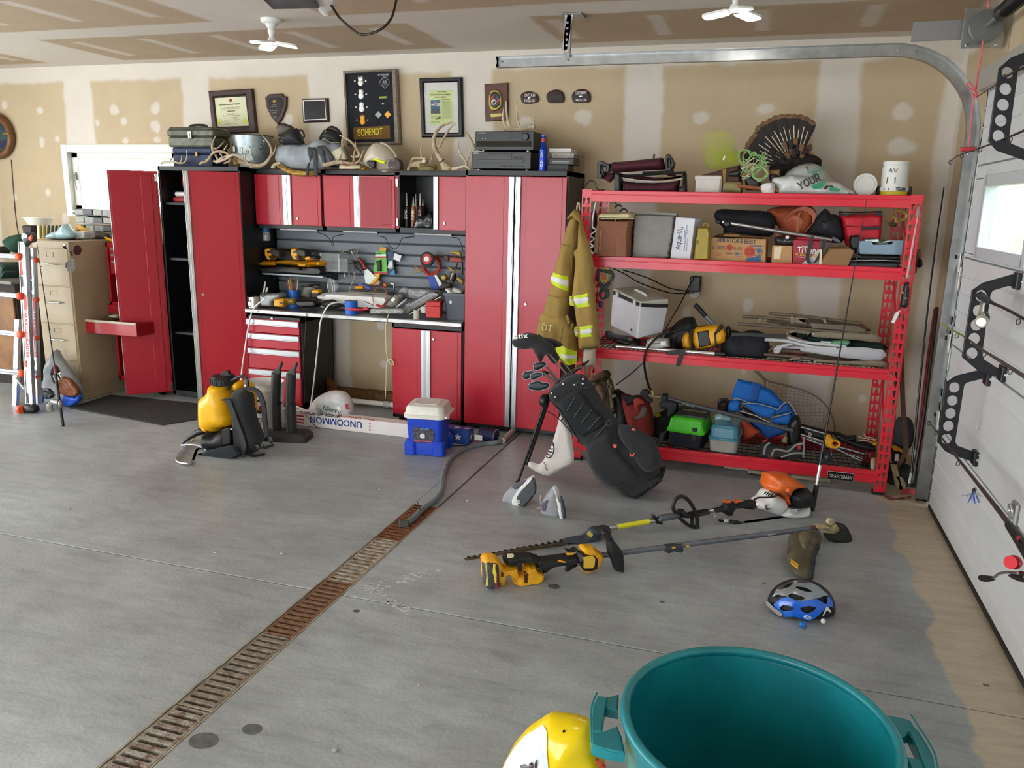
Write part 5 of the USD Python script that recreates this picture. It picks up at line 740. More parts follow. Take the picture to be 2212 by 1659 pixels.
for k,(lab,nm,cat,q,y,d,mt)in enumerate((('flat black box at the bottom of the pile right of the blue bottle','media_box','box',(1182,352,1228,367),5.70,.16,mat('232326',.5)),('black disc player case in the pile right of the blue bottle','disc_case','case',(1184,338,1240,352),5.72,.18,mat('1b1b1d',.4)),('wavy stack of papers and sleeves in the pile right of the blue bottle','paper_stack','paper',(1192,329,1240,341),5.74,.16,mat('a9a69c',.7,var=.4,vs=60)),('white booklet topmost on the pile right of the blue bottle','booklet','booklet',(1186,322,1234,330),5.72,.18,mat('c9c7c0',.6)))):
    m=pxbox(y,*q,d,.003);t=solo(nm,m,mt,lab,cat);
    if k:m.apply_translation((0,0,zlast-m.bounds[0][2]+.0005))
    else:m.vertices[:,2]+=TU-m.bounds[0][2]
    zlast=m.bounds[1][2]
    if nm=='paper_stack':[t.add('sheet',mov(obox(m.bounds.mean(0)[0],m.bounds.mean(0)[1],m.bounds[0][2]+.006+.008*j,.2,.17,.002,rnd.uniform(-8,8),.0005),0,0,0),mat(c_,.7))for j,c_ in enumerate(('d8d5cb','8f8c84','c6c2b6'))]
    if nm=='disc_case':[t.add('disc_edge',box(m.bounds[0][0]+.03,m.bounds[1][0]-.03,y-.003,y,m.bounds[0][2]+.008+.009*j,m.bounds[0][2]+.013+.009*j,.001),mat('b3b3ae',.3))for j in range(2)]
    if nm=='booklet':t.add('cover_fold',box(m.bounds[0][0]-.001,m.bounds[1][0]+.001,y-.001,y+.01,m.bounds[1][2]-.004,m.bounds[1][2]+.001,.0005),WHT)
    if nm=='media_box':t.add('lid_seam',box(m.bounds[0][0]-.0006,m.bounds[1][0]+.0006,y-.0006,y+d+.0006,m.bounds.mean(0)[2],m.bounds.mean(0)[2]+.003,0),BK2)
# ================================================================ on the wall
WY=YB-.001;BRN=mat('3a211c',.4,var=.3,vs=14);
def quad(y,f,q):return Y(y),[tuple(x)for x in Y(y).uv(f(*q))]
def frame(label,f,outer,inner,d,mt,mat2,name='picture_frame',cat='picture frame',y=WY,b=.01):
    t=thing(name,label,cat);p=Y(y-d);o,i=sg.Polygon(p.uv(f(*outer))),sg.Polygon(p.uv(f(*inner)));t.add('frame',bev(p,o.difference(i),d-.002,b),mt);t.add('backing',bev(p.off(-d*.55),o.buffer(-.004),d*.3,0),mat2);return t,p
t,p=frame('certificate in a wide dark wooden frame above the green toolbox',k4,(38,75,472,50,517,485,82,497),(92,138,410,112,445,420,128,435),.03,BRN,mat('16161a',.6));pc=p.off(-.014);cp=t.add('certificate',sh(pc,k4(106,146,408,128,442,415,136,428),.002,0),mat('dcdcb8',.7,var=.05,vs=12));ink=mat('4a4a40',.7)
cp.add('lettering',join(rtext(pc,'International Association of Fire Fighters',k4(155,218)[0],.010,.205,.001,.0006,2),*[rtext(pc,s,k4(x,y_)[0],h_,w_,.001,.0005,2,bb)for s,x,y_,h_,w_,bb in(('be it known to all that by virtue of this honor',170,244,.004,.19,False),('a member in good standing of the union',172,256,.004,.18,False),('Dennis Schendt',234,278,.009,.075,True),('Active Retired',238,308,.008,.07,True),('has been awarded this lifetime certificate',190,325,.005,.165,False),('witness our hands and seal',200,342,.004,.12,False),('Secretary',215,402,.004,.05,False),('General President',290,393,.004,.08,False))]),ink);cp.add('emblem',sh(pc.off(.0006),k4(250,160,264,146,280,160,278,176,264,186,250,176),.0008,0),mat('8a2f35',.6));cp.add('signature',join(ln(pc.off(.001),k4(200,372,220,360,230,376,260,368,290,372),.0008,0,4,4),ln(pc.off(.001),k4(300,352,320,344,330,356,350,348),.0008,0,4,4),ln(pc.off(.001),k4(310,368,330,360,345,372,370,366),.0008,0,4,4)),ink);cp.add('seal',[sh(pc.off(.0008),[(cx_+22*s_*math.cos(a_),cy_+30*s_*math.sin(a_))for a_ in np.arange(0,6.28,.4)],.001,0)for cx_,cy_,s_ in((k4(155,375)[0][0],k4(155,375)[0][1],.2),(k4(405,370)[0][0],k4(405,370)[0][1],.2))],mat('d3d45a',.6))
t=thing('award_plaque','shield-shaped dark wooden plaque between the certificate and the small plaque','plaque','plaques on the back wall');p=Y(WY-.02);t.add('wood_shield',sh(p,k4(598,140,640,105,765,100,780,125,812,130,810,230,770,340,724,406,660,330,615,240),.0195,.005),BRN);e=t.add('plate',sh(p.off(.003),k4(630,160,655,142,745,138,768,160,768,230,745,300,710,350,670,300,638,235),.004,.001),mat('121318',.25));e.add('lettering',join(rtext(p,'FIRE CHIEF OF THE YEAR',k4(652,270)[0],.008,.07,.0035,.0006),*[rtext(p,s,k4(x,y_)[0],.0045,w_,.0035,.0005)for s,x,y_,w_ in(('presented to',680,215,.03),('in recognition of service',658,230,.06),('to the department',672,290,.045),('and community',676,302,.04),('MAY 1998',690,335,.025))]),mat('b9b9b4',.5));e.add('medal',cyl(p.off(.003).hit(*k4(694,176)[0]),p.off(.008).hit(*k4(694,176)[0]),.014,18,.003),mat('c3a04a',.35,.8))
t,p=frame('small dark rectangular plaque with a black plate, hung left of the badge display',k4,(955,150,1214,143,1226,378,970,384),(974,172,1182,164,1198,350,986,360),.02,BRN,BRN,'award_plaque','plaque');t.group='plaques on the back wall';t.add('silver_edge',sh(p.off(-.001),k4(968,164,1188,158,1204,356,980,366),.004,.001),mat('c9cacb',.3,.7));e=t.add('plate',sh(p.off(.0015),k4(978,176,1180,170,1194,346,988,354),.003,.001),mat('0f1218',.25));e.add('lettering',join(*[rtext(p,s,k4(1010,y_)[0],.009,.11,.002,.0005)for s,y_ in(('IN APPRECIATION',262),('FOR YEARS OF',290),('SERVICE',318))]),mat('23272f',.5))
# badge display
t,p=frame('tall shadow box of badges and insignia with a cloth name strip, above the fire helmet',k5,(25,45,655,18,697,908,75,920),(48,72,602,46,632,872,90,884),.05,mat('8b7d6e',.5,var=.35,vs=40,c2='6a5e52'),mat('161b26',.85,bump=.3,bs=200),'badge_display','shadow box');pb=p.off(-.030);bd_s,bd_g=mat('c9cbc6',.28,.9,bump=.3,bs=300),mat('c9903f',.3,.9,bump=.3,bs=300)
for k,(x,y_,mt,lab)in enumerate(((238,163,bd_s,'upper silver badge'),(244,320,bd_s,'second silver badge'),(251,472,bd_s,'third silver badge'),(261,622,bd_g,'bronze badge'))):
    t.add('badge',pf(pb.off(.004),k5(x-34,y_-40,x-22,y_-62,x,y_-68,x+22,y_-62,x+34,y_-40,x+30,y_-10,x+38,y_+20,x+28,y_+50,x,y_+66,x-28,y_+48,x-36,y_+18,x-28,y_-10),.008,s=.02,amp=.003,fr=60,seed=k,sm=1,res=.004),mt,label=lab)
    for dx in(-64,64):q_=pb.hit(*k5(x+dx,y_-2)[0]);t.add('pin',lathe([(.0095,0),(.0095,.003),(.006,.006),(0,.007)],16,q_,(0,-1,0)),mt)
mc=k5(523,178);g_=pb.uv(mc)[0];rr_=.037;el=[tube(pb.to(np.c_[g_[0]+rr_*s_*np.cos(th)*(1+.12*np.cos(4*th)),g_[1]+rr_*s_*1.08*np.sin(th)*(1+.12*np.cos(4*th))],.003),.0011,5)for s_,th in((1,np.linspace(0,2*np.pi,49)),(.42,np.linspace(0,2*np.pi,33)))]+[tube(pb.to(np.array([[g_[0]+rr_*.42*math.cos(a_),g_[1]+rr_*.45*math.sin(a_)],[g_[0]+rr_*.9*math.cos(a_),g_[1]+rr_*.95*math.sin(a_)]]),.003),.0009,5)for a_ in(.78,2.36,3.93,5.5)]
t.add('cross_emblem',join(*el),WHT);t.add('lettering',join(rtext(pb,'PFD',k5(504,190)[0],.014,.025,.002),rtext(pb,'BATTALION CHIEF',k5(446,100)[0],.0115,.095,.002),rtext(pb,'FIRE',k5(505,132)[0],.008,.02,.002),rtext(pb,'DEPT',k5(500,232)[0],.007,.02,.002)),WHT)
t.add('bar_pin',sh(pb.off(.004),k5(455,345,545,340,547,365,457,370),.004,.001),mat('8f9a3f',.4,.5));t.add('small_pin',join(sh(pb.off(.003),k5(472,420,524,418,526,440,474,442),.003,.001)),mat('2b2f3a',.4));t.add('small_pin',sh(pb.off(.005),k5(490,420,508,419,509,440,491,441),.003,.001),WHT)
for x,y_,mt in((447,560,mat('8d918a',.35,.8,bump=.3,bs=300)),(557,558,bd_g)):t.add('cross_pin',sh(pb.off(.006),[k5(x+34*(1+.18*math.cos(4*a_))*math.cos(a_),y_+36*(1+.18*math.cos(4*a_))*math.sin(a_))[0]for a_ in np.arange(0,6.28,.2)],.006,.002),mt)
e=t.add('name_strip',sh(pb.off(.004),k5(150,712,580,685,588,842,162,850),.003,0),mat('7a5b2c',.9,bump=.3,bs=300));e.add('lettering',rtext(pb,'SCHENDT',k5(208,808)[0],.050,.225,.0045,.002,2.5),mat('e9d63a',.7));t.add('glass',bev(p.off(-.008),sg.Polygon(p.uv(k5(48,72,602,46,632,872,90,884))),.002,0),mat('ffffff',.03,thin=(.0,1.,1.,1.)))
# white-matted frame
t,p=frame('black frame with a white mat around a yellow-green article, hung above the antlers',k6,(62,58,670,40,690,890,98,898),(126,122,604,112,622,828,150,834),.028,mat('141418',.35),mat('d8d6d0',.8));pm=p.off(-.0145);e=t.add('article',sh(pm,k6(210,230,548,224,556,712,222,726),.001,0),mat('ccd79a',.7,var=.04,vs=20));e.add('photo',sh(pm.off(.0007),k6(232,370,365,366,368,562,236,562),.0006,0),mat('3d6f92',.6));
for q,c_ in((k6(236,562,240,500,270,470,300,468,340,480,366,510,368,562),'51545e'),(k6(272,415,290,385,310,395,316,430,300,460,282,450),'b97f6a'),(k6(240,420,275,425,275,445,240,440),'cfd5d6'),(k6(318,412,364,410,364,455,318,450),'a9bcc2')):e.add('photo_print',sh(pm.off(.0012 if c_!='b97f6a' else.0016),q,.0006,0),mat(c_,.6))
e.add('lettering',join(*[rtext(pm,s,k6(x,y_)[0],h_,w_,.0008,.0005)for s,x,y_,h_,w_ in(('Firefighter of the Year Association',325,258,.006,.075),('2012 Distinguished Firefighter',232,304,.011,.165),('Award Winner',292,338,.011,.095),('Dennis Schendt',392,366,.007,.065))],*[rtext(pm,'the recipient has given years of service',k6(392,y_)[0],.003,.08,.0008,.0004,0,False)for y_ in range(385,640,13)],*[rtext(pm,'nominated by the people of the department',k6(236,y_)[0],.003,.075,.0008,.0004,0,False)for y_ in(600,612,626,672,684,696)]),mat('6d7a5c',.7));e.add('handwriting',join(ln(pm.off(.001),k6(300,640,316,618,312,640,330,625,334,640),.0011,0,4,4),ln(pm.off(.001),k6(340,612,345,640,352,604,358,632),.0014,0,4,4),ln(pm.off(.001),k6(362,598,368,634,358,616,378,612),.0012,0,4,4)),BK2);t.add('glass',bev(p.off(-.006),sg.Polygon(p.uv(k6(126,122,604,112,622,828,150,834))),.0015,0),mat('ffffff',.03,thin=(.0,1.,1.,1.)))
# wooden plaque with crest, three leather helmet shields
t=thing('crest_plaque','walnut plaque with a gilded crest of crossed flags, hung left of the three leather shields','plaque');p=Y(WY-.022);t.add('board',sh(p,k7(30,62,288,44,290,455,42,470),.0215,.004),mat('5b3322',.45,var=.3,vs=20));gd_=mat('a89a50',.4,.7,bump=.4,bs=200);t.add('wreath',[pf(p.off(.002),k7(*q),.012,s=.01,sm=2,amp=.003,fr=60,res=.005)for q in((80,190,100,140,140,115,190,130,220,180,232,250,215,320,150,355,95,340,78,260),)],gd_);t.add('field',pf(p.off(.009),k7(92,200,110,155,150,140,195,160,212,220,205,290,150,325,105,300),.008,s=.012,sm=2),mat('20191b',.4));[t.add('flag',sh(p.off(.018),k7(*q),.002,0),mat(c_,.5))for q,c_ in(((95,200,130,175,140,220,105,245),'8f3038'),((105,245,140,222,145,240,110,262),'c9c4c0'),((155,220,180,165,192,200,165,245),'2f4468'),((165,250,195,210,200,240,172,265),'b04a48'))];q_=p.off(.016).hit(*k7(138,258)[0]);t.add('medallion',join(cyl(q_,q_+[0,-.006,0],.02,20,.002)),mat('e3dccf',.4));t.add('medallion_core',cyl(q_,q_+[0,-.0075,0],.014,20,.002),mat('3d1f22',.4));t.add('lettering',rtext(p,'F',k7(130,270)[0],.016,.012,.0245,.001),WHT);t.add('nameplate',sh(p.off(.003),k7(95,385,218,378,222,412,110,424,96,412),.004,.001),mat('ac9f58',.4,.6))
for lab,q,s1,s2,wc,stud in(('leather helmet shield lettered CAPTAIN in white, left one of the row',(430,200,445,160,520,138,600,160,630,210,622,255,570,272,500,276,445,262),'CAPTAIN','PAPILLION',mat('e2d8d0',.5),True),('darkest leather helmet shield with faded lettering, middle of the row',(712,215,725,155,800,120,870,130,908,180,912,240,885,268,810,268,740,266),'FIREFIGHTER','PAPILLION',mat('4e2e28',.6),False),('leather helmet shield lettered LIEUTENANT in white, right one of the row',(992,215,1005,150,1090,112,1170,135,1200,180,1195,250,1160,264,1090,268,1015,264),'LIEUTENANT','PAPILLION',mat('efe9e4',.5),True)):
    t=thing('helmet_shield',lab,'leather shield','leather helmet shields on the wall');p=Y(WY-.008);xs=q[0::2];x0_,x1_=min(xs),max(xs);ys_=q[1::2];t.add('leather',pf(p,k7(*q),.004,s=.015,sm=2,tb=.007),mat('4a1e1a',.55,var=.25,vs=30));g2=sa.scale(sg.Polygon(k7(*q)),.86,.84);t.add('panel',pf(p.off(.003),list(g2.exterior.coords)[:-1],.003,s=.01,sm=2),mat('211618',.5));t.add('lettering',join(rtext(p,s1,k7(x0_+45,min(ys_)+60)[0],.020,.083,.0075,.001),rtext(p,s2,k7(x0_+46,max(ys_)-18)[0],.018,.08,.0075,.001)),wc)
    if stud:q_=p.off(.005).hit(*k7((x0_+x1_)/2-2,(min(ys_)+max(ys_))/2)[0]);t.add('stud',lathe([(.014,0),(.012,.006),(.006,.009),(0,.01)],18,q_,(0,-1,0)),CHR)
    t.add('rivet',[cyl(p.off(.004).hit(*k7(x,(min(ys_)+max(ys_))/2+15)[0]),p.off(.009).hit(*k7(x,(min(ys_)+max(ys_))/2+15)[0]),.003,8)for x in(x0_+18,x1_-18)],DKG)
# ================================================================ what the rack carries: top shelf
r1,r2,r3,r4,r5,r6,r7,r8,q1=C(1280,300,5.292),C(1490,230,3.528),C(1520,430,3.969),C(1640,430,3.629),C(1280,600,3.735),C(1580,640,3.629),C(1250,780,3.629),C(1550,790,3.432),C(1240,420,4.88)
Z4,Z3,Z2,Z1=1.7895,1.3805,.7775,.1435
MAR,CARD,CARD2=mat('4c1626',.8,var=.15,vs=12,bump=.2,bs=200),mat('b58a5c',.75,var=.08,vs=10),mat('8a6742',.8,var=.1,vs=10)
def sit(m,z):return onfloor(m,z)
def bar(p,f,q,r,mt,t,name,h=0,sm=1,sides=8,z=0):return t.add(name,sit(ln(p,f(*q),r,h,sm,sides),z),mt)
p=Y(5.34);t=thing('camp_chair','folded maroon camp chair with black joints, lower of the two on the rack','camp chair','folded maroon camp chairs');t.add('fabric_roll',sit(pf(p,r1(350,480,500,500,700,505,900,495,1010,470,990,540,970,640,360,640),.08,s=.04,amp=.006,sm=1),Z4),MAR);t.add('fabric_flap',pf(p.off(.02),r1(300,395,420,410,700,440,900,440,1040,415,1000,450,700,480,480,470,330,440),.04,s=.02,sm=1),MAR)
for q in((255,385,300,380,345,400,350,640,255,640),(1030,395,1080,395,1085,640,980,640,985,540,1030,540)):t.add('end_joint',sit(pf(p.off(.02),r1(*q),.06,s=.015,sm=1),Z4),BK2)
for q,r in(((360,425,560,415,800,395,1070,385),.008),((570,385,900,375),.007),((330,445,560,478,800,490,1030,455),.004)):bar(p.off(.06),r1,q,r,BK2 if r>.005 else mat('b9b3ad',.6),t,'frame_tube')
t=thing('camp_chair','folded maroon camp chair lying tilted on top of the other one','camp chair','folded maroon camp chairs');p=Y(5.42);t.add('fabric_roll',pf(p,r1(210,285,240,262,280,265,800,215,815,230,835,350,600,365,230,390),.08,s=.04,amp=.005,sm=1),MAR);t.add('fabric_flap',pf(p,r1(140,400,260,385,250,450,205,502,120,455),.03,sm=1),MAR);t.add('fabric_flap',pf(p,r1(800,385,920,350,965,435,880,430),.03,sm=1),MAR)
for q in((70,300,80,255,120,252,170,290,215,290,205,380,130,400,130,455,68,452),(850,185,885,178,940,270,935,310,900,380,840,380)):g_=sg.Polygon(p.uv(r1(*q)));t.add('end_joint',bev(p.off(.06),g_.difference(sa.scale(g_,.45,.5)),.12,.004),BK2)
for q in((95,300,130,430),(130,300,200,370),(880,200,890,360),(905,230,900,350),(700,230,700,200,710,175)):bar(p.off(.05),r1,q,.006,BK2,t,'frame_tube')
t=solo('white_box',sit(pxbox(5.25,1502,381,1558,430,.16,.012),Z4),mat('ccc6bf',.6,var=.1,vs=14),'small white box with rounded corners beside the wooden mallet','box');t.add('lid',pxbox(5.248,1501,379,1559,389,.164,.006))
t=thing('wooden_mallet','olive-headed mallet with a brown wooden handle lying on the top shelf','mallet');p=Y(5.24);a,b=p.hit(*r2(255,605)[0]),p.hit(*r2(395,600)[0]);a[2]=b[2]=Z4+.036;t.add('head',join(lathe([(0,0),(.03,0),(.035,.004),(.036,.02),(.034,.06),(.036,.1),(.034,np.linalg.norm(b-a)-.002),(0,np.linalg.norm(b-a))],24,a,b-a)),mat('8a7e52',.6,var=.3,vs=30));a,b=Y(5.21).hit(*r2(360,606)[0]),Y(5.21).hit(*r2(672,642)[0]);t.add('handle',sit(tube([a,(a+b)/2,b],[.011,.013,.015],12),Z4),mat('8c4a26',.5,var=.25,vs=30))
t=thing('crate','open brown cardboard crate of odds and ends behind the mallet','crate');p=Y(5.40);t.add('box',sit(pf(p,r2(85,525,180,500,280,470,390,445,400,560,400,680,85,680),.12,s=.02,sm=1),Z4),mat('4a3324',.85));t.add('flap',sh(p.off(.13),r2(250,478,280,475,275,600,250,590),.01,.002),CARD2);t.add('flap',sh(p.off(-.05),r2(100,520,260,480,390,445,280,475,180,508),.01,.001),CARD2)
for q,mt in((r2(280,540,300,490,370,480,400,450,410,500,370,545),BK2),(r2(420,560,430,530,480,530,545,570,540,640,430,640),BK2),(r2(600,520,640,505,665,520,660,560,610,570),BK),(r2(610,485,690,480,685,530,620,520),CARD2),(r2(405,520,470,515,460,530,410,530),YEL)):t.add('loose_item',sit(pf(p.off(.10),q,.03,s=.02,sm=1),Z4),mt)
TUL=usdkit.material(stage,'/World/Looks/tulle',{'t':('transparent_bsdf',{}),'d':('diffuse_bsdf',{'color':lin('c9dc35')}),'l':('translucent_bsdf',{'color':lin('d2e63c')}),'a':('mix_closure',{'fac':.5}),'x':('mix_closure',{}),'g':('geometry',{}),'v':('noise_texture',{'scale':14.0,'detail':5.0}),'r':('rgb_ramp',{'ramp':[(.35,(.03,.03,.03)),(.7,(.3,.3,.3))]})},[('d.BSDF','a.closure1'),('l.BSDF','a.closure2'),('g.position','v.vector'),('v.fac','r.fac'),('r.color','x.fac'),('t.BSDF','x.closure1'),('a.closure','x.closure2')],surface='x.closure')
t=thing('tulle_bundle','airy lime-yellow netting bunched up behind the crate','netting');p=Y(5.50)
for k,q in enumerate(((100,240,150,180,250,170,340,230,350,320,390,400,380,460,240,480,120,470,90,340),(110,330,170,330,260,360,360,330,400,420,300,480,160,490,110,420),(150,300,220,240,310,280,350,400,300,470,200,460,140,400))):t.add('layer',pf(p.off(.03*k),r2(*q),.05-.01*k,amp=.03,fr=10,seed=k,s=.06,sm=2),TUL)
t.add('tag',sh(p.off(.14),r2(250,405,262,375,272,380,260,412),.003,0),WHT)
t=thing('cord_tangle','tangle of green and white net cords drooping over the crate','cord');p=Y(5.27);gcord=[mat('7fae62',.6),mat('a9bd8c',.6),mat('cfc6ae',.6)]
for k in range(16):
    r_=rnd.random;pts=[(rnd.uniform(385,600),rnd.uniform(330,570))for _ in range(6)]if k<7 else[(530+(40+28*r_())*math.cos(a)+10*r_(),515+(34+24*r_())*math.sin(a))for a in np.linspace(0,5.6,7)+r_()]
    t.add('cord_strand',sit(ln(p.off(rnd.uniform(-.02,.05)),r2(*[c for q in pts for c in q]),.0035 if k>6 else.0022,0,5,5),Z4),gcord[k%3])
for q in((385,330,375,390,400,450),(395,330,440,335,470,370,540,375,555,430),(440,420,480,350,510,360)):t.add('cord_strand',ln(p.off(.02),r2(*q),.005,0,5,6),gcord[0])
# turkey fan
t=thing('turkey_fan','spread turkey tail fan, dark feathers with brown tips, standing on the rack','feather fan');p=Y(5.58);c0=np.array([800,475.]);FD=mat('2a211d',.75,var=.6,vs=60,c2='15110f',bump=.3,bs=120);FT=mat('7a5a3c',.8,var=.4,vs=50,c2='4f3624');QL=mat('cfc3ae',.5)
def fpt(a,r,s=0):a=math.radians(a);return(c0[0]+r*math.cos(a)-s*math.sin(a),c0[1]-r*math.sin(a)-s*math.cos(a))
for k,a in enumerate(np.linspace(166,70,15)):
    R=430+rnd.uniform(-12,12)-(25 if k>12 else 0);w=40;f=lambda*q:[r2(*fpt(a,r,s))[0]for r,s in q];pl=p.off(.003*k+.004*(k%2))
    ft=t.add('feather',pf(pl,f((120,-14),(250,-30),(R-60,-w),(R-25,-w*.9),(R-25,w*.9),(R-60,w),(250,30),(120,14)),.004,s=.01,sm=1,res=.012),FD);ft.add('tip',pf(pl.off(.001),f((R-40,-w*.95),(R-12,-w*.75),(R,0),(R-12,w*.75),(R-40,w*.95),(R-45,0)),.004,s=.01,sm=1,res=.01),FT);ft.add('quill',ln(pl.off(.006),f((110,0),(250,2),(330 if k%2 else 300,3)),.0032,0,1,5),QL)
for k in range(22):a=rnd.uniform(60,168);R=rnd.uniform(120,250);f=lambda*q:[r2(*fpt(a,r,s))[0]for r,s in q];t.add('covert_feather',pf(p.off(.05+.002*k),f((R-60,-14),(R-10,-20),(R,0),(R-10,20),(R-60,14)),.004,s=.01,sm=1,res=.01),FT if k%3==0 else FD)
for a,R in((22,160),(40,190),(8,185),(55,230)):f=lambda*q:[r2(*fpt(a,r,s))[0]for r,s in q];t.add('covert_feather',pf(p.off(.03),f((60,-14),(R-30,-26),(R,0),(R-30,26),(60,14)),.006,s=.01,sm=1,res=.01),FT)
t.add('fan_base',sit(pf(p.off(.02),r2(600,470,690,400,800,350,920,360,1000,400,1000,460,930,600,860,680,720,680,660,600),.06,s=.06,amp=.02,fr=16,sm=2),Z4),mat('120f0f',.85,bump=.5,bs=120))
PL=mat('d2d6d4',.3,var=.08,vs=18,coat=.2);t=thing('plastic_bag','grey-white grocery bag behind the nearer bag under the turkey fan','bag','plastic bags on the rack');p=Y(5.45);t.add('bag',sit(pf(p,r2(720,530,770,480,840,445,930,432,1000,460,1090,560,1080,680,720,680),.08,s=.07,amp=.03,fr=11,sm=2,seed=3),Z4),mat('b5b9b6',.35,var=.15,vs=18));t.add('print',join(rtext(p,'MEADOWS',r2(890,520)[0],.022,.10,.1,.001,18,False),rtext(p,'JET',r2(915,545)[0],.03,.07,.1,.001,15)),mat('3f8a63',.6));t.add('print',sh(p.off(.1),r2(880,460,895,455,910,470,900,485),.003,0),DKG)
t=thing('plastic_bag','crumpled white grocery bag with black and green print at the shelf edge','bag','plastic bags on the rack');p=Y(5.27);t.add('bag',sit(pf(p,r2(620,550,700,535,780,520,900,540,1000,570,1110,570,1180,610,1240,690,640,690,650,620),.07,s=.06,amp=.028,fr=12,sm=2,seed=5),Z4),PL);t.add('print',rtext(p,'YOUR',r2(832,640)[0],.045,.13,.085,.001,27),BK2);t.add('print',[sh(p.off(.09),r2(*q),.003,0)for q in((930,600,990,575,1040,580,1000,625,940,630),(1060,625,1090,610,1150,635,1130,650,1070,645))],mat('2f8a60',.6));t.add('print',[sh(p.off(.092),r2(*q),.003,0)for q in((1020,620,1050,595,1060,610,1035,635),(1065,600,1095,605,1090,618,1068,615))],BK2)
t=solo('tissue_wad',sit(pf(Y(5.20),r2(540,605,590,580,640,585,650,620,640,680,560,680),.035,amp=.02,fr=24,seed=7,sm=2),Z4),mat('d3d1cd',.8),'small white wad of paper at the shelf edge behind the mallet handle','paper')
t=thing('tub_cover','round white lid standing on edge beside the white tub','lid');p=Y(5.30);c_=p.hit(1869.5,395.5);r_=.066;c_[2]=Z4+r_;t.add('disc',lathe([(0,0),(r_,0),(r_,.01),(r_-.004,.013),(r_-.01,.010),(0,.010)],32,c_,(0,-1,.12)),mat('dbdad5',.5));t.add('ring',torus(c_+[0,-.011,0],r_*.78,.0015,(0,-1,.12),32,6),mat('c9c8c3',.5))
t=thing('plastic_tub','white plastic tub with yellow foot at the right end of the top shelf','tub');p=Y(5.30);a,b,z1=p.hit(1905,380)[0],p.hit(1967,380)[0],p.hit(1936,348)[2];cx,R=(a+b)/2,(b-a)/2;zy=Z4+.03
t.add('foot',lathe([(0,Z4),(R*.95,Z4),(R,Z4+.005),(R*1.02,zy),(0,zy)],32,(cx,5.34,0)),mat('e0cf2c',.45));t.add('rim',lathe([(R*1.06,zy),(R*1.1,zy+.003),(R*1.08,zy+.025),(R*.9,zy+.026),(R*.9,zy)],32,(cx,5.34,0)),WHT);t.add('body',lathe([(0,zy),(R*.98,zy+.02),(R*.94,z1-.035),(R*.9,z1-.03),(R*.9,z1-.022),(R*.95,z1-.02),(R*.93,z1-.002),(R*.88,z1),(0,z1)],36,(cx,5.34,0)),WHT)
t.add('lettering',wrap(mov(text('TRIMAX',.018,(0,0,0),w=.06),.0,0,zy+.004),cx,5.34,R*1.1),BK2);t.add('lettering',wrap(mov(text('AV',.022,(0,0,0),w=.05,bold=False),-.05,0,z1-.065),cx,5.34,R*.97),mat('5a5b60',.6));t.add('label_print',wrap(bev(Pl((0,0,0)),rect(-.055,-.005,zy+.045,zy+.08),.001,0),cx,5.34,R*.985),mat('3c3d44',.6));t.add('label_print',wrap(bev(Pl((0,0,0)),rect(-.07,-.035,zy+.006,zy+.018),.001,0),cx,5.34,R*1.1),mat('2a3560',.5));[t.add('side_clip',box(cx+s*R*1.12-.01,cx+s*R*1.12+.01,5.31,5.35,Z4+.005,zy+.03,.006),BK2)for s in(-1,1)]
# ---------------------------------------------------------------- second shelf
t=thing('jug_cooler','brown insulated jug with cream lid at the left end of the second shelf','cooler');p=Y(5.24);t.add('body',sit(pf(p,q1(275,262,632,262,605,400,600,660,265,660,272,500),.13,s=.012,sm=1,tb=.13),Z3),mat('8a5236',.6,var=.15,vs=10));t.add('lid',pf(p,q1(295,200,310,190,620,188,640,200,634,262,278,262),.14,s=.014,sm=1),mat('cfc59a',.5));t.add('rib',ln(p.off(.13),q1(437,265,430,655),.005,0,1,8),mat('9a6242',.5));t.add('spigot_panel',pf(p.off(.09),q1(278,365,300,362,295,590,270,600),.05,s=.01,sm=1),mat('d8cfa4',.5));t.add('lid_lip',sh(p.off(.142),q1(282,250,635,252,634,264,280,264),.006,.001),mat('c2b78a',.5))
t=thing('storage_tote','big grey plastic tote standing between brown jug and white box','tote');p=Y(5.34);t.add('body',sit(pf(p,q1(645,190,1090,205,1075,400,1020,690,615,690,630,440),.1,s=.02,sm=1,tb=.18),Z3),mat('8f8d88',.6,var=.12,vs=12));t.add('bottom_rim',sit(ln(p.off(.09),q1(630,620,820,645,1005,650),.006,0,3,6),Z3),mat('6f6d68',.6));t.add('top_rim',ln(p.off(.085),q1(650,195,860,200,1080,210),.008,0,3,6),mat('9b9994',.55))
t=thing('carton','tall white carton with slanted print standing between grey tote and yellow case','box');p=V3(p.hit(*q1(1150,600)[0])[0],5.20,-12);t.add('carton',sit(sh(p,q1(1072,238,1276,253,1222,692,1014,672),.14,.003),Z3),mat('d9dbe2',.6));o=p.hit(*q1(1118,585)[0])+p.n*.001;e=p.hit(*q1(1150,345)[0])+p.n*.001;u=nrm(e-o);t.add('lettering',text('Aqua-Vu',.034,o,u,np.cross(p.n,u),np.linalg.norm(e-o),bold=False),mat('3a3f63',.5));o2,e2=p.hit(*q1(1165,600)[0])+p.n*.001,p.hit(*q1(1200,320)[0])+p.n*.001;u2=nrm(e2-o2);t.add('lettering',join(text('underwater viewing system',.010,o2,u2,np.cross(p.n,u2),np.linalg.norm(e2-o2),bold=False),text('made for the ice',.007,o2+np.cross(-p.n,u2)*-.0+p.u*.014,u2,np.cross(p.n,u2),.08,bold=False)),mat('7f86a8',.5));t.add('swoosh',ln(p.off(.001),q1(1155,480,1170,420,1165,370),.0016,0,4,5),mat('5a86c0',.5))
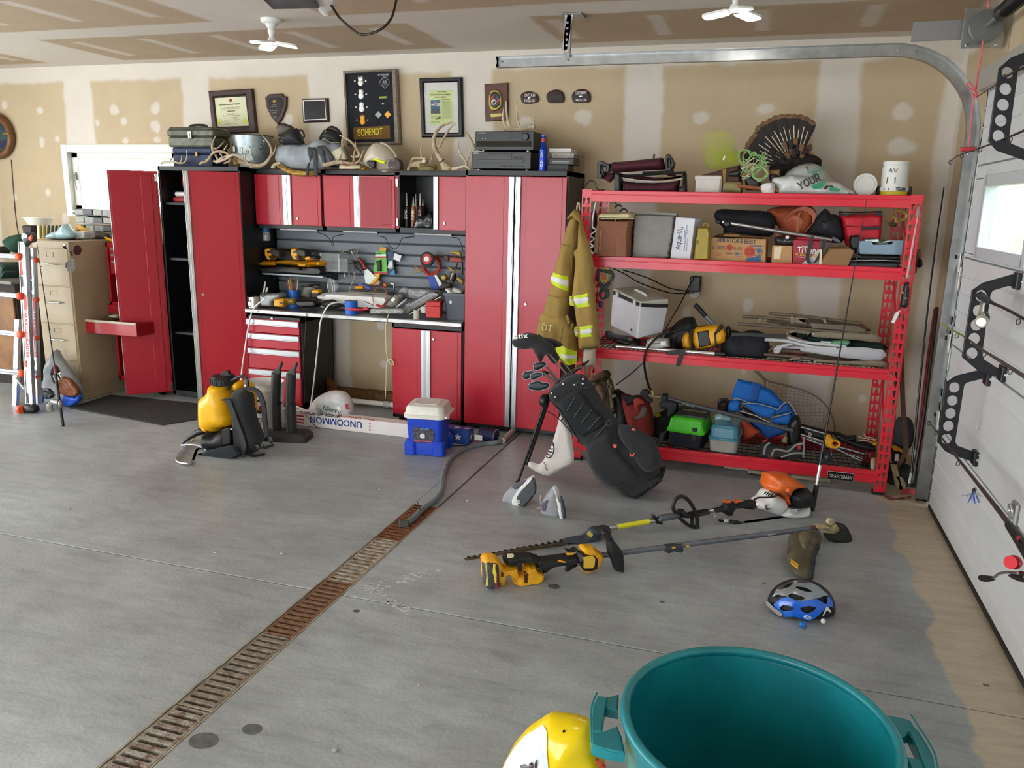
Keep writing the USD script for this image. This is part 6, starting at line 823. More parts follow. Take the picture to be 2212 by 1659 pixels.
t=thing('ammo_case','mustard yellow plastic case with a handle beside the clay target box','case');p=Y(5.22);t.add('body',sit(pf(p,q1(1310,335,1438,345,1445,430,1428,690,1262,690,1285,480,1298,420),.09,s=.012,sm=1),Z3),mat('a38d33',.5,var=.15,vs=14));t.add('handle',ln(p.off(.03),q1(1360,340,1370,310,1400,308,1420,340),.006,0,4,7),mat('8a7628',.5));[t.add('rib',sit(ln(p.off(.088),q1(x,400,x-12,660),.004,0,1,6),Z3),mat('b39c3e',.5))for x in(1318,1410)];t.add('latch',sh(p.off(.095),q1(1290,485,1312,485,1306,520,1286,520),.01,.002),mat('7a6a24',.5))
t=thing('target_carton','printed cardboard carton of clay targets under the black bag','box');p=V3(0,5.21,-3);p=V3(p.hit(*r3(300,500)[0])[0],5.21,-3);t.add('carton',sit(sh(p,r3(65,330,535,345,528,560,48,540),.24,.003),Z3),CARD);t.add('flap',pf(p.off(-.06),r3(65,330,130,300,220,285,590,330,535,345),.05,s=.01,sm=1),CARD2);nvp=mat('2b2f45',.6);t.add('lettering',rtext(p,"AMERICA'S BEST",r3(112,362)[0],.024,.235,.0008,.0008,-2),nvp);t.add('lettering',join(rtext(p,'WHITE',r3(115,430)[0],.019,.047,.0008,.0008,-1),rtext(p,'FLYER',r3(256,434)[0],.017,.05,.0008,.0008,-1),rtext(p,'TARGETS',r3(188,470)[0],.009,.042,.0008,.0008)),mat('5d4a44',.6));o=p.hit(*r3(92,430)[0])+p.n*.001;t.add('lettering',text('90',.016,o,p.v,-p.u,.022),mat('33407e',.6));orp=mat('b5472f',.6)
t.add('clay_print',[sh(p.off(.0008),[(r3(cx_+rr_*math.cos(a_),cy_+rr_*math.sin(a_))[0])for a_ in np.arange(0,6.28,.3)],.001,0)for cx_,cy_,rr_ in((222,415,29),(395,452,48))],orp,kind='stuff');t.add('target_ring',[torus(p.hit(*r3(*c_)[0])+p.n*.0012,r__,.0012,p.n,20,4)for c_,r__ in(((222,415),.012),((222,415),.007),((395,452),.02),((395,452),.012))],mat('8a3324',.6));t.add('blue_panel',[sh(p.off(.0005),r3(*q),.0007,0)for q in((398,395,502,398,500,410,398,407),(370,505,492,495,490,536,368,533))],mat('2c5a86',.6));t.add('globe_print',join(torus(p.hit(*r3(465,455)[0])+p.n*.001,.026,.0012,p.n,24,4),sh(p.off(.0012),r3(450,430,480,425,495,450,480,470,460,460),.001,0),sh(p.off(.0012),r3(455,480,480,475,490,490,465,498),.001,0)),mat('355f86',.6));t.add('flag_print',[sh(p.off(.0008),r3(*q),.001,0)for q in((270,458,298,458,298,478,270,478),)],mat('4a5f86',.6));t.add('flag_print',[sh(p.off(.0008),r3(270+30*(k<2),459+10*k,330,460+10*k,330,465+10*k,270+30*(k<2),464+10*k),.001,0)for k in range(4)],mat('8f6a62',.6));t.add('small_print',join(rtext(p,'FRAGILE HANDLE',r3(100,468)[0],.006,.036,.0008,.0006,-4),rtext(p,'WITH CARE',r3(102,484)[0],.006,.034,.0008,.0006,-4)),mat('c05a3a',.6))
t=solo('long_bag',pf(Y(5.42),r3(90,140,110,98,180,85,380,98,560,108,625,180,600,260,560,330,200,330,170,250,110,190),.12,s=.07,amp=.008,sm=2),mat('15171d',.85,bump=.3,bs=150),'long dark padded bag lying on the carton of clay targets','bag');t.add('seam',ln(Y(5.30),r3(110,190,300,240,560,250),.003,0,4,5),BK2)
t=thing('tripod','chrome tripod pole lying slanted across the second shelf','tripod');p=Y(5.21);bar(p,r3,(160,198,1100,350),.0115,SIL,t,'tube',0,1,12);t.add('clamp',pf(p.off(.005),r3(170,195,215,185,240,205,230,230,200,245,175,235),.02,s=.01,sm=1),BK2);t.add('head',pf(p,r3(98,185,130,170,160,195,150,215,105,208),.02,s=.01,sm=1),BK2);t.add('foot_plate',sh(p.off(.02),r3(1110,318,1172,355,1165,382,1100,350),.012,.003),mat('4a5058',.5))
t=thing('orange_harness','rust-orange straps and fabric bundled up behind the tripod pole','harness');p=Y(5.46);OR2=mat('a04a26',.85,var=.25,vs=12,bump=.3,bs=120);t.add('fabric',sit(pf(p,r3(540,95,680,62,780,50,900,48,965,110,950,210,880,320,680,320,640,240),.09,s=.07,amp=.03,fr=10,sm=2,seed=2),Z3),OR2)
for q in((700,170,760,110,850,80,930,120,935,190,880,260),(690,200,760,160,830,200,800,290),(800,290,805,180,815,120)):t.add('strap',strap(p.to(p.uv(r3(*q)),.1),.03,(.5,-.2,.8),.005),mat('a9634a',.8))
t=thing('small_carton','small plain brown carton with a pale paper label beside the red box','box');p=Y(5.21);t.add('carton',sit(sh(p,r3(590,395,762,402,756,565,580,560),.14,.003),Z3),CARD);t.add('label',sh(p.off(.0006),r3(605,412,670,405,655,515,600,515),.001,0),mat('d9c7a8',.6))
t=thing('hardware_bag','clear bag of dark hardware lying on the small brown carton','bag');p=Y(5.25);t.add('bag',pf(p,r3(618,320,700,320,780,330,800,385,760,398,618,392),.05,s=.03,amp=.012,fr=20,sm=2),mat('2b2c2e',.25,var=.5,vs=60,coat=.6));t.add('card',sh(p.off(-.02),r3(622,295,640,293,636,385,618,380),.01,.001),mat('9c3a36',.6));t.add('clip',box(*(lambda w_:(w_[0]-.01,w_[0]+.01,w_[1]-.06,w_[1]-.045,w_[2]-.01,w_[2]+.01))(p.hit(*r3(715,325)[0])),.003),WHT)
t=thing('line_box','red and white box of fishing line with a black strap hanging over it','box');p=Y(5.20);RB=mat('9c1a30',.4);t.add('carton',sit(sh(p,r3(772,350,1002,360,988,585,760,575),.13,.003),Z3),RB);t.add('top_card',pf(p.off(-.03),r3(800,318,1000,328,1000,362,800,352),.03,s=.01,sm=1),RB);t.add('white_corner',sh(p.off(.0006),r3(830,560,960,470,995,470,988,568,940,572),.001,0),mat('d8cdd2',.5));t.add('lettering',rtext(p,'Trilene',r3(800,462)[0],.037,.13,.0014,.001,-2),WHT);t.add('lettering',rtext(p,'XL Smooth Casting',r3(782,482)[0],.013,.16,.0014,.001,-3),mat('d9c23a',.5));t.add('lettering',join(rtext(p,'Berkley',r3(842,412)[0],.010,.05,.0014,.001,-3),rtext(p,'strong and smooth casting',r3(805,500)[0],.006,.11,.0014,.0006),rtext(p,'25# 300yd',r3(920,545)[0],.011,.03,.0014,.0006)),mat('e8d7d8',.5))
t=solo('carry_strap',strap(Y(5.17).to(Y(5.17).uv(r3(930,322,905,420,890,500,910,548,960,535,1010,450,1040,350))),.022,[(1,0,.2)]*7,.004),BK2,'black webbing loop hanging in front of the red box','strap')
t=solo('dark_duffel',sit(pf(Y(5.40),r3(890,290,950,180,1040,80,1090,128,1150,138,1195,240,1205,340,1150,380,990,350),.1,s=.08,amp=.03,fr=10,sm=2,seed=9),Z3),mat('1a1c22',.85,bump=.3,bs=150),'crumpled dark nylon bag between orange straps and red soft cooler','bag');t.add('side_pocket',pf(Y(5.31),r3(1000,190,1080,180,1100,260,1020,280),.02,sm=1),BK)
t=solo('kraft_carton',sit(pf(Y(5.24),r4(472,530,480,470,545,375,700,370,745,400,690,530),.1,s=.01,sm=1),Z3),CARD2,'plain brown carton end with a torn corner beside the red box','box');t.add('torn_edge',sit(sh(Y(5.135),r4(470,525,478,400,495,395,492,525),.01,.001),Z3),mat('d8cbb4',.8));t.sub[0].mesh.apply_translation((0,.02,0))
t=thing('soft_cooler','bright red soft-sided cooler with black trim behind the grey tray','cooler bag');p=Y(5.42);t.add('body',sit(pf(p,r4(620,105,660,115,960,108,968,130,955,280,920,400,690,400,655,290),.1,s=.03,sm=1,amp=.008),Z3),mat('c4142c',.6,var=.08,vs=10));[t.add('black_trim',sh(p.off(.104),r4(*q),.008,.002),BK)for q in((618,100,665,112,712,118,705,140,640,128),(920,105,968,98,966,130,920,133),(800,222,958,212,955,238,798,243))];t.add('lid_piping',ln(p.off(.09),r4(625,100,760,105,960,98),.005,0,3,6),BK);t.add('zip_line',ln(p.off(.103),r4(655,208,800,218,955,210),.004,0,3,6),mat('8a1020',.6))
t=thing('tackle_tray','blue-grey plastic tray of packaged tackle on top of the black one','tray');p=Y(5.20);g_=[(770,330),(885,328),(892,358),(1040,355),(1058,325),(1135,325),(1118,436),(790,430)];t.add('tray_front',sh(p,r4(*[c for q in g_ for c in q]),.01,.002),mat('7d95a8',.5));a,b=p.hit(*r4(780,400)[0]),p.hit(*r4(1125,400)[0]);z0_,z1_=p.hit(*r4(950,434)[0])[2],p.hit(*r4(950,340)[0])[2];t.add('tray_box',join(box(a[0],a[0]+.006,5.21,5.45,z0_,z1_),box(b[0]-.006,b[0],5.21,5.45,z0_,z1_),box(a[0],b[0],5.21,5.45,z0_,z0_+.008),box(a[0],b[0],5.444,5.45,z0_,z1_)),mat('7d95a8',.5))
for k in range(9):c_=(a[0]+.06+(b[0]-a[0]-.12)*k/8,5.30+rnd.uniform(-.04,.1),z1_-.005);t.add('tackle_pack',obox(*c_,rnd.uniform(.05,.09),rnd.uniform(.06,.12),rnd.uniform(.008,.02),rnd.uniform(-40,40),.003,rnd.uniform(-15,15),rnd.uniform(-15,15)),mat(('b8c0be','3b4440','d5d8d5','2d2f30','6b8a6a')[k%5],.15,coat=.6))
t=thing('tray_organizer','black plastic tray holder underneath the blue-grey tackle tray','tray');t.add('body',sit(pf(Y(5.25),r4(690,470,760,480,1060,480,1110,490,1060,560,690,560),.08,s=.012,sm=1),Z3),mat('2a2b2e',.5));t.add('upper_tray',pf(Y(5.25),r4(660,450,680,420,750,400,790,432,1100,438,1105,480,760,476,700,488,668,490),.07,s=.012,sm=1),BK2);t.add('end_block',pf(Y(5.24),r4(700,340,715,285,780,280,790,330,770,400,720,395),.05,s=.012,sm=1),BK2);t.add('grey_edge',ln(Y(5.165),r4(690,485,900,478,1100,486),.003,0,2,6),mat('8f9497',.5))
z_=p.hit(*r4(950,440)[0])[2]
t=thing('antler','small brassy antler hooked on the right post of the rack','antler');pa=Y(5.35);[t.add('tine',ln(pa,r4(*q),(.010 if k==0 else.006),0,4,8),mat('a58a4a',.4,.5))for k,q in enumerate(((1050,200,1080,180,1120,165,1150,150,1155,120,1120,95,1090,90,1050,110),(1090,150,1040,150,1000,155),(1080,180,1060,140,1040,145)))];t.add('burr',pf(pa,r4(1010,190,1040,175,1080,195,1070,220,1020,210),.02,amp=.006,fr=60,sm=1),mat('4a3d22',.6))
# left post: ice auger and steel hooks
t=thing('ice_auger','white spiral hand auger hanging inside the left rack post','auger');p=Y(5.30);bar(p,q1,(232,85,210,180,195,330,225,365),.006,WHT,t,'shaft',0,3);t.add('spiral',ln(p,q1(225,365,232,385,170,430,215,470,168,510,210,545,165,570,205,625),.006,0,2,8),WHT);t.add('sheath',pf(p.off(-.05),q1(175,190,215,150,240,200,245,300,215,460,210,600,170,610,165,330),.04,s=.03,sm=1),mat('26231f',.7))
t=solo('steel_hook',tube(Y(5.55).to(Y(5.55).uv(q1(380,100,385,80,420,78,445,110,430,135,470,110,500,130,495,165,480,180,520,155,550,165,560,185))),.006,8,4),mat('5f5a55',.35,.8),'twisted steel hook hanging under the top shelf behind the brown jug','hook')
t=solo('wire_hook',join(*[tube(Y(5.28).to(Y(5.28).uv(q)),.004,8,5)for q in([(1262,405),(1272,392),(1284,393),(1287,405)],[(1284,397),(1292,410),(1306,410)])]),mat('4a4b4f',.35,.8),'bent dark wire hook lying at the left end of the top shelf','hook')
# ---------------------------------------------------------------- third shelf
t=thing('outlet','white wall outlet with a black charger and grey plug behind the rack','outlet');p=Y(YB-.004);t.add('cover_plate',sh(p,r5(788,40,880,25,868,156,784,152),.0035,.001),WHT);a=p.hit(*r5(832,45)[0]);t.add('charger',box(a[0]-.038,a[0]+.038,YB-.06,YB-.005,a[2]-.06,a[2]+.055,.006),BK2,label='black plug-in charger');a=p.hit(*r5(830,110)[0]);t.add('adapter',mov(rot(lathe([(0,0),(.05,0),(.054,.006),(.05,.03),(0,.032)],24,(0,0,0),(0,-1,0),1,.7),0),a[0],YB-.005,a[2]),mat('c3c0b8',.5));t.add('plug',box(a[0]-.07,a[0]-.01,YB-.06,YB-.035,a[2]-.012,a[2]+.012,.004),BK2)
for lab,q in(('upper black cord sagging from the rack to the wall outlet',((1345,583,5.72),(1375,592,5.85),(1410,605,5.98),(1445,622,6.03),(1488,630,6.05))),('lower black cord sagging from the rack to the wall outlet',((1325,580,5.72),(1350,592,5.8),(1380,610,5.9),(1430,628,6.0),(1460,634,6.04),(1488,633,6.05))),('thin charger cord running from the outlet down behind the white cooler',((1501,598,6.06),(1490,615,6.04),(1470,655,5.95),(1452,685,5.8),(1437,712,5.62),(1410,760,5.72),(1372,800,5.74),(1330,832,5.74)))):cord(lab,[wal(*k)for k in q],.0042,BK2)
pt={k:Y(y).hit(*r5(*q)[0])for k,(q,y)in{'A':((162,128),5.46),'B':((386,232),5.23),'C':((612,238),5.40),'a':((142,382),5.43),'b':((362,492),5.21),'c':((566,440),5.37),'E':((166,92),5.46),'G':((388,205),5.22),'I':((617,182),5.40)}.items()}
def round_hull(pts,r):s=trimesh.creation.icosphere(subdivisions=2,radius=r).vertices;c_=np.mean(pts,0);return chull(np.vstack([(p_+nrm(c_-p_)*r*1.5)+s for p_ in pts]))
D4,d4,J4=pt['A']+pt['C']-pt['B'],pt['a']+pt['c']-pt['b'],pt['E']+pt['I']-pt['G']
t=thing('ice_chest','white hard ice chest tilted on the third shelf','cooler');wc_=mat('cfd0d6',.5,var=.08,vs=9);t.add('body',round_hull([pt['A'],pt['B'],pt['C'],D4,pt['a'],pt['b'],pt['c'],d4],.012),wc_);t.add('lid',round_hull([pt['E'],pt['G'],pt['I'],J4]+[k*.75+l*.25 for k,l in((pt['A'],pt['E']),(pt['B'],pt['G']),(pt['C'],pt['I']),(D4,J4))],.010),mat('c6c7b8',.5,var=.1,vs=9));gs=[pt['A'],pt['B'],pt['C']];up=nrm(pt['G']-pt['B']);cen=(pt['A']+pt['C'])/2
for a,b in((pt['A'],pt['B']),(pt['B'],pt['C'])):o_=(a+b)/2-cen;o_=nrm(o_-up*(o_@up));t.add('gasket',strap([a+(b-a)*.03+o_*.001+up*.012,(a+b)/2+o_*.003+up*.012,b-(b-a)*.03+o_*.001+up*.012],.026,up,.004,3),mat('2c2a2a',.6),label='dark gasket band')
for f_ in(.2,.82):a=pt['A']+(pt['B']-pt['A'])*f_;t.add('latch',round_hull([a+up*s-nrm(pt['B']-pt['A'])*.012*k+np.array([-.004,-.008,0])*e_ for s in(-.02,.035)for k in(-1,1)for e_ in(0,1.6)],.004),WHT)
hq=[pt['E']*.55+J4*.45,pt['G']*.5+pt['I']*.5];m_=(pt['E']+pt['G']+pt['I']+J4)/4;dl=nrm(pt['G']+pt['I']-pt['E']-J4);t.add('handle',tube([m_-dl*.07,m_-dl*.05+up*.018,m_+dl*.05+up*.018,m_+dl*.07],.009,8,4),WHT);a=pt['b']*.78+pt['a']*.22+up*.045;t.add('print_mark',round_hull([a+up*s+nrm(pt['b']-pt['a'])*k+np.array([-.002,-.004,0])for s in(-.008,.008)for k in(-.008,.008)],.001),DKG)
t=solo('folded_cart',sit(pf(Y(5.28),r5(100,460,105,430,140,430,170,455,280,470,300,480,390,505,388,560,340,560,240,540,150,500),.08,s=.03,sm=1),Z2),BK2,'low black plastic tray wedged under the white ice chest','tray');t.add('grip',sit(pf(Y(5.19),r5(262,475,320,480,330,510,290,515),.01,sm=1),Z2),DKG)
t=thing('parts_box','clear plastic parts box with a label in front of the white ice chest','box');p=Y(5.20);t.add('case',sit(pf(p,r5(425,555,440,500,480,482,620,490,628,555,540,570,430,565),.05,s=.012,sm=1),Z2),mat('a5a79c',.2,var=.2,vs=40,coat=.5));t.add('label',sh(p.off(.054),r5(548,515,590,512,592,540,550,542),.003,0),WHT);t.add('seam',ln(p.off(.05),r5(440,535,620,520),.0025,0,1,5),mat('7d7f78',.3))
t=thing('extension_pole','silver extension pole lying along the front edge of the third shelf','pole');p=Y(5.165);a,b=p.hit(*r5(190,553)[0]),p.hit(*r5(985,612)[0]);a[2]=max(a[2],Z2+.014);b[2]=max(b[2],Z2+.014);t.add('tube',cyl(a,b,.0125,14),mat('c9cbcc',.3,.9));t.add('collar',cyl(b,b+(b-a)*.1,.0145,14),BK2);t.add('end_cap',cyl(a-(b-a)*.03,a,.009,12),DKG)
t=thing('pole_saw_head','yellow and black battery power head lying on the third shelf','power tool');p=Y(5.27);t.add('housing',sit(pf(p,r5(800,420,850,395,1000,378,1060,400,1085,450,1070,520,960,560,840,580,800,520),.075,s=.04,sm=1),Z2),YEL);t.add('end_bell',sit(pf(p,r5(718,500,740,450,800,430,812,570,760,572,728,555),.06,s=.03,sm=1),Z2),YEL);t.add('battery_window',sh(p.off(.08),r5(845,440,935,425,955,545,860,562),.02,.006),mat('1c1d20',.4));[t.add('bumper',sit(pf(p.off(.02),r5(*q),.075,s=.02,sm=1),Z2),mat('3a3526',.7))for q in((775,440,830,405,815,470,820,580,790,585),(975,430,1040,370,1062,400,1010,450,1015,555,985,560))];t.add('coupler',pf(p,r5(1070,400,1100,385,1120,410,1115,470,1085,500,1080,440),.04,s=.02,sm=1),BK2)
t=solo('tool_bag',sit(pf(Y(5.47),r5(570,480,640,400,700,340,780,312,830,330,850,390,980,380,1000,470,800,560,620,560),.11,s=.07,amp=.02,fr=9,sm=2,seed=14),Z2),BK,'black nylon bag slumped behind the yellow power head','bag');t.add('red_lining',pf(Y(5.43),r5(560,430,620,400,660,380,640,410,580,440),.04,sm=1),mat('6e1f2c',.8));t.add('strap_loop',sit(strap(Y(5.33).to(Y(5.33).uv(r5(700,450,660,470,640,520,650,570))),.03,(1,0,.4),.006),Z2),BK2)
t=thing('pump_handle','grey pole with black foam grip sticking up behind the yellow power head','handle');p=Y(5.50);bar(p,r5,(895,295,985,382),.012,mat('8a9298',.4,.5),t,'pole',0,1,12);bar(p,r5,(822,215,860,250,912,312),.016,BK,t,'foam_grip',0,2,12)
t=thing('camouflage_bag','dark camouflage bag with a black shoulder strap on the third shelf','bag');t.add('bag',sit(pf(Y(5.35),r5(1060,450,1110,415,1200,440,1290,420,1420,470,1420,620,1400,660,1060,650,1040,560),.13,s=.08,amp=.02,fr=9,sm=2,seed=15),Z2),mat('20232c',.9,var=.5,vs=14,c2='101216'));t.add('shoulder_strap',strap(Y(5.21).to(Y(5.21).uv(r6(0,300,150,300,300,310,430,310))),.02,(0,0,1),.012),BK2)
t=solo('hanging_strap',strap([*Y(5.118).to(Y(5.118).uv(r5(600,605,640,605,720,595))),*Y(5.112).to(Y(5.112).uv(r5(728,600,705,650,690,712)))],.03,[(0,0,1)]*3+[(1,0,.2)]*3,.005),BK,'black webbing strap hanging over the third beam of the rack','strap')
TN,TN2,WM=mat('6a5d4e',.5,.2,var=.1,vs=10),mat('857864',.55,var=.12,vs=10),mat('c6c8cc',.45,.1)
def folding_chair(label,y,tubes,blades,mt,mb,mid=None):
    p=Y(y);t=thing('folding_chair',label,'folding chair','folding chairs stacked flat on the rack')
    for k,q in enumerate(tubes):bar(p.off(-.03*k+.04),r6,q,.0105,mt,t,'frame_tube',0,2,10,Z2)
    for q in blades:b=t.add('side_bracket',sit(pf(p.off(.055),r6(*q),.008,s=.008,sm=2),Z2),mb);b.add('rivet',cyl(p.off(.06).hit(*r6(q[0]+12,q[1]+10)[0]),p.off(.07).hit(*r6(q[0]+12,q[1]+10)[0]),.006,10,.002),CHR)
    if mid:t.add('seat_panel',sit(pf(p.off(-.1),r6(*mid),.14,s=.01,sm=1,tb=.1),Z2),mt)
    return t
folding_chair('lower tan metal folding chair at the bottom of the stack',5.30,((240,455,450,470,700,500),(380,425,640,445,1190,500),(340,385,300,425,240,445)),((640,505,700,498,900,510,1120,500,1215,520,1195,560,1000,550,660,525),(450,490,530,475,545,490,480,505)),TN,TN2,(560,440,1180,480,1190,520,600,500))
folding_chair('white metal folding chair in the middle of the stack',5.29,((260,340,420,350,640,400,820,412),(440,325,560,360,720,375,900,395),(350,395,560,405,640,410)),((330,410,370,385,475,365,480,385,400,405,380,445,335,448),(545,400,640,405,820,415,900,395,1190,420,1175,500,900,485,620,440,545,430)),WM,mat('b3b5bb',.5),(900,400,1180,425,1170,470,900,455))
folding_chair('upper tan metal folding chair on top of the stack',5.36,((50,215,400,240,700,270,1075,300),(85,158,300,170,480,190),(290,135,560,155,1010,215),(280,190,560,230,900,275,1060,295)),((628,285,760,282,1080,300,1100,292,1180,325,1150,360,1000,345,640,318),(425,285,500,255,525,265,470,292)),TN,TN2,(520,180,800,180,1010,205,1100,270,1000,285,620,235))
for q in((215,170,235,172,225,225,205,220),(465,155,485,157,482,215,465,212),(715,175,740,178,760,250,735,245),(580,262,640,268,600,310,590,300)):THINGS[-1].add('cross_strut',sh(Y(5.34),r6(*q),.02,.002),TN2)
t=thing('beach_umbrella','blue-green sleeve of folded fabric tucked among the folding chairs','fabric');t.add('sleeve',sit(pf(Y(5.42),r6(430,285,640,300,900,330,1190,370,1195,430,900,400,600,350),.05,s=.03,sm=2),Z2),mat('16293a',.8,var=.5,vs=16,c2='1f4a34'));t.add('bright_roll',pf(Y(5.30),r6(775,352,850,345,915,345,930,362,910,385,780,375),.03,s=.02,sm=2),mat('1f7f9c',.6,var=.5,vs=40,c2='7fae3a'));bar(Y(5.29),r6,(700,358,775,362),.006,WHT,t,'rod')
# ---------------------------------------------------------------- bottom shelf
CAM=mat('8a7660',.9,var=.9,vs=22,c2='5d6040',bump=.3,bs=150);t=thing('camouflage_backpack','tan camouflage backpack behind the golf bag on the bottom shelf','backpack');p=Y(5.42);t.add('pack_body',sit(pf(p,r7(80,170,150,130,240,130,275,200,300,330,315,385,260,440,280,600,80,600,60,300),.12,s=.08,amp=.012,sm=2),Z1),CAM);t.add('top_roll',pf(p.off(.04),r7(80,160,130,110,200,68,240,85,248,120,200,160,120,165),.07,s=.05,amp=.02,fr=14,sm=2),mat('55452f',.9,var=.4,vs=30));t.add('front_pocket',pf(p.off(.11),r7(105,215,140,175,185,200,205,260,200,340,150,300),.03,s=.03,sm=2),mat('93705e',.9,var=.5,vs=24));t.add('pocket_piping',ln(p.off(.14),r7(105,205,145,172,190,190,212,260,205,345),.006,0,4,7),BK);[t.add('webbing',sh(p.off(.12),r7(*q),.01,.002),mat('79755a',.9))for q in((222,190,258,190,262,210,226,212),(240,270,290,262,294,282,244,292),(222,150,240,148,270,360,250,380))]
t=thing('red_backpack','faded red and black backpack slumped on the bottom shelf','backpack');p=Y(5.38);rd_=mat('8f2f2c',.9,var=.35,vs=14,bump=.4,bs=90);t.add('pack_body',sit(pf(p,r7(330,262,420,270,480,268,560,330,592,480,585,600,440,600,360,420),.1,s=.08,amp=.03,fr=9,sm=2,seed=19),Z1),rd_);t.add('dark_side',sit(pf(p.off(-.03),r7(285,225,340,240,380,280,420,420,420,620,300,620,290,400),.1,s=.06,amp=.015,sm=2),Z1),BK);t.add('grey_panel',pf(p.off(.09),r7(405,440,450,410,500,350,540,380,520,440,450,460),.025,s=.03,sm=2),mat('6f675d',.9));[t.add('strap',pf(p.off(.1),r7(*q),.012,s=.012,sm=2),BK)for q in((330,262,440,275,480,270,440,320,380,350,370,320),(480,270,490,230,530,220,560,240,550,290,585,300,570,328,530,320,500,285))];t.add('red_fold',pf(p.off(.11),r7(430,300,480,290,520,330,470,350,480,400,440,370),.02,s=.02,amp=.01,sm=2),mat('a83a30',.85))
t=solo('boot_bag',sit(pf(Y(5.46),r7(590,450,640,400,780,330,780,440,720,640,600,640),.09,s=.05,amp=.02,sm=2),Z1),mat('14181c',.8),'black bundle in the gap between red backpack and green tackle box','bag');t.add('yellow_lining',pf(Y(5.40),r7(590,410,630,400,650,430,610,445),.02,sm=1),mat('a3902c',.8));t.add('mesh_end',sit(pf(Y(5.33),r7(640,560,700,540,680,620,620,650),.03,sm=1),Z1),mat('3a3d40',.8,bump=.6,bs=300))
t=thing('trimmer_attachment','grey attachment pole with a metal gear head lying across the bottom shelf','pole tool');p=Y(5.30);AA=p.hit(*r7(690,292)[0]);BB=p.hit(*r8(560,480)[0]);t.add('pole',cyl(AA,BB,.0135,14),mat('4c5054',.5,.2));t.add('gear_head',pf(p,r7(535,245,560,240,590,255,660,270,655,302,590,290,565,295,540,275),.022,s=.015,sm=1),mat('8f8468',.45,.5));q_=p.hit(*r7(570,250)[0]);t.add('ring',torus(q_+[0,-.02,0],.016,.007,(0,-1,.3),20,8),mat('a3977a',.4,.5));t.add('collar',pf(p,r7(655,255,700,252,705,310,680,330,650,320),.03,s=.015,sm=1),BK2);t.add('debris_guard',pf(p.off(.02),r7(635,320,700,305,775,330,750,410,690,440,700,380,640,370),.03,s=.03,sm=2),mat('24282b',.7));t.add('lettering',rtext(p,'EXPAND-IT',r7(815,332)[0],.0075,.075,.0145,.0006,-13),mat('c9c6b5',.5))
cord('black rubber hose looping from the third shelf down to the gear head',[wal(1487,712,5.16),wal(1455,716,5.13),wal(1425,725,5.10),wal(1400,750,5.09),wal(1392,775,5.09),wal(1394,805,5.12),wal(1402,835,5.2),wal(1407,842,5.25)],.0075,BK2,'hose','rubber_hose');p=Y(5.25);THINGS[-1].add('brass_fitting',cyl(p.hit(1406,838),p.hit(1410,850),.009,12,.002),mat('c9b26a',.3,.9))
t=thing('tackle_box','bright green and navy tackle box on the bottom shelf','tackle box');GR=mat('43b81e',.45,var=.06,vs=9);a,b,dp=wal(1449,945,5.27),wal(1509,952,5.23),None
t.add('bottom_box',rloft([(.2,.22,.015,Z1),(.21,.23,.015,Z1+.005),(.225,.25,.015,Z1+.105)],wal(1485,940,5.34)[0]+.015,5.33,-10),mat('151b28',.5));cx_=wal(1485,940,5.34)[0]+.015;t.add('lid',rloft([(.25,.275,.02,Z1+.105),(.252,.277,.02,Z1+.12),(.235,.26,.02,Z1+.135),(.215,.24,.02,Z1+.19),(.19,.22,.02,Z1+.2),(.18,.21,.02,Z1+.202)],cx_,5.33,-10),GR);t.add('lid_tray',rloft([(.2,.12,.02,Z1+.197),(.2,.12,.02,Z1+.212),(.17,.1,.02,Z1+.214)],cx_+.01,5.32,-10),mat('34383a',.5));t.add('handle',mov(rot(tube([(-.09,0,.0),(-.085,-.01,.03),(.085,-.01,.03),(.09,0,0)],.011,8,3),-10),cx_+.02,5.36,Z1+.21),mat('2f3335',.5));t.add('latch',mov(rot(box(.05,.085,-.155,-.125,.06,.15,.005),-10),cx_,5.35,Z1),mat('26282b',.5))
t=thing('blue_lid_box','pale plastic box with a translucent blue lid on the bottom shelf','box');cx_=wal(1567,950,5.28)[0];t.add('base',rloft([(.16,.26,.03,Z1),(.17,.27,.03,Z1+.005),(.185,.285,.03,Z1+.085)],cx_,5.33,-4),mat('a3a39c',.6,var=.12,vs=20));t.add('lid',rloft([(.2,.3,.035,Z1+.085),(.2,.3,.035,Z1+.1),(.18,.28,.03,Z1+.104),(.175,.27,.03,Z1+.16),(.15,.24,.03,Z1+.178),(.12,.2,.03,Z1+.18)],cx_,5.33,-4),mat('3f7f98',.25,var=.15,vs=12,coat=.4));t.add('plastic_wrap',pf(Y(5.36),r7(1050,470,1060,420,1120,405,1200,440,1200,470),.03,amp=.01,sm=1),mat('8fb0b4',.15,var=.2,vs=30,coat=.5));t.add('lid_grip',mov(box(-.035,.035,-.155,-.145,Z1+.085,Z1+.1,.003),cx_,5.33,0),mat('4f8fa6',.3))
t=thing('folding_stool','bright blue fabric folding chair collapsed on the bottom shelf','camp chair');p=Y(5.47);BLU,BL2=mat('0f63b8',.75,var=.12,vs=9),mat('0b4c96',.75,var=.1,vs=9)
for q,h,th,mt in(((105,220,150,98,260,120,400,180,490,275,520,300,440,330,220,280,110,250),.0,.03,BLU),((75,300,90,265,140,245,180,260,165,335,120,345,80,340),.05,.04,BLU),((185,280,300,282,440,320,430,345,400,390,330,380,270,345),.07,.02,BLU),((400,340,520,268,585,360,560,400,540,350,440,370),.05,.03,BL2),((385,400,540,350,552,385,530,440,430,440),.08,.02,BLU),((230,420,320,400,520,460,500,500,380,540,330,510),.04,.02,BL2),((260,120,330,140,300,270,240,280),.032,.004,BL2)):t.add('fabric_panel',pf(p.off(h),r8(*q),th,s=.03,amp=.008,fr=10,sm=1),mt)
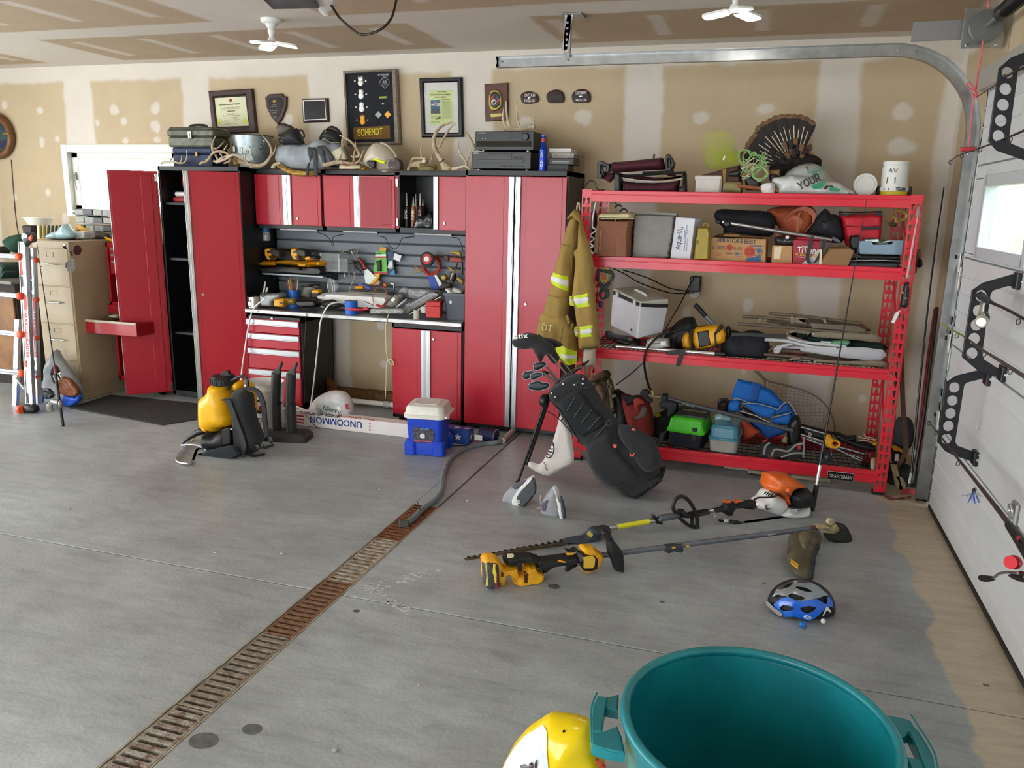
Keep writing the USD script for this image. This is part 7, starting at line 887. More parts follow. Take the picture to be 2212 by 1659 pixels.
for q in((105,255,150,245,250,280),(185,280,300,282,440,320),(440,330,520,268,590,370),(400,385,545,348)):bar(p.off(.1),r8,q,.004,mat('8f9396',.7),t,'edge_piping',0,3,6)
bar(p.off(.06),r8,(140,330,280,370,520,490),.008,SIL,t,'leg');t.add('black_sling',pf(p.off(.05),r8(150,340,190,300,300,370,400,420,380,470,300,440),.015,sm=1),BK2);t.add('carry_case',pf(Y(5.5),r8(0,290,10,255,50,248,100,260,80,300,80,350,0,350),.06,s=.03,sm=1),mat('3a1f1c',.7));t.add('carry_handle',ln(Y(5.43),r8(18,300,15,262,60,255,90,270),.012,0,3),BK2)
t=solo('orange_cloth',sit(pf(Y(5.36),r8(175,420,210,410,320,490,260,530,200,550),.03,amp=.012,fr=12,sm=1),Z1),mat('a83e1c',.85),'rust-orange folded cloth wedged beside the blue lid box','cloth')
t=thing('landing_net','fishing landing net with a bent wire hoop standing behind the blue chair','net');p=Y(5.66);hoop=p.uv(r8(275,40,345,95,350,155,345,95,380,118,480,140,640,185,740,235,810,300,850,380,870,450,868,490));t.add('hoop',join(tube(p.to(p.uv(r8(295,38,350,95,390,118,520,150,640,185,740,235,810,300,850,380,870,450,868,490)),0),.006,8,4),tube(p.to(p.uv(r8(275,40,335,92,352,120,350,160)),0),.006,8,4)),mat('8f8579',.35,.7));ns=[]
for k in range(15):x0_=380+33*k;ns.append(tube(p.to(p.uv(r8(x0_,125+5.4*k*(1+k*.03),x0_+12-k*3,260+8*k,560+18*k,480)),.01*math.sin(k)),.0011,4,4))
for k in range(13):y0_=150+26*k;ns.append(tube(p.to(p.uv(r8(400+14*k,y0_,560+10*k,y0_+14,640+17*min(k,9)+40,y0_+35 if k<5 else y0_+10)),.008*math.cos(k)),.0011,4,4))
t.add('mesh',ns,mat('8a7f70',.8),kind='stuff')
t=thing('hiking_sandal','grey and red sports sandal heap on the bottom shelf','shoe');p=Y(5.27);t.add('sole',sit(pf(p,r8(300,680,330,560,420,580,500,600,620,560,650,580,630,680,470,690,380,700),.05,s=.03,amp=.012,sm=2),Z1),mat('2a2a2d',.85));[t.add('strap',sit(ln(p.off(.05),r8(*q),.007,0,4,6),Z1),mat('8f8a84',.8))for q in((345,660,355,600,390,570),(395,680,430,620,520,635,580,590,640,575),(470,680,560,650,640,650),(640,530,640,600,635,680))];[t.add('red_tab',sit(sh(p.off(.065),r8(*q),.01,.002),Z1),mat('b02a2c',.7))for q in((592,600,615,590,620,615,600,625),(335,560,375,540,365,555,345,570),(370,690,380,660,388,695))];t.add('tan_heel',sit(pf(p.off(-.05),r8(470,560,500,515,520,530,515,580),.02,sm=1),Z1),mat('8a7a5c',.8))
t=thing('pole_bundle','bundle of silver tent poles with a black cap lying on the bottom shelf','poles');p=Y(5.40);[bar(p.off(h),r8,q,r,SIL,t,'pole',0,1,10,Z1)for q,h,r in(((620,455,800,505),.05,.008),((620,510,780,560),.06,.008),((640,530,1085,655),.02,.0075),((660,545,1075,690),.05,.0075),((760,555,1060,705),.07,.008))];t.add('sleeve',pf(p.off(-.02),r8(620,430,780,470,850,490,850,560,700,545,620,520),.05,s=.04,sm=1),mat('15181f',.6));t.add('black_cap',pf(p.off(.03),r8(520,440,560,380,600,365,622,440,610,580,540,600,515,540),.05,s=.03,sm=2),BK2);q_=p.off(.04).hit(*r8(684,508)[0]);t.add('button',torus(q_,.009,.003,(0,-1,0),16,6),mat('d8b8a8',.5))
t=thing('reciprocating_saw','black and yellow cordless saw lying at the right end of the bottom shelf','power tool');p=Y(5.34);t.add('body',sit(pf(p,r8(840,490,900,490,1000,540,1170,580,1175,640,1060,620,900,560),.045,s=.03,sm=1),Z1),BK2);hg=sg.Polygon(smooth_ring(p.uv(r8(788,520,800,500,835,505,850,530,900,550,905,580,870,600,800,582)),3)).difference(sg.Polygon(smooth_ring(p.uv(r8(848,568,855,552,885,555,890,575,865,585)),3)));t.add('yellow_handle',bev(p.off(.05),hg,.04,.008),YEL);t.add('battery',pf(p.off(.0),r8(930,520,1030,515,1030,540,960,550),.04,s=.015,sm=1),BK);t.add('yellow_tip',pf(p,r8(1145,568,1180,565,1180,590,1150,588),.02,sm=1),YEL);[bar(p.off(.03),r8,q,.003,mat('b8ab94',.7),t,'loose_cord',0,4,5)for q in((1040,520,1090,540,1130,530,1170,560),(1080,500,1120,545,1175,545),(1030,560,1100,555,1150,575))]
t=solo('tape_roll',sit(torus(wal(1888,1005,5.22),.035,.014,(1,-.3,.2),24,8),Z1),mat('b8a88c',.7),'beige roll standing at the right end of the bottom shelf','roll');t.add('core',sit(torus(wal(1888,1005,5.22),.02,.003,(1,-.3,.2),20,6),Z1),CARD2)
# boards under the rack
for k,(lab,q,y,mt)in enumerate((('pale board lying longest under the rack',((1563,1010),(1700,1028)),5.30,mat('a59c88',.7,var=.15,vs=14)),('second pale board with dark feet lying under the rack',((1616,1022),(1700,1035)),5.22,mat('9a917e',.7,var=.15,vs=14)),('rightmost pale board lying under the rack near the name plate',((1690,1022),(1794,1037)),5.25,mat('aea48f',.7,var=.15,vs=14)))):
    a,b=flo(*q[0],.02),flo(*q[1],.02);t=solo('board',sit(box(a[0],b[0],y,y+.08,.004+.012*(k%2),.026+.012*(k%2),.002),0),mt,lab,'board','boards under the rack');t.add('end_grain',box(a[0]-.0008,a[0]+.001,y+.004,y+.076,.008+.012*(k%2),.022+.012*(k%2),0),CARD2);[t.add('foot',box(x-.012,x+.012,y+.01,y+.07,.0,.005+.012*(k%2),.001),BK2)for x in(a[0]+.02,b[0]-.03)]
# ---------------------------------------------------------------- black cord coil on the left post, turnout coat
t=thing('cord_coil','coiled dark green extension cord hanging on the left rack post','cord');p=Y(5.09);ck=C(1180,400,5.1875);dg=mat('2c3634',.6)
for k in range(9):s_=k*5;bar(p.off(.012*(k%4)),ck,(600-s_*.6,950,720+s_*.7,960+s_,750-s_*.5,1040,660+s_,1120,600+s_*.4,1200,620,1270,690-s_*.6,1250,690-s_,1180,640-s_,1120,570+s_*.5,1060,600-s_*.6,950),.0065,dg,t,'loop',0,5,7)
t.add('plug',pf(p.off(.03),ck(585,1300,630,1300,632,1365,600,1372,582,1350),.016,s=.01,sm=1),mat('24393f',.5));bar(p.off(.01),ck,(600,950,640,940,690,945,680,1060,620,1060,590,980),.006,mat('a9b83a',.6),t,'yellow_tie',0,5,7)
J=C(1080,430,3.529);p=Y(5.00);KH,LIM,SLV=mat('9a7e42',.9,var=.14,vs=7,bump=.25,bs=220),mat('c3d51a',.6),mat('d6d6d4',.45);t=thing('turnout_coat','tan firefighter coat with lime and silver bands hanging on the left end of the rack','coat')
t.add('coat_body',pf(p,J(530,160,575,110,615,150,625,260,600,380,570,500,560,650,545,760,520,880,600,1000,605,1150,590,1250,540,1258,480,1240,425,1140,285,1032,330,862,372,720,410,560,470,345,510,210),.075,s=.07,amp=.02,fr=9,st=(2.2,.5),sm=1,seed=31,res=.014),KH)
sv=t.add('sleeve',pf(p.off(.05),J(600,150,635,200,665,300,700,420,716,500,722,720,745,920,766,1128,690,1140,602,1148,590,1000,570,830,545,760,560,640,575,480,560,400,590,370),.065,s=.05,amp=.016,fr=9,st=(2.2,.5),sm=1,seed=33,res=.014),KH);t.add('collar',pf(p.off(.03),J(514,140,570,75,605,100,632,190,625,205,590,165,560,140,520,165),.05,s=.03,sm=1,amp=.006),KH);t.add('hang_loop',ln(p.off(.0),J(585,100,590,45,603,30,606,90),.005,0,4,6),mat('b8ad8f',.8))
def on(px,src,h,**k):
    import scipy.spatial as sp;m=pf(p,px,.003,s=.01,sm=1,res=.012,**k);fr=src.vertices[(src.vertices-p.o)@p.n>.0];tr=sp.cKDTree(fr[:,[0,2]]);u=np.array(m.vertices);dd,ii=tr.query(u[:,[0,2]],k=4);w=1/(dd+1e-4);base_=((fr[ii][:,:,1]*w).sum(1)/w.sum(1));u[:,1]=base_+(u[:,1]-p.o[1])-h;m.vertices=u;return m
body_,slv_=t.sub[0].mesh,t.sub[1].mesh
for lo,md,hi,src in(((418,552,536,585,536,700,396,630),(405,578,538,612,538,662,398,606),None,body_),((542,735,720,700,728,800,620,815,545,805),(542,748,722,730,726,768,620,785,545,778),None,slv_),((578,965,745,938,757,1025,590,1040),(578,985,748,965,754,998,584,1015),None,slv_),((398,1085,470,1090,600,1155,595,1250,530,1258,440,1210),(480,1165,595,1180,592,1210,482,1200),None,body_)):
    b=t.add('lime_band',on(J(*lo),src,.003),LIM);b.add('silver_band',on(J(*md),src,.006),SLV)
t.add('flap_pocket',on(J(325,858,515,910,480,1078,285,1030),body_,.004),KH);t.add('lettering',rtext(p,'DT',J(345,985)[0],.042,.068,.083,.002,-6,False),mat('d8c88a',.7));t.add('lime_hem',on(J(290,1035,400,1060,480,1085,490,1110,440,1100,330,1060),body_,.003),LIM);t.add('buckle',pf(p.off(.09),J(538,950,560,940,566,975,550,1005),.008,sm=1),mat('5a5236',.5,.4));t.add('strap',on(J(510,880,530,880,562,960,545,965),body_,.006),KH);t.add('shoulder_seam',ln(p.off(.085),J(575,160,560,260,550,420,545,560),.003,0,4,5),mat('6e5a30',.9));t.add('knit_cuff',pf(p.off(.05),J(640,1140,730,1135,732,1272,690,1278,632,1268),.045,s=.03,sm=1),mat('b3aa96',.95,bump=.5,bs=300))
for q in((455,340,545,365),(560,430,700,430),(370,735,500,760)):t.add('yoke_seam',ln(p.off(.082),J(*q),.0022,0,2,5),mat('7a6534',.9))
# ================================================================ on the workbench and its slat wall
b1,b2,b3,b4,b5=C(520,480,4.533),C(680,500,5.01),C(840,520,5.288),C(780,370,5.522),C(510,340,4.254);WZ=WT+.0005
def lump(name,label,cat,y,px,th,mt,z=WZ,s=None,amp=0,sm=1,grp=None,**k):return solo(name,sit(pf(Y(y),px,th,s=s or th,amp=amp,sm=sm,**k),z),mt,label,cat,grp)
def more(t,name,y,px,th,mt,z=WZ,s=None,sm=1,amp=0,label=None):return t.add(name,sit(pf(Y(y),px,th,s=s or th,amp=amp,sm=sm),z),mt,label=label)
def pot(name,label,cat,y,f,q,prof,mt,z=WZ,grp=None):
    """round vessel seen between left, top, right, bottom; prof gives radius and height as fractions"""
    (l,tp),(r,bt)=f(*q[:2])[0],f(*q[2:])[0];a,b=wal(l,(tp+bt)/2,y),wal(r,(tp+bt)/2,y);R=(b[0]-a[0])/2;zt=wal((l+r)/2,tp,y)[2];z=z if z is not None else wal((l+r)/2,bt,y)[2];cx=(a[0]+b[0])/2
    return solo(name,lathe([(R*u,z+(zt-z)*h)for u,h in prof],28,(cx,y,0)),mt,label,cat,grp),(cx,y,R,z,zt)
OPEN=[(0,0),(.95,0),(1,.03),(1,1),(.94,1),(.92,.06),(0,.06)]
t,(cx,y,R,z,zt)=pot('glass_jar','small glass jar with a blue lid screwed under the wall cabinet','jar',5.9,b1,(214,95,288,182),[(0,0),(.8,0),(.9,.05),(.95,.7),(.8,.85),(.8,1),(0,1)],clear('dfe6e6',.35),None);t.add('lid',lathe([(0,zt),(R,zt),(R,1.46),(0,1.46)],24,(cx,y,0)),mat('1c5f8a',.5));t.add('nails',lathe([(0,z+.004),(R*.75,z+.004),(R*.8,zt-.03),(0,zt-.02)],16,(cx,y,0)),mat('9fa4a4',.4,.7,var=.6,vs=200))
t,(cx,y,R,z,zt)=pot('tin_cup','shiny tin cup at the left end of the worktop','cup',5.64,b1,(75,728,190,820),OPEN,mat('c9c6c2',.2,.95));t.add('cup_handle',tube([(cx,y-R,z+.06),(cx+.005,y-R-.025,z+.055),(cx+.005,y-R-.025,z+.02),(cx,y-R,z+.012)],.005,6,4),mat('dcdad6',.25,.8))
t,_=pot('round_tin','flat green and yellow tin behind the tin cup','tin',5.85,b1,(100,672,196,718),[(0,0),(1,0),(1,.9),(.97,1),(0,1)],mat('a3954a',.5,var=.4,vs=40),None);t.add('stand',box(_[0]-.04,_[0]+.04,5.81,5.89,WZ,_[3],.004),BK2)
t=lump('parts_tub','translucent plastic tub of small parts beside the tin cup','tub',5.68,b1(210,700,260,690,410,690,425,730,345,780,335,826,225,826),.06,mat('8f9596',.2,var=.25,vs=30,coat=.5),s=.02);[t.add('scissor_blade',ln(Y(5.62),b1(*q),.005,0,1,6),CHR)for q in((210,700,238,575),(222,705,246,585))];t.add('scissor_loop',torus(Y(5.61).hit(*b1(212,712)[0]),.014,.004,(0,-1,0),16,6,1,1.3),BK2);more(t,'white_scoop',5.64,b1(240,690,250,640,272,635,262,680),.008,WHT)
t=lump('cordless_tool','yellow battery tool lying left on the worktop edge','power tool',5.62,b1(340,748,430,745,446,775,430,832,340,826),.035,YEL,s=.015);t.add('label',sh(Y(5.583),b1(375,765,418,765,418,812,375,812),.004,.001),mat('b07a1c',.5));t.add('lettering',rtext(Y(5.5785),'20V',b1(380,800)[0],.014,.028,.0005,.001),BK2);more(t,'tool_grip',5.64,b1(446,745,540,740,550,800,450,815),.03,mat('3a3320',.6,var=.6,vs=60,c2='a38424'))
t,(cx,y,R,z,zt)=pot('pen_cup','bright blue cup full of pens on the worktop','cup',5.80,b1,(468,660,566,738),OPEN,mat('1858b0',.4))
for k in range(13):a,r_=rnd.uniform(0,6.28),R*rnd.uniform(.2,.8);t.add('pen',tube([(cx+r_*math.cos(a),y+r_*math.sin(a),zt-.03),(cx+1.6*r_*math.cos(a),y+1.4*r_*math.sin(a),zt+rnd.uniform(.05,.11))],.004,6),mat(('a8402a','c9b83c','8a9a3a','d8d4c8','b0562c')[k%5],.5))
t=lump('black_tray','shallow black plastic tray lying on the worktop edge','tray',5.66,b1(556,760,640,748,760,750,782,790,775,830,620,838,580,815),.07,BK2,s=.02);t.add('cable',tube([wal(*b1(570,820)[0],5.58),wal(*b1(610,850)[0],5.55),wal(*b1(640,900)[0],5.552),wal(655,790,5.555)],.003,6,5),BK2)
t=lump('battery','yellow and black tool battery standing behind the black tray','battery',5.84,b1(705,665,785,655,788,700,780,745,705,745),.03,BK2,s=.01);more(t,'yellow_top',5.83,b1(705,665,740,655,786,660,786,695,705,700),.032,YEL,s=.01)
lump('grey_pouch','grey cloth pouch leaning behind the black tray','pouch',5.90,b1(565,735,640,610,700,602,790,605,770,660,700,690,690,745),.05,mat('86857f',.8,var=.2,vs=14),amp=.008).add('dark_opening',pf(Y(5.86),b1(650,610,780,605,770,625,660,630),.012,sm=1),BK2)
# charger shelf
zs=wal(*b1(400,492)[0],5.88)[2];xa,xb=wal(*b1(250,490)[0],5.85)[0],wal(*b2(125,465)[0],5.85)[0];t=thing('wire_shelf','narrow grey wire shelf hooked on the slat wall under the chargers','shelf');t.add('rail',box(xa,xb,5.79,5.797,zs-.016,zs-.002,.001),mat('8b8f92',.4,.6));t.add('deck_wire',[box(x,x+.003,5.79,6.05,zs-.005,zs-.001,0)for x in np.arange(xa,xb,.018)],mat('6b6f72',.4,.6),kind='stuff');[t.add('bracket',bev(Pl((x,0,0),(-1,0,0)),[(-5.80,zs-.005),(-6.05,zs-.005),(-6.05,zs-.06)],.004,0),DKG)for x in(xa+.01,xb-.01)]
t=thing('charging_station','wide yellow and black multi-battery charger on the wire shelf','charger');more(t,'base',5.88,b1(195,430,380,420,560,425,640,435,816,425,830,440,830,520,240,520),.07,BK2,zs,.02);more(t,'cover',5.87,b1(180,405,215,380,350,378,450,368,640,380,816,372,840,400,830,428,760,438,640,440,535,425,375,408,330,425,190,430),.08,YEL,zs,.015);[t.add('status_light',cyl(Y(5.803).hit(*b1(x,452)[0]),Y(5.80).hit(*b1(x,452)[0]),.004,8),mat('8a2a22',.4))for x in(305,430,610,700)]
for lab,dx in(('yellow and black battery standing left on the charger',0),('yellow and black battery standing right on the charger',256)):
    t=lump('battery',lab,'battery',5.88,b1(255+dx,262,270+dx,250,310+dx,250,330+dx,300,335+dx,372,285+dx,372,258+dx,320),.045,YEL,zs,.012,grp='tool batteries on the charger');more(t,'pack',5.88,b1(310+dx,262,330+dx,252,395+dx,262,415+dx,290,415+dx,340,390+dx,348,330+dx,335),.05,mat('2e2c29',.5),zs,.015);t.add('stripe',sh(Y(5.832),b1(256+dx,285,312+dx,283,314+dx,297,258+dx,300),.006,.001),BK2);t.add('dark_slot',sh(Y(5.832),b1(275+dx,330,300+dx,328,318+dx,370,290+dx,372),.006,.001),BK2)
lump('battery','small flat battery lying right on the charger','battery',5.86,b1(640,345,660,332,760,330,770,365,650,375),.04,YEL,zs,.012,grp='tool batteries on the charger').add('pack',pf(Y(5.85),b1(690,322,765,330,770,360,695,365),.04,s=.012,sm=1),BK)
AC=clear('e6eeee',.10)
for lab,q in(('larger clear acrylic bin on the slat wall',(58,235,262,440)),('smaller clear acrylic bin right of the larger one',(268,292,352,440))):
    a,b=Y(5.88).hit(*b2(*q[:2])[0]),Y(5.88).hit(*b2(*q[2:])[0]);z0,z1=b[2],a[2];t=solo('acrylic_bin',join(box(a[0],b[0],5.88,5.884,z0,z1,0),box(a[0],a[0]+.004,5.884,6.04,z0,z1,0),box(b[0]-.004,b[0],5.884,6.04,z0,z1,0),box(a[0],b[0],5.88,6.04,z0,z0+.004,0)),AC,lab,'bin','clear bins on the slat wall');t.add('edge',join(*[box(x-.0025,x+.0025,5.876,5.886,z0,z1,.001)for x in(a[0],b[0])]),clear('ffffff',.45));t.add('screw',[obox(a[0]+(b[0]-a[0])*rnd.random()*.8+.02,5.9+.1*rnd.random(),z0+.006,.02,.006,.006,rnd.uniform(0,180),.002)for _ in range(14)],CHR,kind='stuff')
# tools hanging on the slats
t=thing('putty_knife','wide putty knife with a red handle hanging on the slat wall','putty knife');p=Y(6.0);t.add('blade',sh(p,b2(528,428,568,405,682,512,615,580,548,560),.004,.001),mat('a9b0a8',.35,.6));more(t,'grip',6.0,b2(465,290,495,282,570,400,525,428),.014,mat('9c2a22',.45),s=.01)
for nm,lab,cat,q,mt in(('pliers','black pliers hanging left of the red putty knife','pliers',((395,305,430,330,480,335,520,420),(440,340,435,380,500,430,515,470)),BK2),('hook_pair','pair of bright carabiner clips on the slat wall','clips',((270,215,300,220,325,245,300,240,270,215),),CHR),('key_bunch','small bunch of steel clips above the putty knife','clips',((360,215,390,200,395,235,360,240,430,190,460,215,450,235,410,215,410,250,440,285,470,290),),CHR),('pruning_saw','grey curved blade leaning under the acrylic bins','saw',((375,640,395,580,425,520,435,455,415,450),),mat('a39a80',.5)),('hose_clamp','two steel clamps hooked under the smaller acrylic bin','clamp',((360,390,400,385,405,420),(372,445,370,490),(320,450,320,495)),SIL)):
    t=thing(nm,lab,cat);[t.add('wire' if mt is CHR else 'jaw',ln(Y(5.98),b2(*k),.0055,0,4,7),mt)for k in q]
t=thing('blister_pack','bright green carded package hanging on the slat wall','package');p=Y(6.0);t.add('card',sh(p,b2(655,215,768,215,790,455,640,458,632,420,655,310),.006,.001),mat('5fb43a',.5));t.add('header',sh(p.off(.001),b2(655,250,770,245,772,285,652,285),.003,0),mat('d5dad3',.5));t.add('red_band',join(sh(p.off(.0015),b2(650,270,772,270,772,288,650,288),.003,0),sh(p.off(.0015),b2(640,438,788,440,790,456,640,456),.003,0)),mat('b02a2c',.5));t.add('lettering',rtext(p,'SLIME',b2(665,245)[0],.012,.045,.0016,.0006),BK2);t.add('black_part',pf(p.off(.004),b2(665,320,720,305,725,430,680,430),.012,sm=1),BK);t.add('hang_tag',sh(p.off(-.004),b2(698,205,715,165,775,178,765,220),.004,.001),mat('d99a26',.5))
t=thing('carded_tool','blue carded package with a white tag right of the green one','package');t.add('card',sh(p.off(-.006),b2(785,220,850,218,865,470,795,468),.005,.001),mat('1f3560',.5));t.add('clear_part',pf(p.off(.002),b2(800,320,845,305,855,400,820,412,785,395),.01,sm=1),mat('b9c0bf',.2,coat=.5));t.add('white_tag',sh(p.off(.004),b2(862,235,940,262,918,328,848,300),.003,0),WHT);t.add('blue_edge',sh(p.off(-.003),b2(845,420,866,420,866,470,800,470),.003,0),mat('2f7fb8',.5))
for nm,lab,y,q,th,mt in(('cutter','orange and yellow cutter tucked behind the green package',6.0,b2(640,455,715,450,700,500,640,580,590,575,660,500),.008,YEL),('pocket_flag','red and white striped sleeve under the putty knife',5.98,b2(630,590,690,520,720,555,700,580,650,590),.01,mat('c9b8b4',.5,var=.8,vs=60,c2='a8262c')),('padlock','brass padlock hanging right under the packages',5.97,b2(735,560,780,550,790,600,750,610),.015,mat('b8623a',.4,.3)),('shackle','thick steel shackle hanging beside the padlock',5.97,b2(810,560,840,545,870,570,870,640,855,640,850,580,825,580),.008,SIL)):lump(nm,lab,'tool',y,q,th,mt,z=-9)
# long white tray with grey organizers
t=thing('parts_tray','long white tray with grey lidded organizers along the back of the worktop','tray');more(t,'tray',5.84,b2(70,665,200,655,370,655,600,680,830,690,820,830,90,830),.09,WHT,s=.012);more(t,'organizer',5.90,b2(385,640,420,620,640,630,830,655,835,692,600,682,400,668),.07,mat('6f6a64',.5),s=.015);more(t,'lid_groove',5.86,b2(560,640,575,640,580,678,560,676),.07,DKG)
t=lump('tape_dispenser','violet-blue plastic tool on top of the grey organizers','tool',5.85,b2(470,550,520,555,625,610,600,635,540,620,480,590),.025,mat('5a63a8',.5));more(t,'yellow_block',5.82,b2(432,590,525,585,530,622,435,625),.02,YEL)
t=thing('clear_packaging','empty clear plastic clamshell standing in the white tray','packaging');t.add('shell',pf(Y(5.84),b2(130,560,160,505,200,520,240,560,260,600,230,655,150,655),.03,amp=.01,fr=20,sm=1),AC);t.add('fold',join(*[ln(Y(5.81),b2(*q),.0025,0,2,5)for q in((160,510,190,580,195,650),(200,520,215,600,210,655),(130,560,140,610,150,655))]),clear('ffffff',.5))
solo('wire_loop',tube(Y(5.72).to(Y(5.72).uv(b2(640,790,628,700,660,620,705,597,760,625,785,700,760,780,700,810))),.003,6,6),mat('a8503c',.5),'thin red wire loop standing before the white tray','wire')
t,(cx,y,R,z,zt)=pot('tape_roll','roll of bright blue tape lying on the worktop','tape',5.64,b2,(332,748,456,808),[(.62,0),(1,0),(1,1),(.62,1),(.62,0)],mat('1f63c9',.5));t.add('core',lathe([(.55*R,z),(.62*R,z),(.62*R,zt),(.55*R,zt),(.55*R,z)],24,(cx,y,0)),CARD)
for nm,lab,y,parts_ in(('glove','black and yellow work glove near the looping white cord',5.68,((b2(80,790,100,745,180,735,260,770,330,800,250,830,120,830),.04,BK),(b2(110,820,140,785,200,780,270,800,260,822,170,815),.045,YEL))),('screwdriver','dark screwdriver with grey tip on the black glove',5.63,((b2(185,740,200,733,285,780,280,795),.01,BK2),)),('tin_snips','red handled snips lying on the front of the worktop',5.60,((b2(330,830,360,822,500,835,570,815,595,850,500,862,345,858),.012,mat('b3202c',.4)),(b2(230,828,340,832,340,842,240,836),.006,SIL))),('hand_grip','red handled pliers lying before the white tray',5.63,((b2(655,800,670,785,795,818,700,822),.012,mat('b3202c',.4)),(b2(530,760,545,755,640,795,630,803),.007,SIL))),('hose_nozzle','grey plastic battery pack with a white label leaning at an angle',5.68,((b2(770,795,870,680,895,668,945,700,915,810,835,830),.04,mat('77766e',.5)),(b2(895,675,950,665,985,700,940,740),.035,mat('66655e',.5))))):
    t=thing(nm,lab,'tool' if nm!='glove' else 'glove');[more(t,'piece' if k else 'body',y,q,th,mt)for k,(q,th,mt)in enumerate(parts_)]
    if nm=='hose_nozzle':t.add('label',sh(Y(5.635),b2(820,740,850,712,872,735,842,765),.003,0),WHT)
t=thing('divided_box','flat clear divided box at the worktop edge','box');more(t,'case',5.585,b2(598,845,620,835,940,832,958,850,955,890,600,890),.02,clear('dfe4e4',.3),s=.006);[t.add('divider',sit(sh(Y(5.585),b2(x,840,x+6,840,x+6,888,x,888),.03,0),WZ),clear('ffffff',.5))for x in(680,770,860)];t.add('small_part',[sit(blob(Y(5.59).hit(*b2(x,868)[0]),(.006,.006,.004),sub=1),WZ)for x in(640,730,745,830)],mat('b85a50',.5))
t=thing('grinding_wheel','black grinding wheel with a red label in front of red cord on the slat wall','wheel');o=Y(5.9).hit(*b3(445,212)[0]);R=.058;t.add('wheel',lathe([(.012,0),(R,0),(R,.02),(.012,.02),(.012,0)],36,o,(0,-1,.15)),mat('26272a',.8,bump=.3,bs=300));t.add('red_label',lathe([(.012,.0205),(R*.7,.0205),(R*.7,.022),(.012,.022)],32,o,(0,-1,.15)),mat('b3222e',.5));t.add('white_centre',lathe([(.008,.022),(R*.36,.022),(R*.36,.024),(.008,.024)],24,o,(0,-1,.15)),WHT)
t=thing('cord_reel','thick coil of red cord behind the grinding wheel','cord');o=Y(5.98).hit(*b3(485,280)[0]);[t.add('turn',torus(o+[rnd.uniform(-.006,.006),rnd.uniform(-.02,.02),rnd.uniform(-.006,.006)],.062+.0022*k,.0045,(.1*rnd.random(),-1,.2*rnd.random()),28,6),mat('b8321c',.6))for k in range(8)]
t=thing('pamphlet','blue and white booklet hanging askew on the slat wall','booklet');p=Y(5.97);t.add('blue_cover',sh(p,b3(435,402,515,392,575,530,550,562,490,560),.02,.002),mat('1c3f9a',.5));t.add('white_pages',sh(p.off(.004),b3(515,395,540,388,610,500,575,525),.02,.001),WHT)
t=thing('brush_tuft','tan bristle brush hanging left of the red cord','brush');[t.add('bristle',ln(Y(5.96),b3(375,350,340+6*k%13,320+4*k,268+22*(k%4),262+14*k),.0035,.004*(k%3),3,5),mat('a38458',.8))for k in range(9)]
for lab,ps in(('yellow and black bar clamp hanging high at the right end of the slat wall',((b3(690,140,730,115,820,120,835,180,800,175,760,155),.012,mat('b3923c',.5)),(b3(790,190,815,190,775,310,755,300),.008,mat('5d4a3a',.6)),(b3(700,185,840,195,840,250,705,245),.01,mat('9c3f36',.6)))),('yellow and black clamp with a square badge hanging low on the slat wall',((b3(690,440,700,370,745,345,770,390,765,440,740,480),.016,BK),(b3(665,290,700,300,770,350,745,355,700,340),.012,mat('b3923c',.5)),(b3(765,430,800,415,850,450,850,505,810,480),.012,mat('a8843a',.5)),(b3(718,370,745,355,752,375,718,450,700,440),.019,mat('c9c09a',.5)))),('dark clamp jaws and a brass ring behind the yellow clamps',((b3(610,200,640,160,690,170,690,245,640,230),.012,mat('4a382f',.6)),(b3(590,400,640,370,680,420,650,470,600,450),.02,mat('8f7a3c',.4,.5)),(b3(560,560,620,470,720,480,720,530,640,570),.03,mat('3f332c',.7)),(b3(820,240,850,240,850,390,825,380),.01,mat('4f4640',.5))))):
    t=thing('bar_clamp',lab,'clamp','clamps on the slat wall');[more(t,'jaw' if k else 'grip',5.95-.01*k,q,th,mt,z=-9)for k,(q,th,mt)in enumerate(ps)]
lump('silver_bag','silvery crumpled plastic bag behind the hardware pack','bag',5.84,b3(222,560,240,543,400,550,590,570,600,640,400,700,230,660),.05,mat('a3a6aa',.3,var=.2,vs=20,coat=.3),amp=.015,fr=14).add('crease',ln(Y(5.79),b3(230,560,330,600,420,580),.002,0,3,5),WHT)
t=lump('hardware_pack','slanted blister pack of dark fittings on the worktop','package',5.72,b3(160,770,200,730,480,570,545,570,600,600,590,640,240,835,190,820),.035,mat('3c3d3e',.3,var=.6,vs=60,c2='77746c',coat=.5),s=.012);t.add('lettering',rtext(Y(5.69),'ICS',b3(205,770)[0],.026,.045,.0,.004,30),WHT);t.add('card_edge',ln(Y(5.68),b3(235,838,420,735,590,640),.003,0,1,5),WHT)
for lab,q in(('white cable clip loop on the worktop left of the red box',(355,780,390,745,430,755,430,830,375,830)),('pale curved plastic strip beside the grey battery pack',(65,770,130,710,215,650,200,690,110,760))):lump('plastic_clip',lab,'clip',5.63,b3(*q),.012,mat('b9babc',.5))
pot('ring_tape','small white roll of tape lying before the hardware pack','tape',5.62,b3,(285,792,350,830),OPEN,mat('b9b5a8',.6))
t=thing('card_file','bright red small box with a lid on the worktop','box');p=V3(wal(*b3(585,780)[0],5.60)[0],5.60,14);RX=mat('c92a26',.45);q=[(425,745),(585,755),(585,885),(425,878)];t.add('body',sit(sh(p,b3(*[c for k in q for c in k]),.15,.004),WZ),RX);t.add('lid',sh(p.off(.004),b3(420,697,588,702,588,758,422,748),.158,.004),RX)
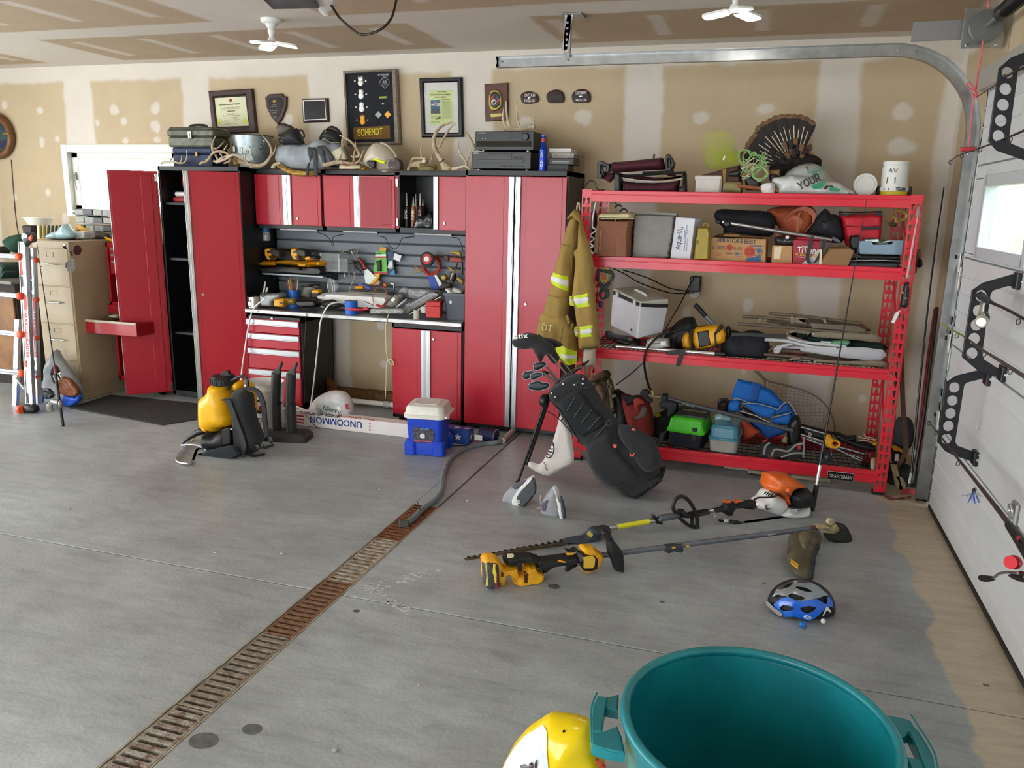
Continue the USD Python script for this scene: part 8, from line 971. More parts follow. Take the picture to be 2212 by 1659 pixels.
t=thing('grey_bin','dark grey plastic bin with white rags on top at the right end of the worktop','bin');a,b=wal(*b3(650,700)[0],5.66),wal(*b3(850,700)[0],5.66);cx=(a[0]+b[0])/2+.015;zt=wal(*b3(730,598)[0],5.66)[2];GB2=mat('4d535c',.5);t.add('bin',rloft([(.15,.15,.02,WZ),(.155,.155,.02,WZ+.004),(.185,.19,.02,zt-.02),(.2,.2,.02,zt-.02),(.2,.2,.02,zt),(.185,.18,.02,zt),(.15,.15,.02,WZ+.02)],cx-.005,5.74,0),GB2);[t.add('rag',pf(Y(5.70+.04*k),b3(*q),.04,sm=1,amp=.006),WHT)for k,q in enumerate(((642,545,700,540,760,600,690,605),(735,532,790,540,855,570,850,605,730,600)))];t.add('sticker',cyl(Y(5.655).hit(*b3(705,702)[0]),Y(5.64).hit(*b3(705,702)[0]),.012,16,.001),WHT)
lump('glass_dome','small clear glass jar standing behind the grey battery pack','jar',5.90,b3(110,590,140,545,180,525,215,545,230,600),.03,clear('cfd8d4',.25));lump('pencil','yellow carpenter pencil lying on the drawer cabinet','pencil',5.60,b1(255,862,340,868,345,880,260,876),.006,YEL,z=.7685)
cord('black cable arching under the wire shelf to the pen cup',[wal(*k,5.95)for k in b1(305,640,310,580,370,535,440,525,470,550)],.003,BK2);cord('black cable running along behind the grey pouch',[wal(*k,5.85)for k in b1(590,625,680,630,750,655,790,700,800,780)],.003,BK2)
# light bars
for k,(q,lab)in enumerate((((405,678,750,694),'left'),((985,708,1305,722),'middle'),((1638,728,1985,742),'right'))):
    a,b=wal(*b5(q[0],q[1])[0],5.86)[0],wal(*b5(q[2],q[3])[0],5.86)[0];t=solo('light_bar',box(a,b,5.85,5.88,1.447,1.462,.003),mat('b9babb',.4),f'slim pale light bar under the wall cabinets, {lab} one of three','light bar','light bars under the wall cabinets');[t.add('end_cap',box(x-.003,x+.003,5.848,5.882,1.446,1.462,.001),DKG)for x in(a,b)]
cord('black lead with a loop between left and middle light bar',[wal(*k,5.9)for k in b5(750,690,820,715,870,765,885,810,900,800,885,765,900,730,985,706)],.003,BK2);cord('black lead drooping between middle and right light bar',[wal(*k,5.9)for k in b5(1305,722,1370,740,1400,800,1450,842,1490,820,1530,745,1638,728)],.003,BK2);cord('short black lead hanging from the right light bar',[wal(*k,5.9)for k in b5(1985,735,2040,745,2070,800,2085,860)],.003,BK2)
# caulk tubes in the open wall cabinet
p=Y(5.9);zc0=1.503
for lab,x,y,tp,sh_,col,txt in(('caulk tube farthest left in the open wall cabinet',487,5.90,258,425,'b9b9b6',''),('black caulk tube lettered in white from top to bottom',545,5.88,260,425,'1c1c1e','QUAD'),('plain nozzle caulk tube behind the white lettered one',568,5.98,262,425,'2a2a2c',''),('dark nozzle caulk tube in the back of the cabinet',595,6.0,302,430,'3a3a3c',''),('orange and black caulk tube with a white cap in front',625,5.86,305,430,'8a4a22','GE'),('pale nozzle caulk tube behind the orange one',652,5.97,272,430,'c9c9c4',''),('caulk tube with an orange label right of the middle',705,5.92,265,425,'5a2f20','OEX'),('short caulk tube at the right, by the black bag',738,5.97,325,425,'202022','')):
    o=Y(y).hit(*b4(x,500)[0]);zn,zs_=Y(y).hit(*b4(x,tp)[0])[2],Y(y).hit(*b4(x,sh_)[0])[2];R=.022;t=thing('caulk_tube',lab,'caulk tube','caulk tubes in the open wall cabinet');t.add('cartridge',lathe([(0,zc0),(R,zc0),(R,zs_),(R*.8,zs_+.006),(0,zs_+.006)],18,(o[0],y,0)),mat(col,.4,var=.3 if not txt else.1,vs=60));t.add('nozzle',lathe([(R*.45,zs_),(R*.4,zs_+.01),(R*.12,zn),(0,zn)],12,(o[0],y,0)),mat('d5d3cc',.5))
    if txt:t.add('lettering',wrap(text(txt,.02,(.01,0,zs_-.095),(0,0,1),(-1,0,0),.075),o[0],y,R),WHT)
t=solo('trash_bag',sit(pf(Y(5.85),b4(600,720,640,600,680,530,760,540,800,500,860,470,900,560,900,720),.05,s=.04,amp=.012,fr=14,sm=1),zc0),mat('1d2026',.25,coat=.4),'black folded plastic bag beside the caulk tubes','bag');t.add('fold_line',ln(Y(5.80),b4(650,640,760,632,850,635),.002,0,2,5),DKG)
# ================================================================ left side: open locker's contents, tool chest, filing cabinet, ladder
l1,l2,L3,L4=C(0,440,5.08),C(0,600,2.975),C(0,460,3.607),C(0,180,3.95)
RBX,LX=mat('a3242a',.5),-4.76
for nm,lab,cat,x0,x1,q,y,mt,z in(('red_case','red box at the top of the open locker','box',-4.70,-4.40,(378,403),5.75,RBX,None),('red_case','flat red box lying on the top shelf of the open locker','box',-4.76,-4.36,(425,437),5.70,RBX,SH[0]),('white_case','white flat box lying on the red box in the open locker','lid',-4.74,-4.40,(414,424),5.70,WHT,None),('tool_case','grey upright case on the second shelf of the open locker','case',-4.62,-4.36,(488,556),5.74,DKG,SH[1]),('tool_case','black tool case with latches on the third shelf of the open locker','case',-4.60,-4.30,(622,716),5.72,mat('1e2329',.5),SH[2]),('tool_case','dark tool case standing on the floor of the open locker','case',-4.56,-4.26,(762,836),5.72,mat('1b2430',.5),.062)):
    zt,z=wal(372,q[0],y)[2],(z if z is not None else wal(372,q[1],y)[2]);t=solo(nm,box(x0,x1,y,y+.26,z+.0005,zt,.01),mt,lab,cat)
    if 'tool_case' in nm:t.add('handle',tube([(x0+.06,y+.1,zt),(x0+.08,y+.1,zt+.025),(x0+.2,y+.1,zt+.025),(x0+.22,y+.1,zt)],.008,7,3),BK2);[t.add('latch',box(x0+k,x0+k+.03,y-.006,y,z+.5*(zt-z),z+.75*(zt-z),.002),mat('4a5660',.5))for k in(.03,.18)]
# red rolling tool chest
TC=mat('a31820',.35,coat=.2);tx0,tx1,ty=-5.365,-4.87,5.56;zc=lambda py:wal(230,py,ty)[2];t=thing('tool_chest','red rolling tool chest with a pulled-out drawer beside the filing cabinet','tool chest');u0,u1=zc(661),zc(524)
t.add('upper_chest',carcass(tx0,tx1,ty,ty+.33,u0,u1,.02),TC,sm=False);[(lambda d:d.add('pull',box(tx0+.06,tx1-.04,ty-.016,ty,zc(y1)-.008,zc(y1)+.012,.003),ALU))(t.add('drawer',box(tx0+.04,tx1-.03,ty-.006,ty+.2,zc(y2),zc(y1)+.02,.003),TC))for y1,y2 in((538,546),(551,560),(565,590))]
t.add('mid_box',box(tx0-.035,tx1,ty-.01,ty+.33,zc(676),zc(657),.003),TC);dz0,dz1=zc(711)+.01,zc(684);t.add('open_drawer',join(box(tx0-.07,tx1,5.30,5.306,dz0,dz1),box(tx0-.07,tx0-.064,5.30,ty+.2,dz0,dz1),box(tx1-.006,tx1,5.30,ty+.2,dz0,dz1),box(tx0-.07,tx1,5.30,ty+.2,dz0,dz0+.005)),TC).add('trim',box(tx0-.075,tx1,5.292,5.304,dz1-.006,dz1+.014,.003),mat('b9b39c',.5))
t.add('lower_cabinet',carcass(tx0+.02,tx1,ty-.0,ty+.33,.11,zc(690),.02),TC,sm=False);t.add('lower_panel',box(tx0+.1,tx1-.02,ty+.02,ty+.03,.16,zc(735),.003),mat('8a141c',.4));
for x in(tx0+.08,tx1-.06):c_=t.add('caster',cyl((x-.015,ty+.05,.045),(x+.015,ty+.05,.045),.045,18,.005),BK2);c_.add('fork',box(x-.022,x+.022,ty+.02,ty+.08,.05,.11,.003),SIL)
t=solo('rag_heap',sit(pf(Y(5.66),L3(860,1290,940,1210,1000,1290),.06,sm=1,amp=.01),.155),mat('5f4a42',.9),'brown rag lying in the lower part of the red tool chest','cloth');t=solo('work_gloves',sit(pf(Y(5.42),L3(855,800,890,785,935,795,930,820,870,815),.03,sm=1,amp=.01),dz0+.006),mat('a39272',.9),'tan gloves lying in the pulled-out red drawer','gloves');solo('screwdriver',sit(pf(Y(5.62),l1(1138,370,1160,360,1240,395,1235,420,1180,405),.014,sm=1),u1),YEL,'yellow screwdriver handle lying on the red tool chest','screwdriver').add('shaft',cyl(wal(240,522,5.62),wal(262,528,5.62),.005,8),CHR)
t=thing('parts_organizer','stacked clear parts organizer on the red tool chest below the window','organizer');a=wal(165,500,5.70)[0];z=u1
for k in range(4):zz_=wal(200,517-17*k,5.70)[2];z1=wal(200,503-17*k,5.70)[2];t.add('tier',box(a,a+.42,5.70,5.9,zz_,z1,.004),mat('5a5c58',.3,var=.6,vs=30,c2='2e302e',coat=.3));[t.add('drawer_front',box(a+.012+.1*j,a+.1+.1*j,5.692,5.70,zz_+.006,z1-.004,.003),(clear('e6ece8',.3),mat('3a3c3a',.4),clear('d9dcc4',.4))[(k+j)%3])for j in range(4)]
t.add('tray_top',pf(Y(5.78),l1(830,80,1000,60,1190,75,1200,140,1060,150,840,130),.06,sm=1,amp=.012,fr=20),mat('8f9c92',.25,var=.5,vs=40));t.add('foot',box(a,a+.42,5.70,5.88,u1,wal(200,517,5.70)[2],.002),DKG)
# filing cabinet
FC=mat('a8977a',.45,var=.06,vs=5);fx,fx1,fy0,fz1=-5.765,-5.39,5.2,1.327;t=thing('filing_cabinet','beige four-drawer metal filing cabinet between ladder and red tool chest','filing cabinet');t.add('body',box(fx,fx1,fy0,fy0+.66,.0,fz1,.005),FC)
for k in range(4):
    z1=1.268-k*.313;d_=t.add('drawer',box(fx+.012,fx1-.012,fy0-.008,fy0+.1,z1-.306,z1,.004),FC);cx_=(fx+fx1)/2;g_=sg.box(cx_-.045,z1-.075,cx_+.03,z1-.035);d_.add('label_frame',bev(Y(fy0-.011),g_.difference(g_.buffer(-.005)),.004,0),mat('8f8468',.4,.4));d_.add('handle',tube([(cx_-.08,fy0-.008,z1-.13),(cx_-.07,fy0-.032,z1-.13),(cx_+.07,fy0-.032,z1-.13),(cx_+.08,fy0-.008,z1-.13)],.006,8,3),CHR)
t.add('lock',cyl((fx1-.035,fy0,1.295),(fx1-.035,fy0-.006,1.295),.013,14,.002),CHR);sp_=Pl((fx1+.0012,0,0),(1,0,0))
t.add('sticker',sh(sp_,[l1(850+45*math.cos(a),510+55*math.sin(a))[0]for a in np.arange(0,6.28,.3)],.001,0),mat('4a2530',.5));t.add('sticker',[sh(sp_,l1(*q),.001,0)for q in((740,610,790,595,825,625,825,720,800,745,740,742,725,690),(714,645,735,640,735,700,716,705))],mat('d5d2cf',.6,var=.5,vs=60,c2='9a958f'));t.add('sticker',sh(sp_,l1(690,470,720,460,740,505,700,490),.001,0),DKG);t.add('sticker',sh(sp_,l1(760,520,795,515,800,570,780,575),.001,0),mat('6a5048',.5))
fz=fz1+.0005;t=thing('card_box','open dark box of upright cards on the filing cabinet','box');more(t,'box_side',5.42,l1(285,235,400,238,410,400,320,400),.05,mat('2a2420',.7),fz,.01);[t.add('card',sit(sh(Y(5.36+.012*k),l1(400+22*k,238,430+22*k,238,435+20*k,395,405+20*k,395),.004,.001),fz),mat(('d3c99a','4a4c50')[k%2]if k>3 else('e8dc9c','8a7c4a')[k%2],.6))for k in range(12)]
t,_=pot('mixing_bowl','translucent white bowl standing behind the card box','bowl',5.70,l1,(305,150,548,235),[(0,0),(.62,0),(.7,.1),(.92,.85),(1,.9),(1,1),(.9,.95),(.66,.1),(0,.08)],mat('e6e2d4',.3),None);t.add('stand_tin',lathe([(0,fz),(.055,fz),(.055,_[3]),(0,_[3])],20,(_[0],5.70,0)),DKG)
lump('blue_plastic_bag','pale blue crumpled plastic bag on the filing cabinet','bag',5.36,l1(515,350,580,310,650,290,690,240,735,215,765,260,810,310,800,380,660,395,540,385),.06,mat('a9c9d2',.25,var=.15,vs=20,coat=.3),fz,.05,.02,2,fr=14);t=lump('clear_tray','clear plastic tray of parts at the right end of the filing cabinet','tray',5.45,l1(640,310,830,300,990,295,1000,385,820,395,640,400),.06,clear('d3dcda',.4),fz,.01);t.add('contents',pf(Y(5.46),l1(660,340,980,330,985,380,660,390),.04,sm=1,amp=.01,fr=30),mat('77787a',.5,var=.6,vs=60));[lump('yellow_packet','yellow cardboard packet leaning on the clear tray, '+w,'packet',y,l1(*q),.008,mat('d39a26',.5),-9)for w,y,q in(('left one',5.52,(790,270,870,270,855,300,800,285)),('right one',5.50,(830,235,880,228,990,300,900,298,860,285)))];lump('cable_heap','grey heap of cables behind the clear tray','cables',5.66,l1(985,320,1080,300,1180,330,1185,385,990,390),.04,mat('5e5c5a',.6,var=.6,vs=60),fz,amp=.015,fr=30)
# articulated ladder
AL,LO=mat('b9bcc0',.3,.75),mat('d84a22',.45);t=thing('ladder','folding aluminium ladder with red labels and orange rung caps at the left edge','ladder');lf=lambda px,py,y:wal(px,py,y)
def rail(p0,p1,y0,y1,w,d=.028):a,b=lf(*p0,y0),lf(*p1,y1);k=nrm(b-a);sx_=np.array([1.,0,0])*w/2;sy_=np.array([0,1.,0])*d;return chull([q+s*sx_+e*sy_ for q in(a,b)for s in(-1,1)for e in(0,1)])
rl=[((47,522),(64,878),4.96,4.78,.075),((68,535),(79,872),5.04,4.86,.05)]
for p0,p1,y0,y1,w in rl:r_=t.add('rail',rail(p0,p1,y0,y1,w),AL);a,b=lf(*p0,y0),lf(*p1,y1);r_.add('flange',tube([a+[w*.42,-.002,0],b+[w*.42,-.002,0]],.006,6),AL);r_.add('flange',tube([a-[w*.42,.002,0],b-[w*.42,.002,0]],.006,6),AL)
t.add('rear_leg',rail((36,690),(30,884),5.0,4.86,.045),AL);t.add('brace',tube([lf(33,815,4.86),lf(52,840,4.82)],.008,8),AL)
for k,(py,y)in enumerate(((554,4.95),(639,4.90),(722,4.86),(806,4.82))):
    b=lf(40+2*k,py,y);r_=t.add('rung',box(b[0]-1.0,b[0],y-.015,y+.02,b[2]-.02,b[2]+.02,.006),AL);r_.add('rung_groove',box(b[0]-1.0,b[0]-.02,y-.0158,y-.014,b[2]-.004,b[2]+.004,0),mat('77797c',.4,.6));t.add('rung_cap',blob(b+[.012,-.005,0],(.028,.028,.03),3,sub=2),LO,label='orange rung cap');t.add('rung_cap',blob(lf(82-1.2*(3-k),py+8,y+.08),(.014,.02,.02),3,sub=2),LO,label='orange rung cap')
h_=lf(61,513,4.98);t.add('hinge',join(cyl(h_+[0,-.03,0],h_+[0,.05,0],.042,24,.006),pf(Y(4.97),l1(245,380,300,345,385,385,300,475),.03,sm=1)),mat('3a3b3e',.45,.3));t.add('hinge_face',cyl(h_+[0,-.036,.004],h_+[0,-.028,.004],.032,20,.002),SIL);t.add('orange_lever',pf(Y(4.935),l1(310,375,345,335,360,375,345,415,320,400),.008,sm=1),LO)
for(p0,p1,y0,y1,w),yo in zip(rl,(.004,.004)):
    for f0,f1,c_,s_ in((.32,.70,'c8402e','Little Giant LITE'),(.12,.2,'c8402e',''),(.21,.27,'2a2b2e',''),(.72,.76,'c8402e',''),(.92,.98,'26272a','')):
        a,b=lf(*p0,y0),lf(*p1,y1);q0,q1_=a+(b-a)*f0,a+(b-a)*f1;k=nrm(q0-q1_);e=np.array([1.,0,0])*(.018 if s_ else.012);dx=np.array([.012 if s_ else-.02,0,0]);n_=np.array([0,-.0025,0])
        m_=chull([q+s*e+dx+n_*j for q in(q0,q1_)for s in(-1,1)for j in(.2,1)]);lb=t.add('label_strip',m_,mat(c_,.5))
        if s_:lb.add('lettering',text(s_,.022,q1_+dx+e*.7+n_*1.1+k*.02,k,np.array([-1.,0,0]),.36),WHT)
f_=flo(62,885,.02);t.add('foot',sit(blob(f_+[.02,0,.012],(.07,.045,.035),3,sub=2),0),BK2);f_=flo(43,884,.03);t.add('wheel',cyl(f_+[-.01,0,0],f_+[.03,-.01,0],.032,20,.006),LO)
# old workbench behind the ladder
wy=5.45;wx1=wal(41,700,wy)[0];zt=wal(10,606,wy)[2];t=thing('old_bench','old wooden bench with brown plywood doors behind the ladder','bench');t.add('bench_top',box(-7.6,wx1,wy-.03,6.05,zt-.03,zt,.004),mat('77736c',.5,.2,var=.4,vs=12));WD=mat('8a5f34',.6,var=.35,vs=7,c2='6b4726');t.add('frame',box(-7.6,wx1,wy,6.0,.0,zt-.03,.003),mat('2b231d',.8));[t.add('door',box(wx1-.52*(k+1),wx1-.52*k-.015,wy-.02,wy-.001,.12,zt-.12,.004),WD)for k in range(3)]
t=lump('green_duffel','dark green cloth bag lying on the old bench behind the ladder','bag',5.62,l1(65,420,110,360,180,340,260,335,300,400,260,480,200,540,150,520),.10,mat('17402f',.85,var=.2,vs=10),-9,amp=.01,sm=2);lump('dark_jacket','dark crumpled jacket at the far left of the old bench','cloth',5.66,l1(-200,480,0,470,50,468,100,530,60,560,-200,560),.09,mat('1d1b1c',.9),-9,amp=.01);t=lump('green_bin','dark green storage bin on the old bench','bin',5.70,l1(-300,640,190,640,195,720,180,900,-300,900),.14,mat('1c3a31',.6),zt,.02)
# things leaning on and lying before the filing cabinet
t=thing('fishing_rod','black fishing rod leaning on the filing cabinet','fishing rod','fishing rods');a,b=flo(136,920,.005),wal(79,520,5.185);f=lambda k:a+(b-a)*k;t.add('blank',tube([a,f(.35),b],[.007,.005,.002],8),BK2);t.add('butt_grip',tube([a,f(.05),f(.16),f(.26)],[.011,.012,.010,.011],8),BK);t.add('red_winding',tube([f(.26),f(.31)],.0075,8),mat('8a2a3a',.5));r_=f(.12);t.add('reel',join(cyl(r_+[-.05,-.02,0],r_+[.02,-.02,0],.022,16,.003),blob(r_+[.03,-.02,-.01],(.016,.02,.03),sub=2)),mat('8a8a84',.35,.7));[t.add('guide',torus(f(k)+[.01,-.005,0],.008,.0015,(.3,0,1),12,5),DKG)for k in(.5,.7,.85)]
t=thing('snack_bag','blue and brown printed plastic bag lying against the filing cabinet','bag');t.add('bag',sit(pf(Y(5.06),L3(365,1200,400,1120,440,1060,460,1110,520,1200,590,1300,635,1400,610,1480,540,1520,400,1500,290,1480,270,1400,350,1330),.07,s=.07,amp=.025,fr=10,sm=2,seed=3),0),mat('9aa0a4',.4,var=.2,vs=12));[t.add(n_,sit(pf(Y(5.0),L3(*q),.025,s=.02,sm=2,amp=.008,fr=24),0),mm)for n_,q,mm in(('brown_print',(470,1280,540,1290,620,1380,600,1430,500,1420,450,1380),mat('8a4f2a',.5,var=.7,vs=40,c2='4f2a18')),('blue_print',(500,1420,600,1435,632,1400,620,1470,540,1510,490,1480),mat('1f4fb8',.4)),('blue_print',(275,1400,340,1350,360,1440,330,1480,280,1460),mat('1f4fb8',.4)),('dark_print',(330,1370,400,1360,440,1420,400,1450,350,1440),BK2),('dark_print',(400,1250,430,1180,470,1250,480,1320,430,1330),mat('2a2a2e',.5)))];t.add('lettering',rtext(Y(4.965),'PIT',L3(432,1312)[0],.05,.09,.002,.002,22),WHT)
for lab,px,r_ in(('small glass jar lying before the snack bag',(108,888),.022),('grey bottle standing behind the rod handle',(124,880),.018)):o=flo(*px);t=solo('small_jar',lathe([(0,0),(r_,0),(r_*1.05,.01),(r_*1.05,.05),(r_*.6,.065),(0,.065)],16,(o[0],o[1],.0005)),mat('9a9a94',.25,var=.4,vs=40,coat=.4),lab,'jar');t.add('cap',lathe([(0,.064),(r_*.7,.064),(r_*.7,.08),(0,.08)],14,(o[0],o[1],0)),CHR)
# round wall piece and its cord
t=thing('round_wall_clock','round wooden porthole-like wall piece with a brass clip at the left edge','wall piece');o=wal(-8,294,YB-.03);R=.178;WDD=mat('6e4522',.4,var=.3,vs=14);t.add('wood_ring',join(torus(o,R,.036,(0,-1,0),48,12),lathe([(0,-.028),(R,-.028),(R,-.02),(0,-.02)],40,o,(0,-1,0))),WDD);t.add('face',lathe([(0,-.005),(R-.02,-.005),(R-.02,.0),(0,.0)],40,o,(0,-1,0)),mat('3f5f60',.3,var=.5,vs=7,c2='203a44'));t.add('rim',torus(o+[0,-.006,0],R-.035,.006,(0,-1,0),40,6),BK2);t.add('brass_clip',box(o[0]+R-.045,o[0]+R+.02,o[1]-.042,o[1]-.034,o[2]+.012,o[2]+.024,.002),mat('c9a03a',.3,.9));t.add('dark_motif',sh(Y(o[1]-.006),L4(-20,500,55,475,60,540,-20,560),.003,0),mat('22284a',.4))
cord('thin dark cord hanging from the round wall piece',[wal(24,345,YB-.006),wal(28,400,YB-.006),wal(34,470,YB-.006),wal(40,508,YB-.006)],.0035,mat('4a453e',.6))
# ================================================================ overhead door hardware, rods on the door, things in the corner
d1_,d2_,d3_,d4_,zz1=C(1962,0,3.952),C(1962,400,3.952),C(1962,780,3.952),C(1962,1080,3.456),C(1900,820,5.35)
GAL=mat('a7a9a8',.34,.85,var=.2,vs=12);pth=[(-1.71,2.566),(.57,2.566)]+[(.57+.45*math.sin(a),2.116+.45*math.cos(a))for a in np.linspace(.12,1.5708,14)]+[(1.02,1.2),(1.02,.015)]
pa=np.array(pth);tg=np.gradient(pa,axis=0);tg[1]=(1,0);tg/=np.linalg.norm(tg,axis=1,keepdims=True);nn_=np.c_[-tg[:,1],tg[:,0]];sec=[(-.033,5.055),(-.033,5.095),(.033,5.095),(.033,5.055),(.030,5.055),(.030,5.092),(-.030,5.092),(-.030,5.055)]
t=thing('door_track','galvanized overhead door track running along the wall and curving down at the corner','door track');t.add('rail',_loft(np.array([[(q[0]+n_[0]*s,y,q[1]+n_[1]*s)for s,y in sec]for q,n_ in zip(pa,nn_)])),GAL,sm=40)
hx=wal(1226,100,5.075)[0];g_=sg.box(hx-.018,2.58,hx+.018,ZC-.002);t.add('hanger',join(bev(Y(5.05),g_.difference(shapely.union_all([sg.Point(hx,z).buffer(.008,quad_segs=3)for z in np.arange(2.615,ZC-.02,.032)])),.003,0),box(hx+.018,hx+.021,5.05,5.085,2.6,ZC-.002,.0)),GAL);t.add('ceiling_plate',join(box(hx-.03,hx+.09,5.02,5.16,ZC-.012,ZC-.002,.002),rot(box(hx,hx+.035,5.05,5.053,2.62,ZC-.005,0),9,(0,1,0),(hx,5.05,ZC)))),GAL;t.sub[-1].mt=GAL
t.add('bolt',[cyl((x,5.092,z),(x,5.08,z),.006,8,.001)for x,z in((-1.68,2.57),(hx,2.566),(.60,2.57),(.69,2.555),(1.01,2.09),(1.03,2.06),(1.01,2.02))],CHR);t.add('wall_bracket',[box(1.05,XR,5.06,5.10,z,z+.05,.002)for z in(.5,.58,.66,1.0,1.08,2.0,2.04)],mat('b9b6ac',.45,.5));t.add('jamb_angle',box(1.055,1.062,5.03,5.10,.02,2.1,.001),GAL)
t=thing('torsion_drum','grey cable drum with shaft and bracket above the overhead door','door spring');o=np.array([1.0,5.02,2.66]);t.add('end_plate',box(o[0]-.1,o[0]+.1,5.06,5.066,o[2]-.1,o[2]+.1,.002),GAL);t.add('drum',lathe([(0,-.035),(.07,-.035),(.078,-.03),(.078,-.02),(.07,-.015),(.066,.0),(.07,.012),(.078,.016),(.078,.026),(.03,.03),(0,.03)],32,o,(0,-1,0)),mat('6f7072',.5,.5));t.add('shaft',cyl(o+[0,.03,0],o+[0,-4.4,0],.0127,14),SIL);t.add('spring',join(*[torus(o+[0,-.42-.012*k,0],.032,.006,(0,-1,.05),16,6)for k in range(60)]),BK2);t.add('cone',lathe([(.02,0),(.04,.01),(.036,.08),(.02,.1)],18,o+[0,-.30,0],(0,-1,0)),BK2);a,b=wal(1978,92,5.08),wal(2150,115,5.08);t.add('angle_bar',box(.66,XR-.02,5.098,5.104,2.61,2.71,.001),mat('9a9a9c',.4,.6));t.add('bolt',[cyl(o+[x,.04,-.085],o+[x,.03,-.085],.009,10,.002)for x in(-.07,.07)],CHR)
t=thing('release_rope','pink emergency rope with a red handle hanging in front of the track','rope');PK=mat('d9676a',.7);yk=5.0;t.add('rope',tube([wal(2139,-14,yk),wal(2124,90,yk),wal(2108,190,yk),wal(2100,240,yk),wal(2092,322,yk)],.0045,6,4),PK);[t.add('knot_loop',tube([wal(*q,yk-.01)for q in zip(k[0::2],k[1::2])],.0045,6,5),PK)for k in((2107,196,2092,190,2088,182,2096,180,2106,196),(2106,196,2112,204,2104,208,2100,198,2110,192),(2104,208,2110,210,2106,200))];t.add('handle',pf(Y(yk),d1_(445,1255,575,1255,580,1272,560,1298,445,1292),.012,sm=1),mat('c42a3a',.5))
for k,(px,py)in enumerate(((2094,372),(2072,563),(2050,737),(2026,902))):
    o=sid(px,py,1.045);m_=bev(Pl((1.038,0,0),(-1,0,0)),sg.Polygon([(-(o[1]+.035),o[2]+.035),(-(o[1]-.04),o[2]+.045),(-(o[1]-.05),o[2]-.06),(-(o[1]-.035),o[2]-.07)]),.006,.002);dr.add('roller_bracket',m_,mat('d0d0cc',.4,.3));dr.add('roller',cyl((1.03,o[1]-.01,o[2]+.02),(1.02,o[1]-.01,o[2]+.02),.012,12,.002),BK2);dr.add('hinge',box(1.04,1.05,o[1]-.075,o[1]-.055,o[2]-.16,o[2]-.03,.003),mat('b5b2a6',.4,.5))
o=sid(2190,1110,1.04);dr.add('step_plate',join(box(1.035,1.049,o[1]-.035,o[1]+.035,o[2]-.05,o[2]+.05,.005),torus(o+[-.012,0,.012],.022,.007,(1,0,.2),16,8),cyl((1.04,o[1]-.01,o[2]-.025),(1.01,o[1]-.01,o[2]-.025),.012,12,.002)),mat('b8b8b4',.3,.6),label='metal step plate')
RBK=mat('14161c',.4)
for lab,f,y,q,hc,r_,ft in(('lowest black rod rack with five round holes on the overhead door',d3_,4.15,(322,185,410,128,590,85,660,72,722,100,718,172,672,168,645,148,500,185,478,212,402,690,422,725,545,772,560,760,612,800,605,885,570,882,520,850,385,805,315,770,248,690),((395,228),(378,339),(362,449),(345,557),(328,667)),46,((690,145),(580,830))),('middle black rod rack with a reel hanging in it on the overhead door',d2_,3.93,(545,900,640,835,880,765,1010,757,1010,865,850,862,725,900,705,930,632,1440,650,1490,760,1560,855,1590,850,1645,790,1640,690,1625,590,1580,460,1470),((625,945),(603,1073),(584,1195),(566,1312),(546,1438)),50,((960,820),(820,1610))),('upper black rod rack beside the door window, cut by the frame edge',d1_,3.93,(775,580,880,490,1010,440,1100,430,1100,530,960,560,938,610,862,1170,880,1225,988,1270,1100,1290,1100,1380,988,1365,760,1285,685,1205),((850,620),(832,758),(812,893),(793,1028),(773,1160)),52,((1070,480),(1070,1340)))):
    p=Y(y);g_=sg.Polygon(p.uv(f(*q))).difference(shapely.union_all([sg.Polygon(p.uv([f(cx+r_*math.cos(a),cy+r_*math.sin(a))[0]for a in np.arange(0,6.28,.3)]))for cx,cy in hc]));t=thing('rod_rack',lab,'rod rack','black rod racks on the overhead door');t.add('plate',bev(p,g_,.012,.002),RBK)
    for w_ in ft:o=p.hit(*f(*w_)[0]);k_=t.add('foot',box(min(o[0],XD-.02),XD-.0008,y-.03,y+.04,o[2]-.035,o[2]+.035,.004),RBK);k_.add('screw',cyl((o[0],y-.03,o[2]),(o[0],y-.036,o[2]),.008,10,.002),CHR)
XP=Pl((.90,0,0),(-1,0,0))
def rod(label,f,q,r0,r1,mt,guides=(),extra=()):
    t=thing('fishing_rod',label,'fishing rod','fishing rods');pts=XP.to(XP.uv(f(*q)));t.add('blank',tube(pts,np.linspace(r0,r1,len(pts)),8,4),mt)
    for gq in guides:t.add('guide',torus(XP.hit(*f(*gq)[0]),.011,.002,(.6,-.8,0),14,5),DKG)
    return t
t=rod('fishing rod with a thin drooping tip beside the red rope handle',d1_,(355,1385,400,1345,470,1310,610,1265,860,1170,1000,1110,1150,1050),.0015,.006,BK2,((360,1385),(458,1330),(612,1278),(870,1190)))
t=rod('uppermost fishing rod poking through the top hole of the upper rack',d1_,(580,830,750,722,820,662,988,575,1150,490),.002,.006,BK2,((820,662),(985,570)))
t=rod('fishing rod with a green tip in the middle rack',d2_,(285,1180,340,1215,480,1295,640,1410,800,1510,988,1630,1100,1700),.0015,.009,mat('3d3a34',.4),((345,1240),(415,1285),(648,1443),(870,1590)));t.add('green_tip',tube(XP.off(.002).to(XP.uv(d2_(285,1180,340,1215,480,1295))),.0032,6,4),mat('8a9a2c',.5))
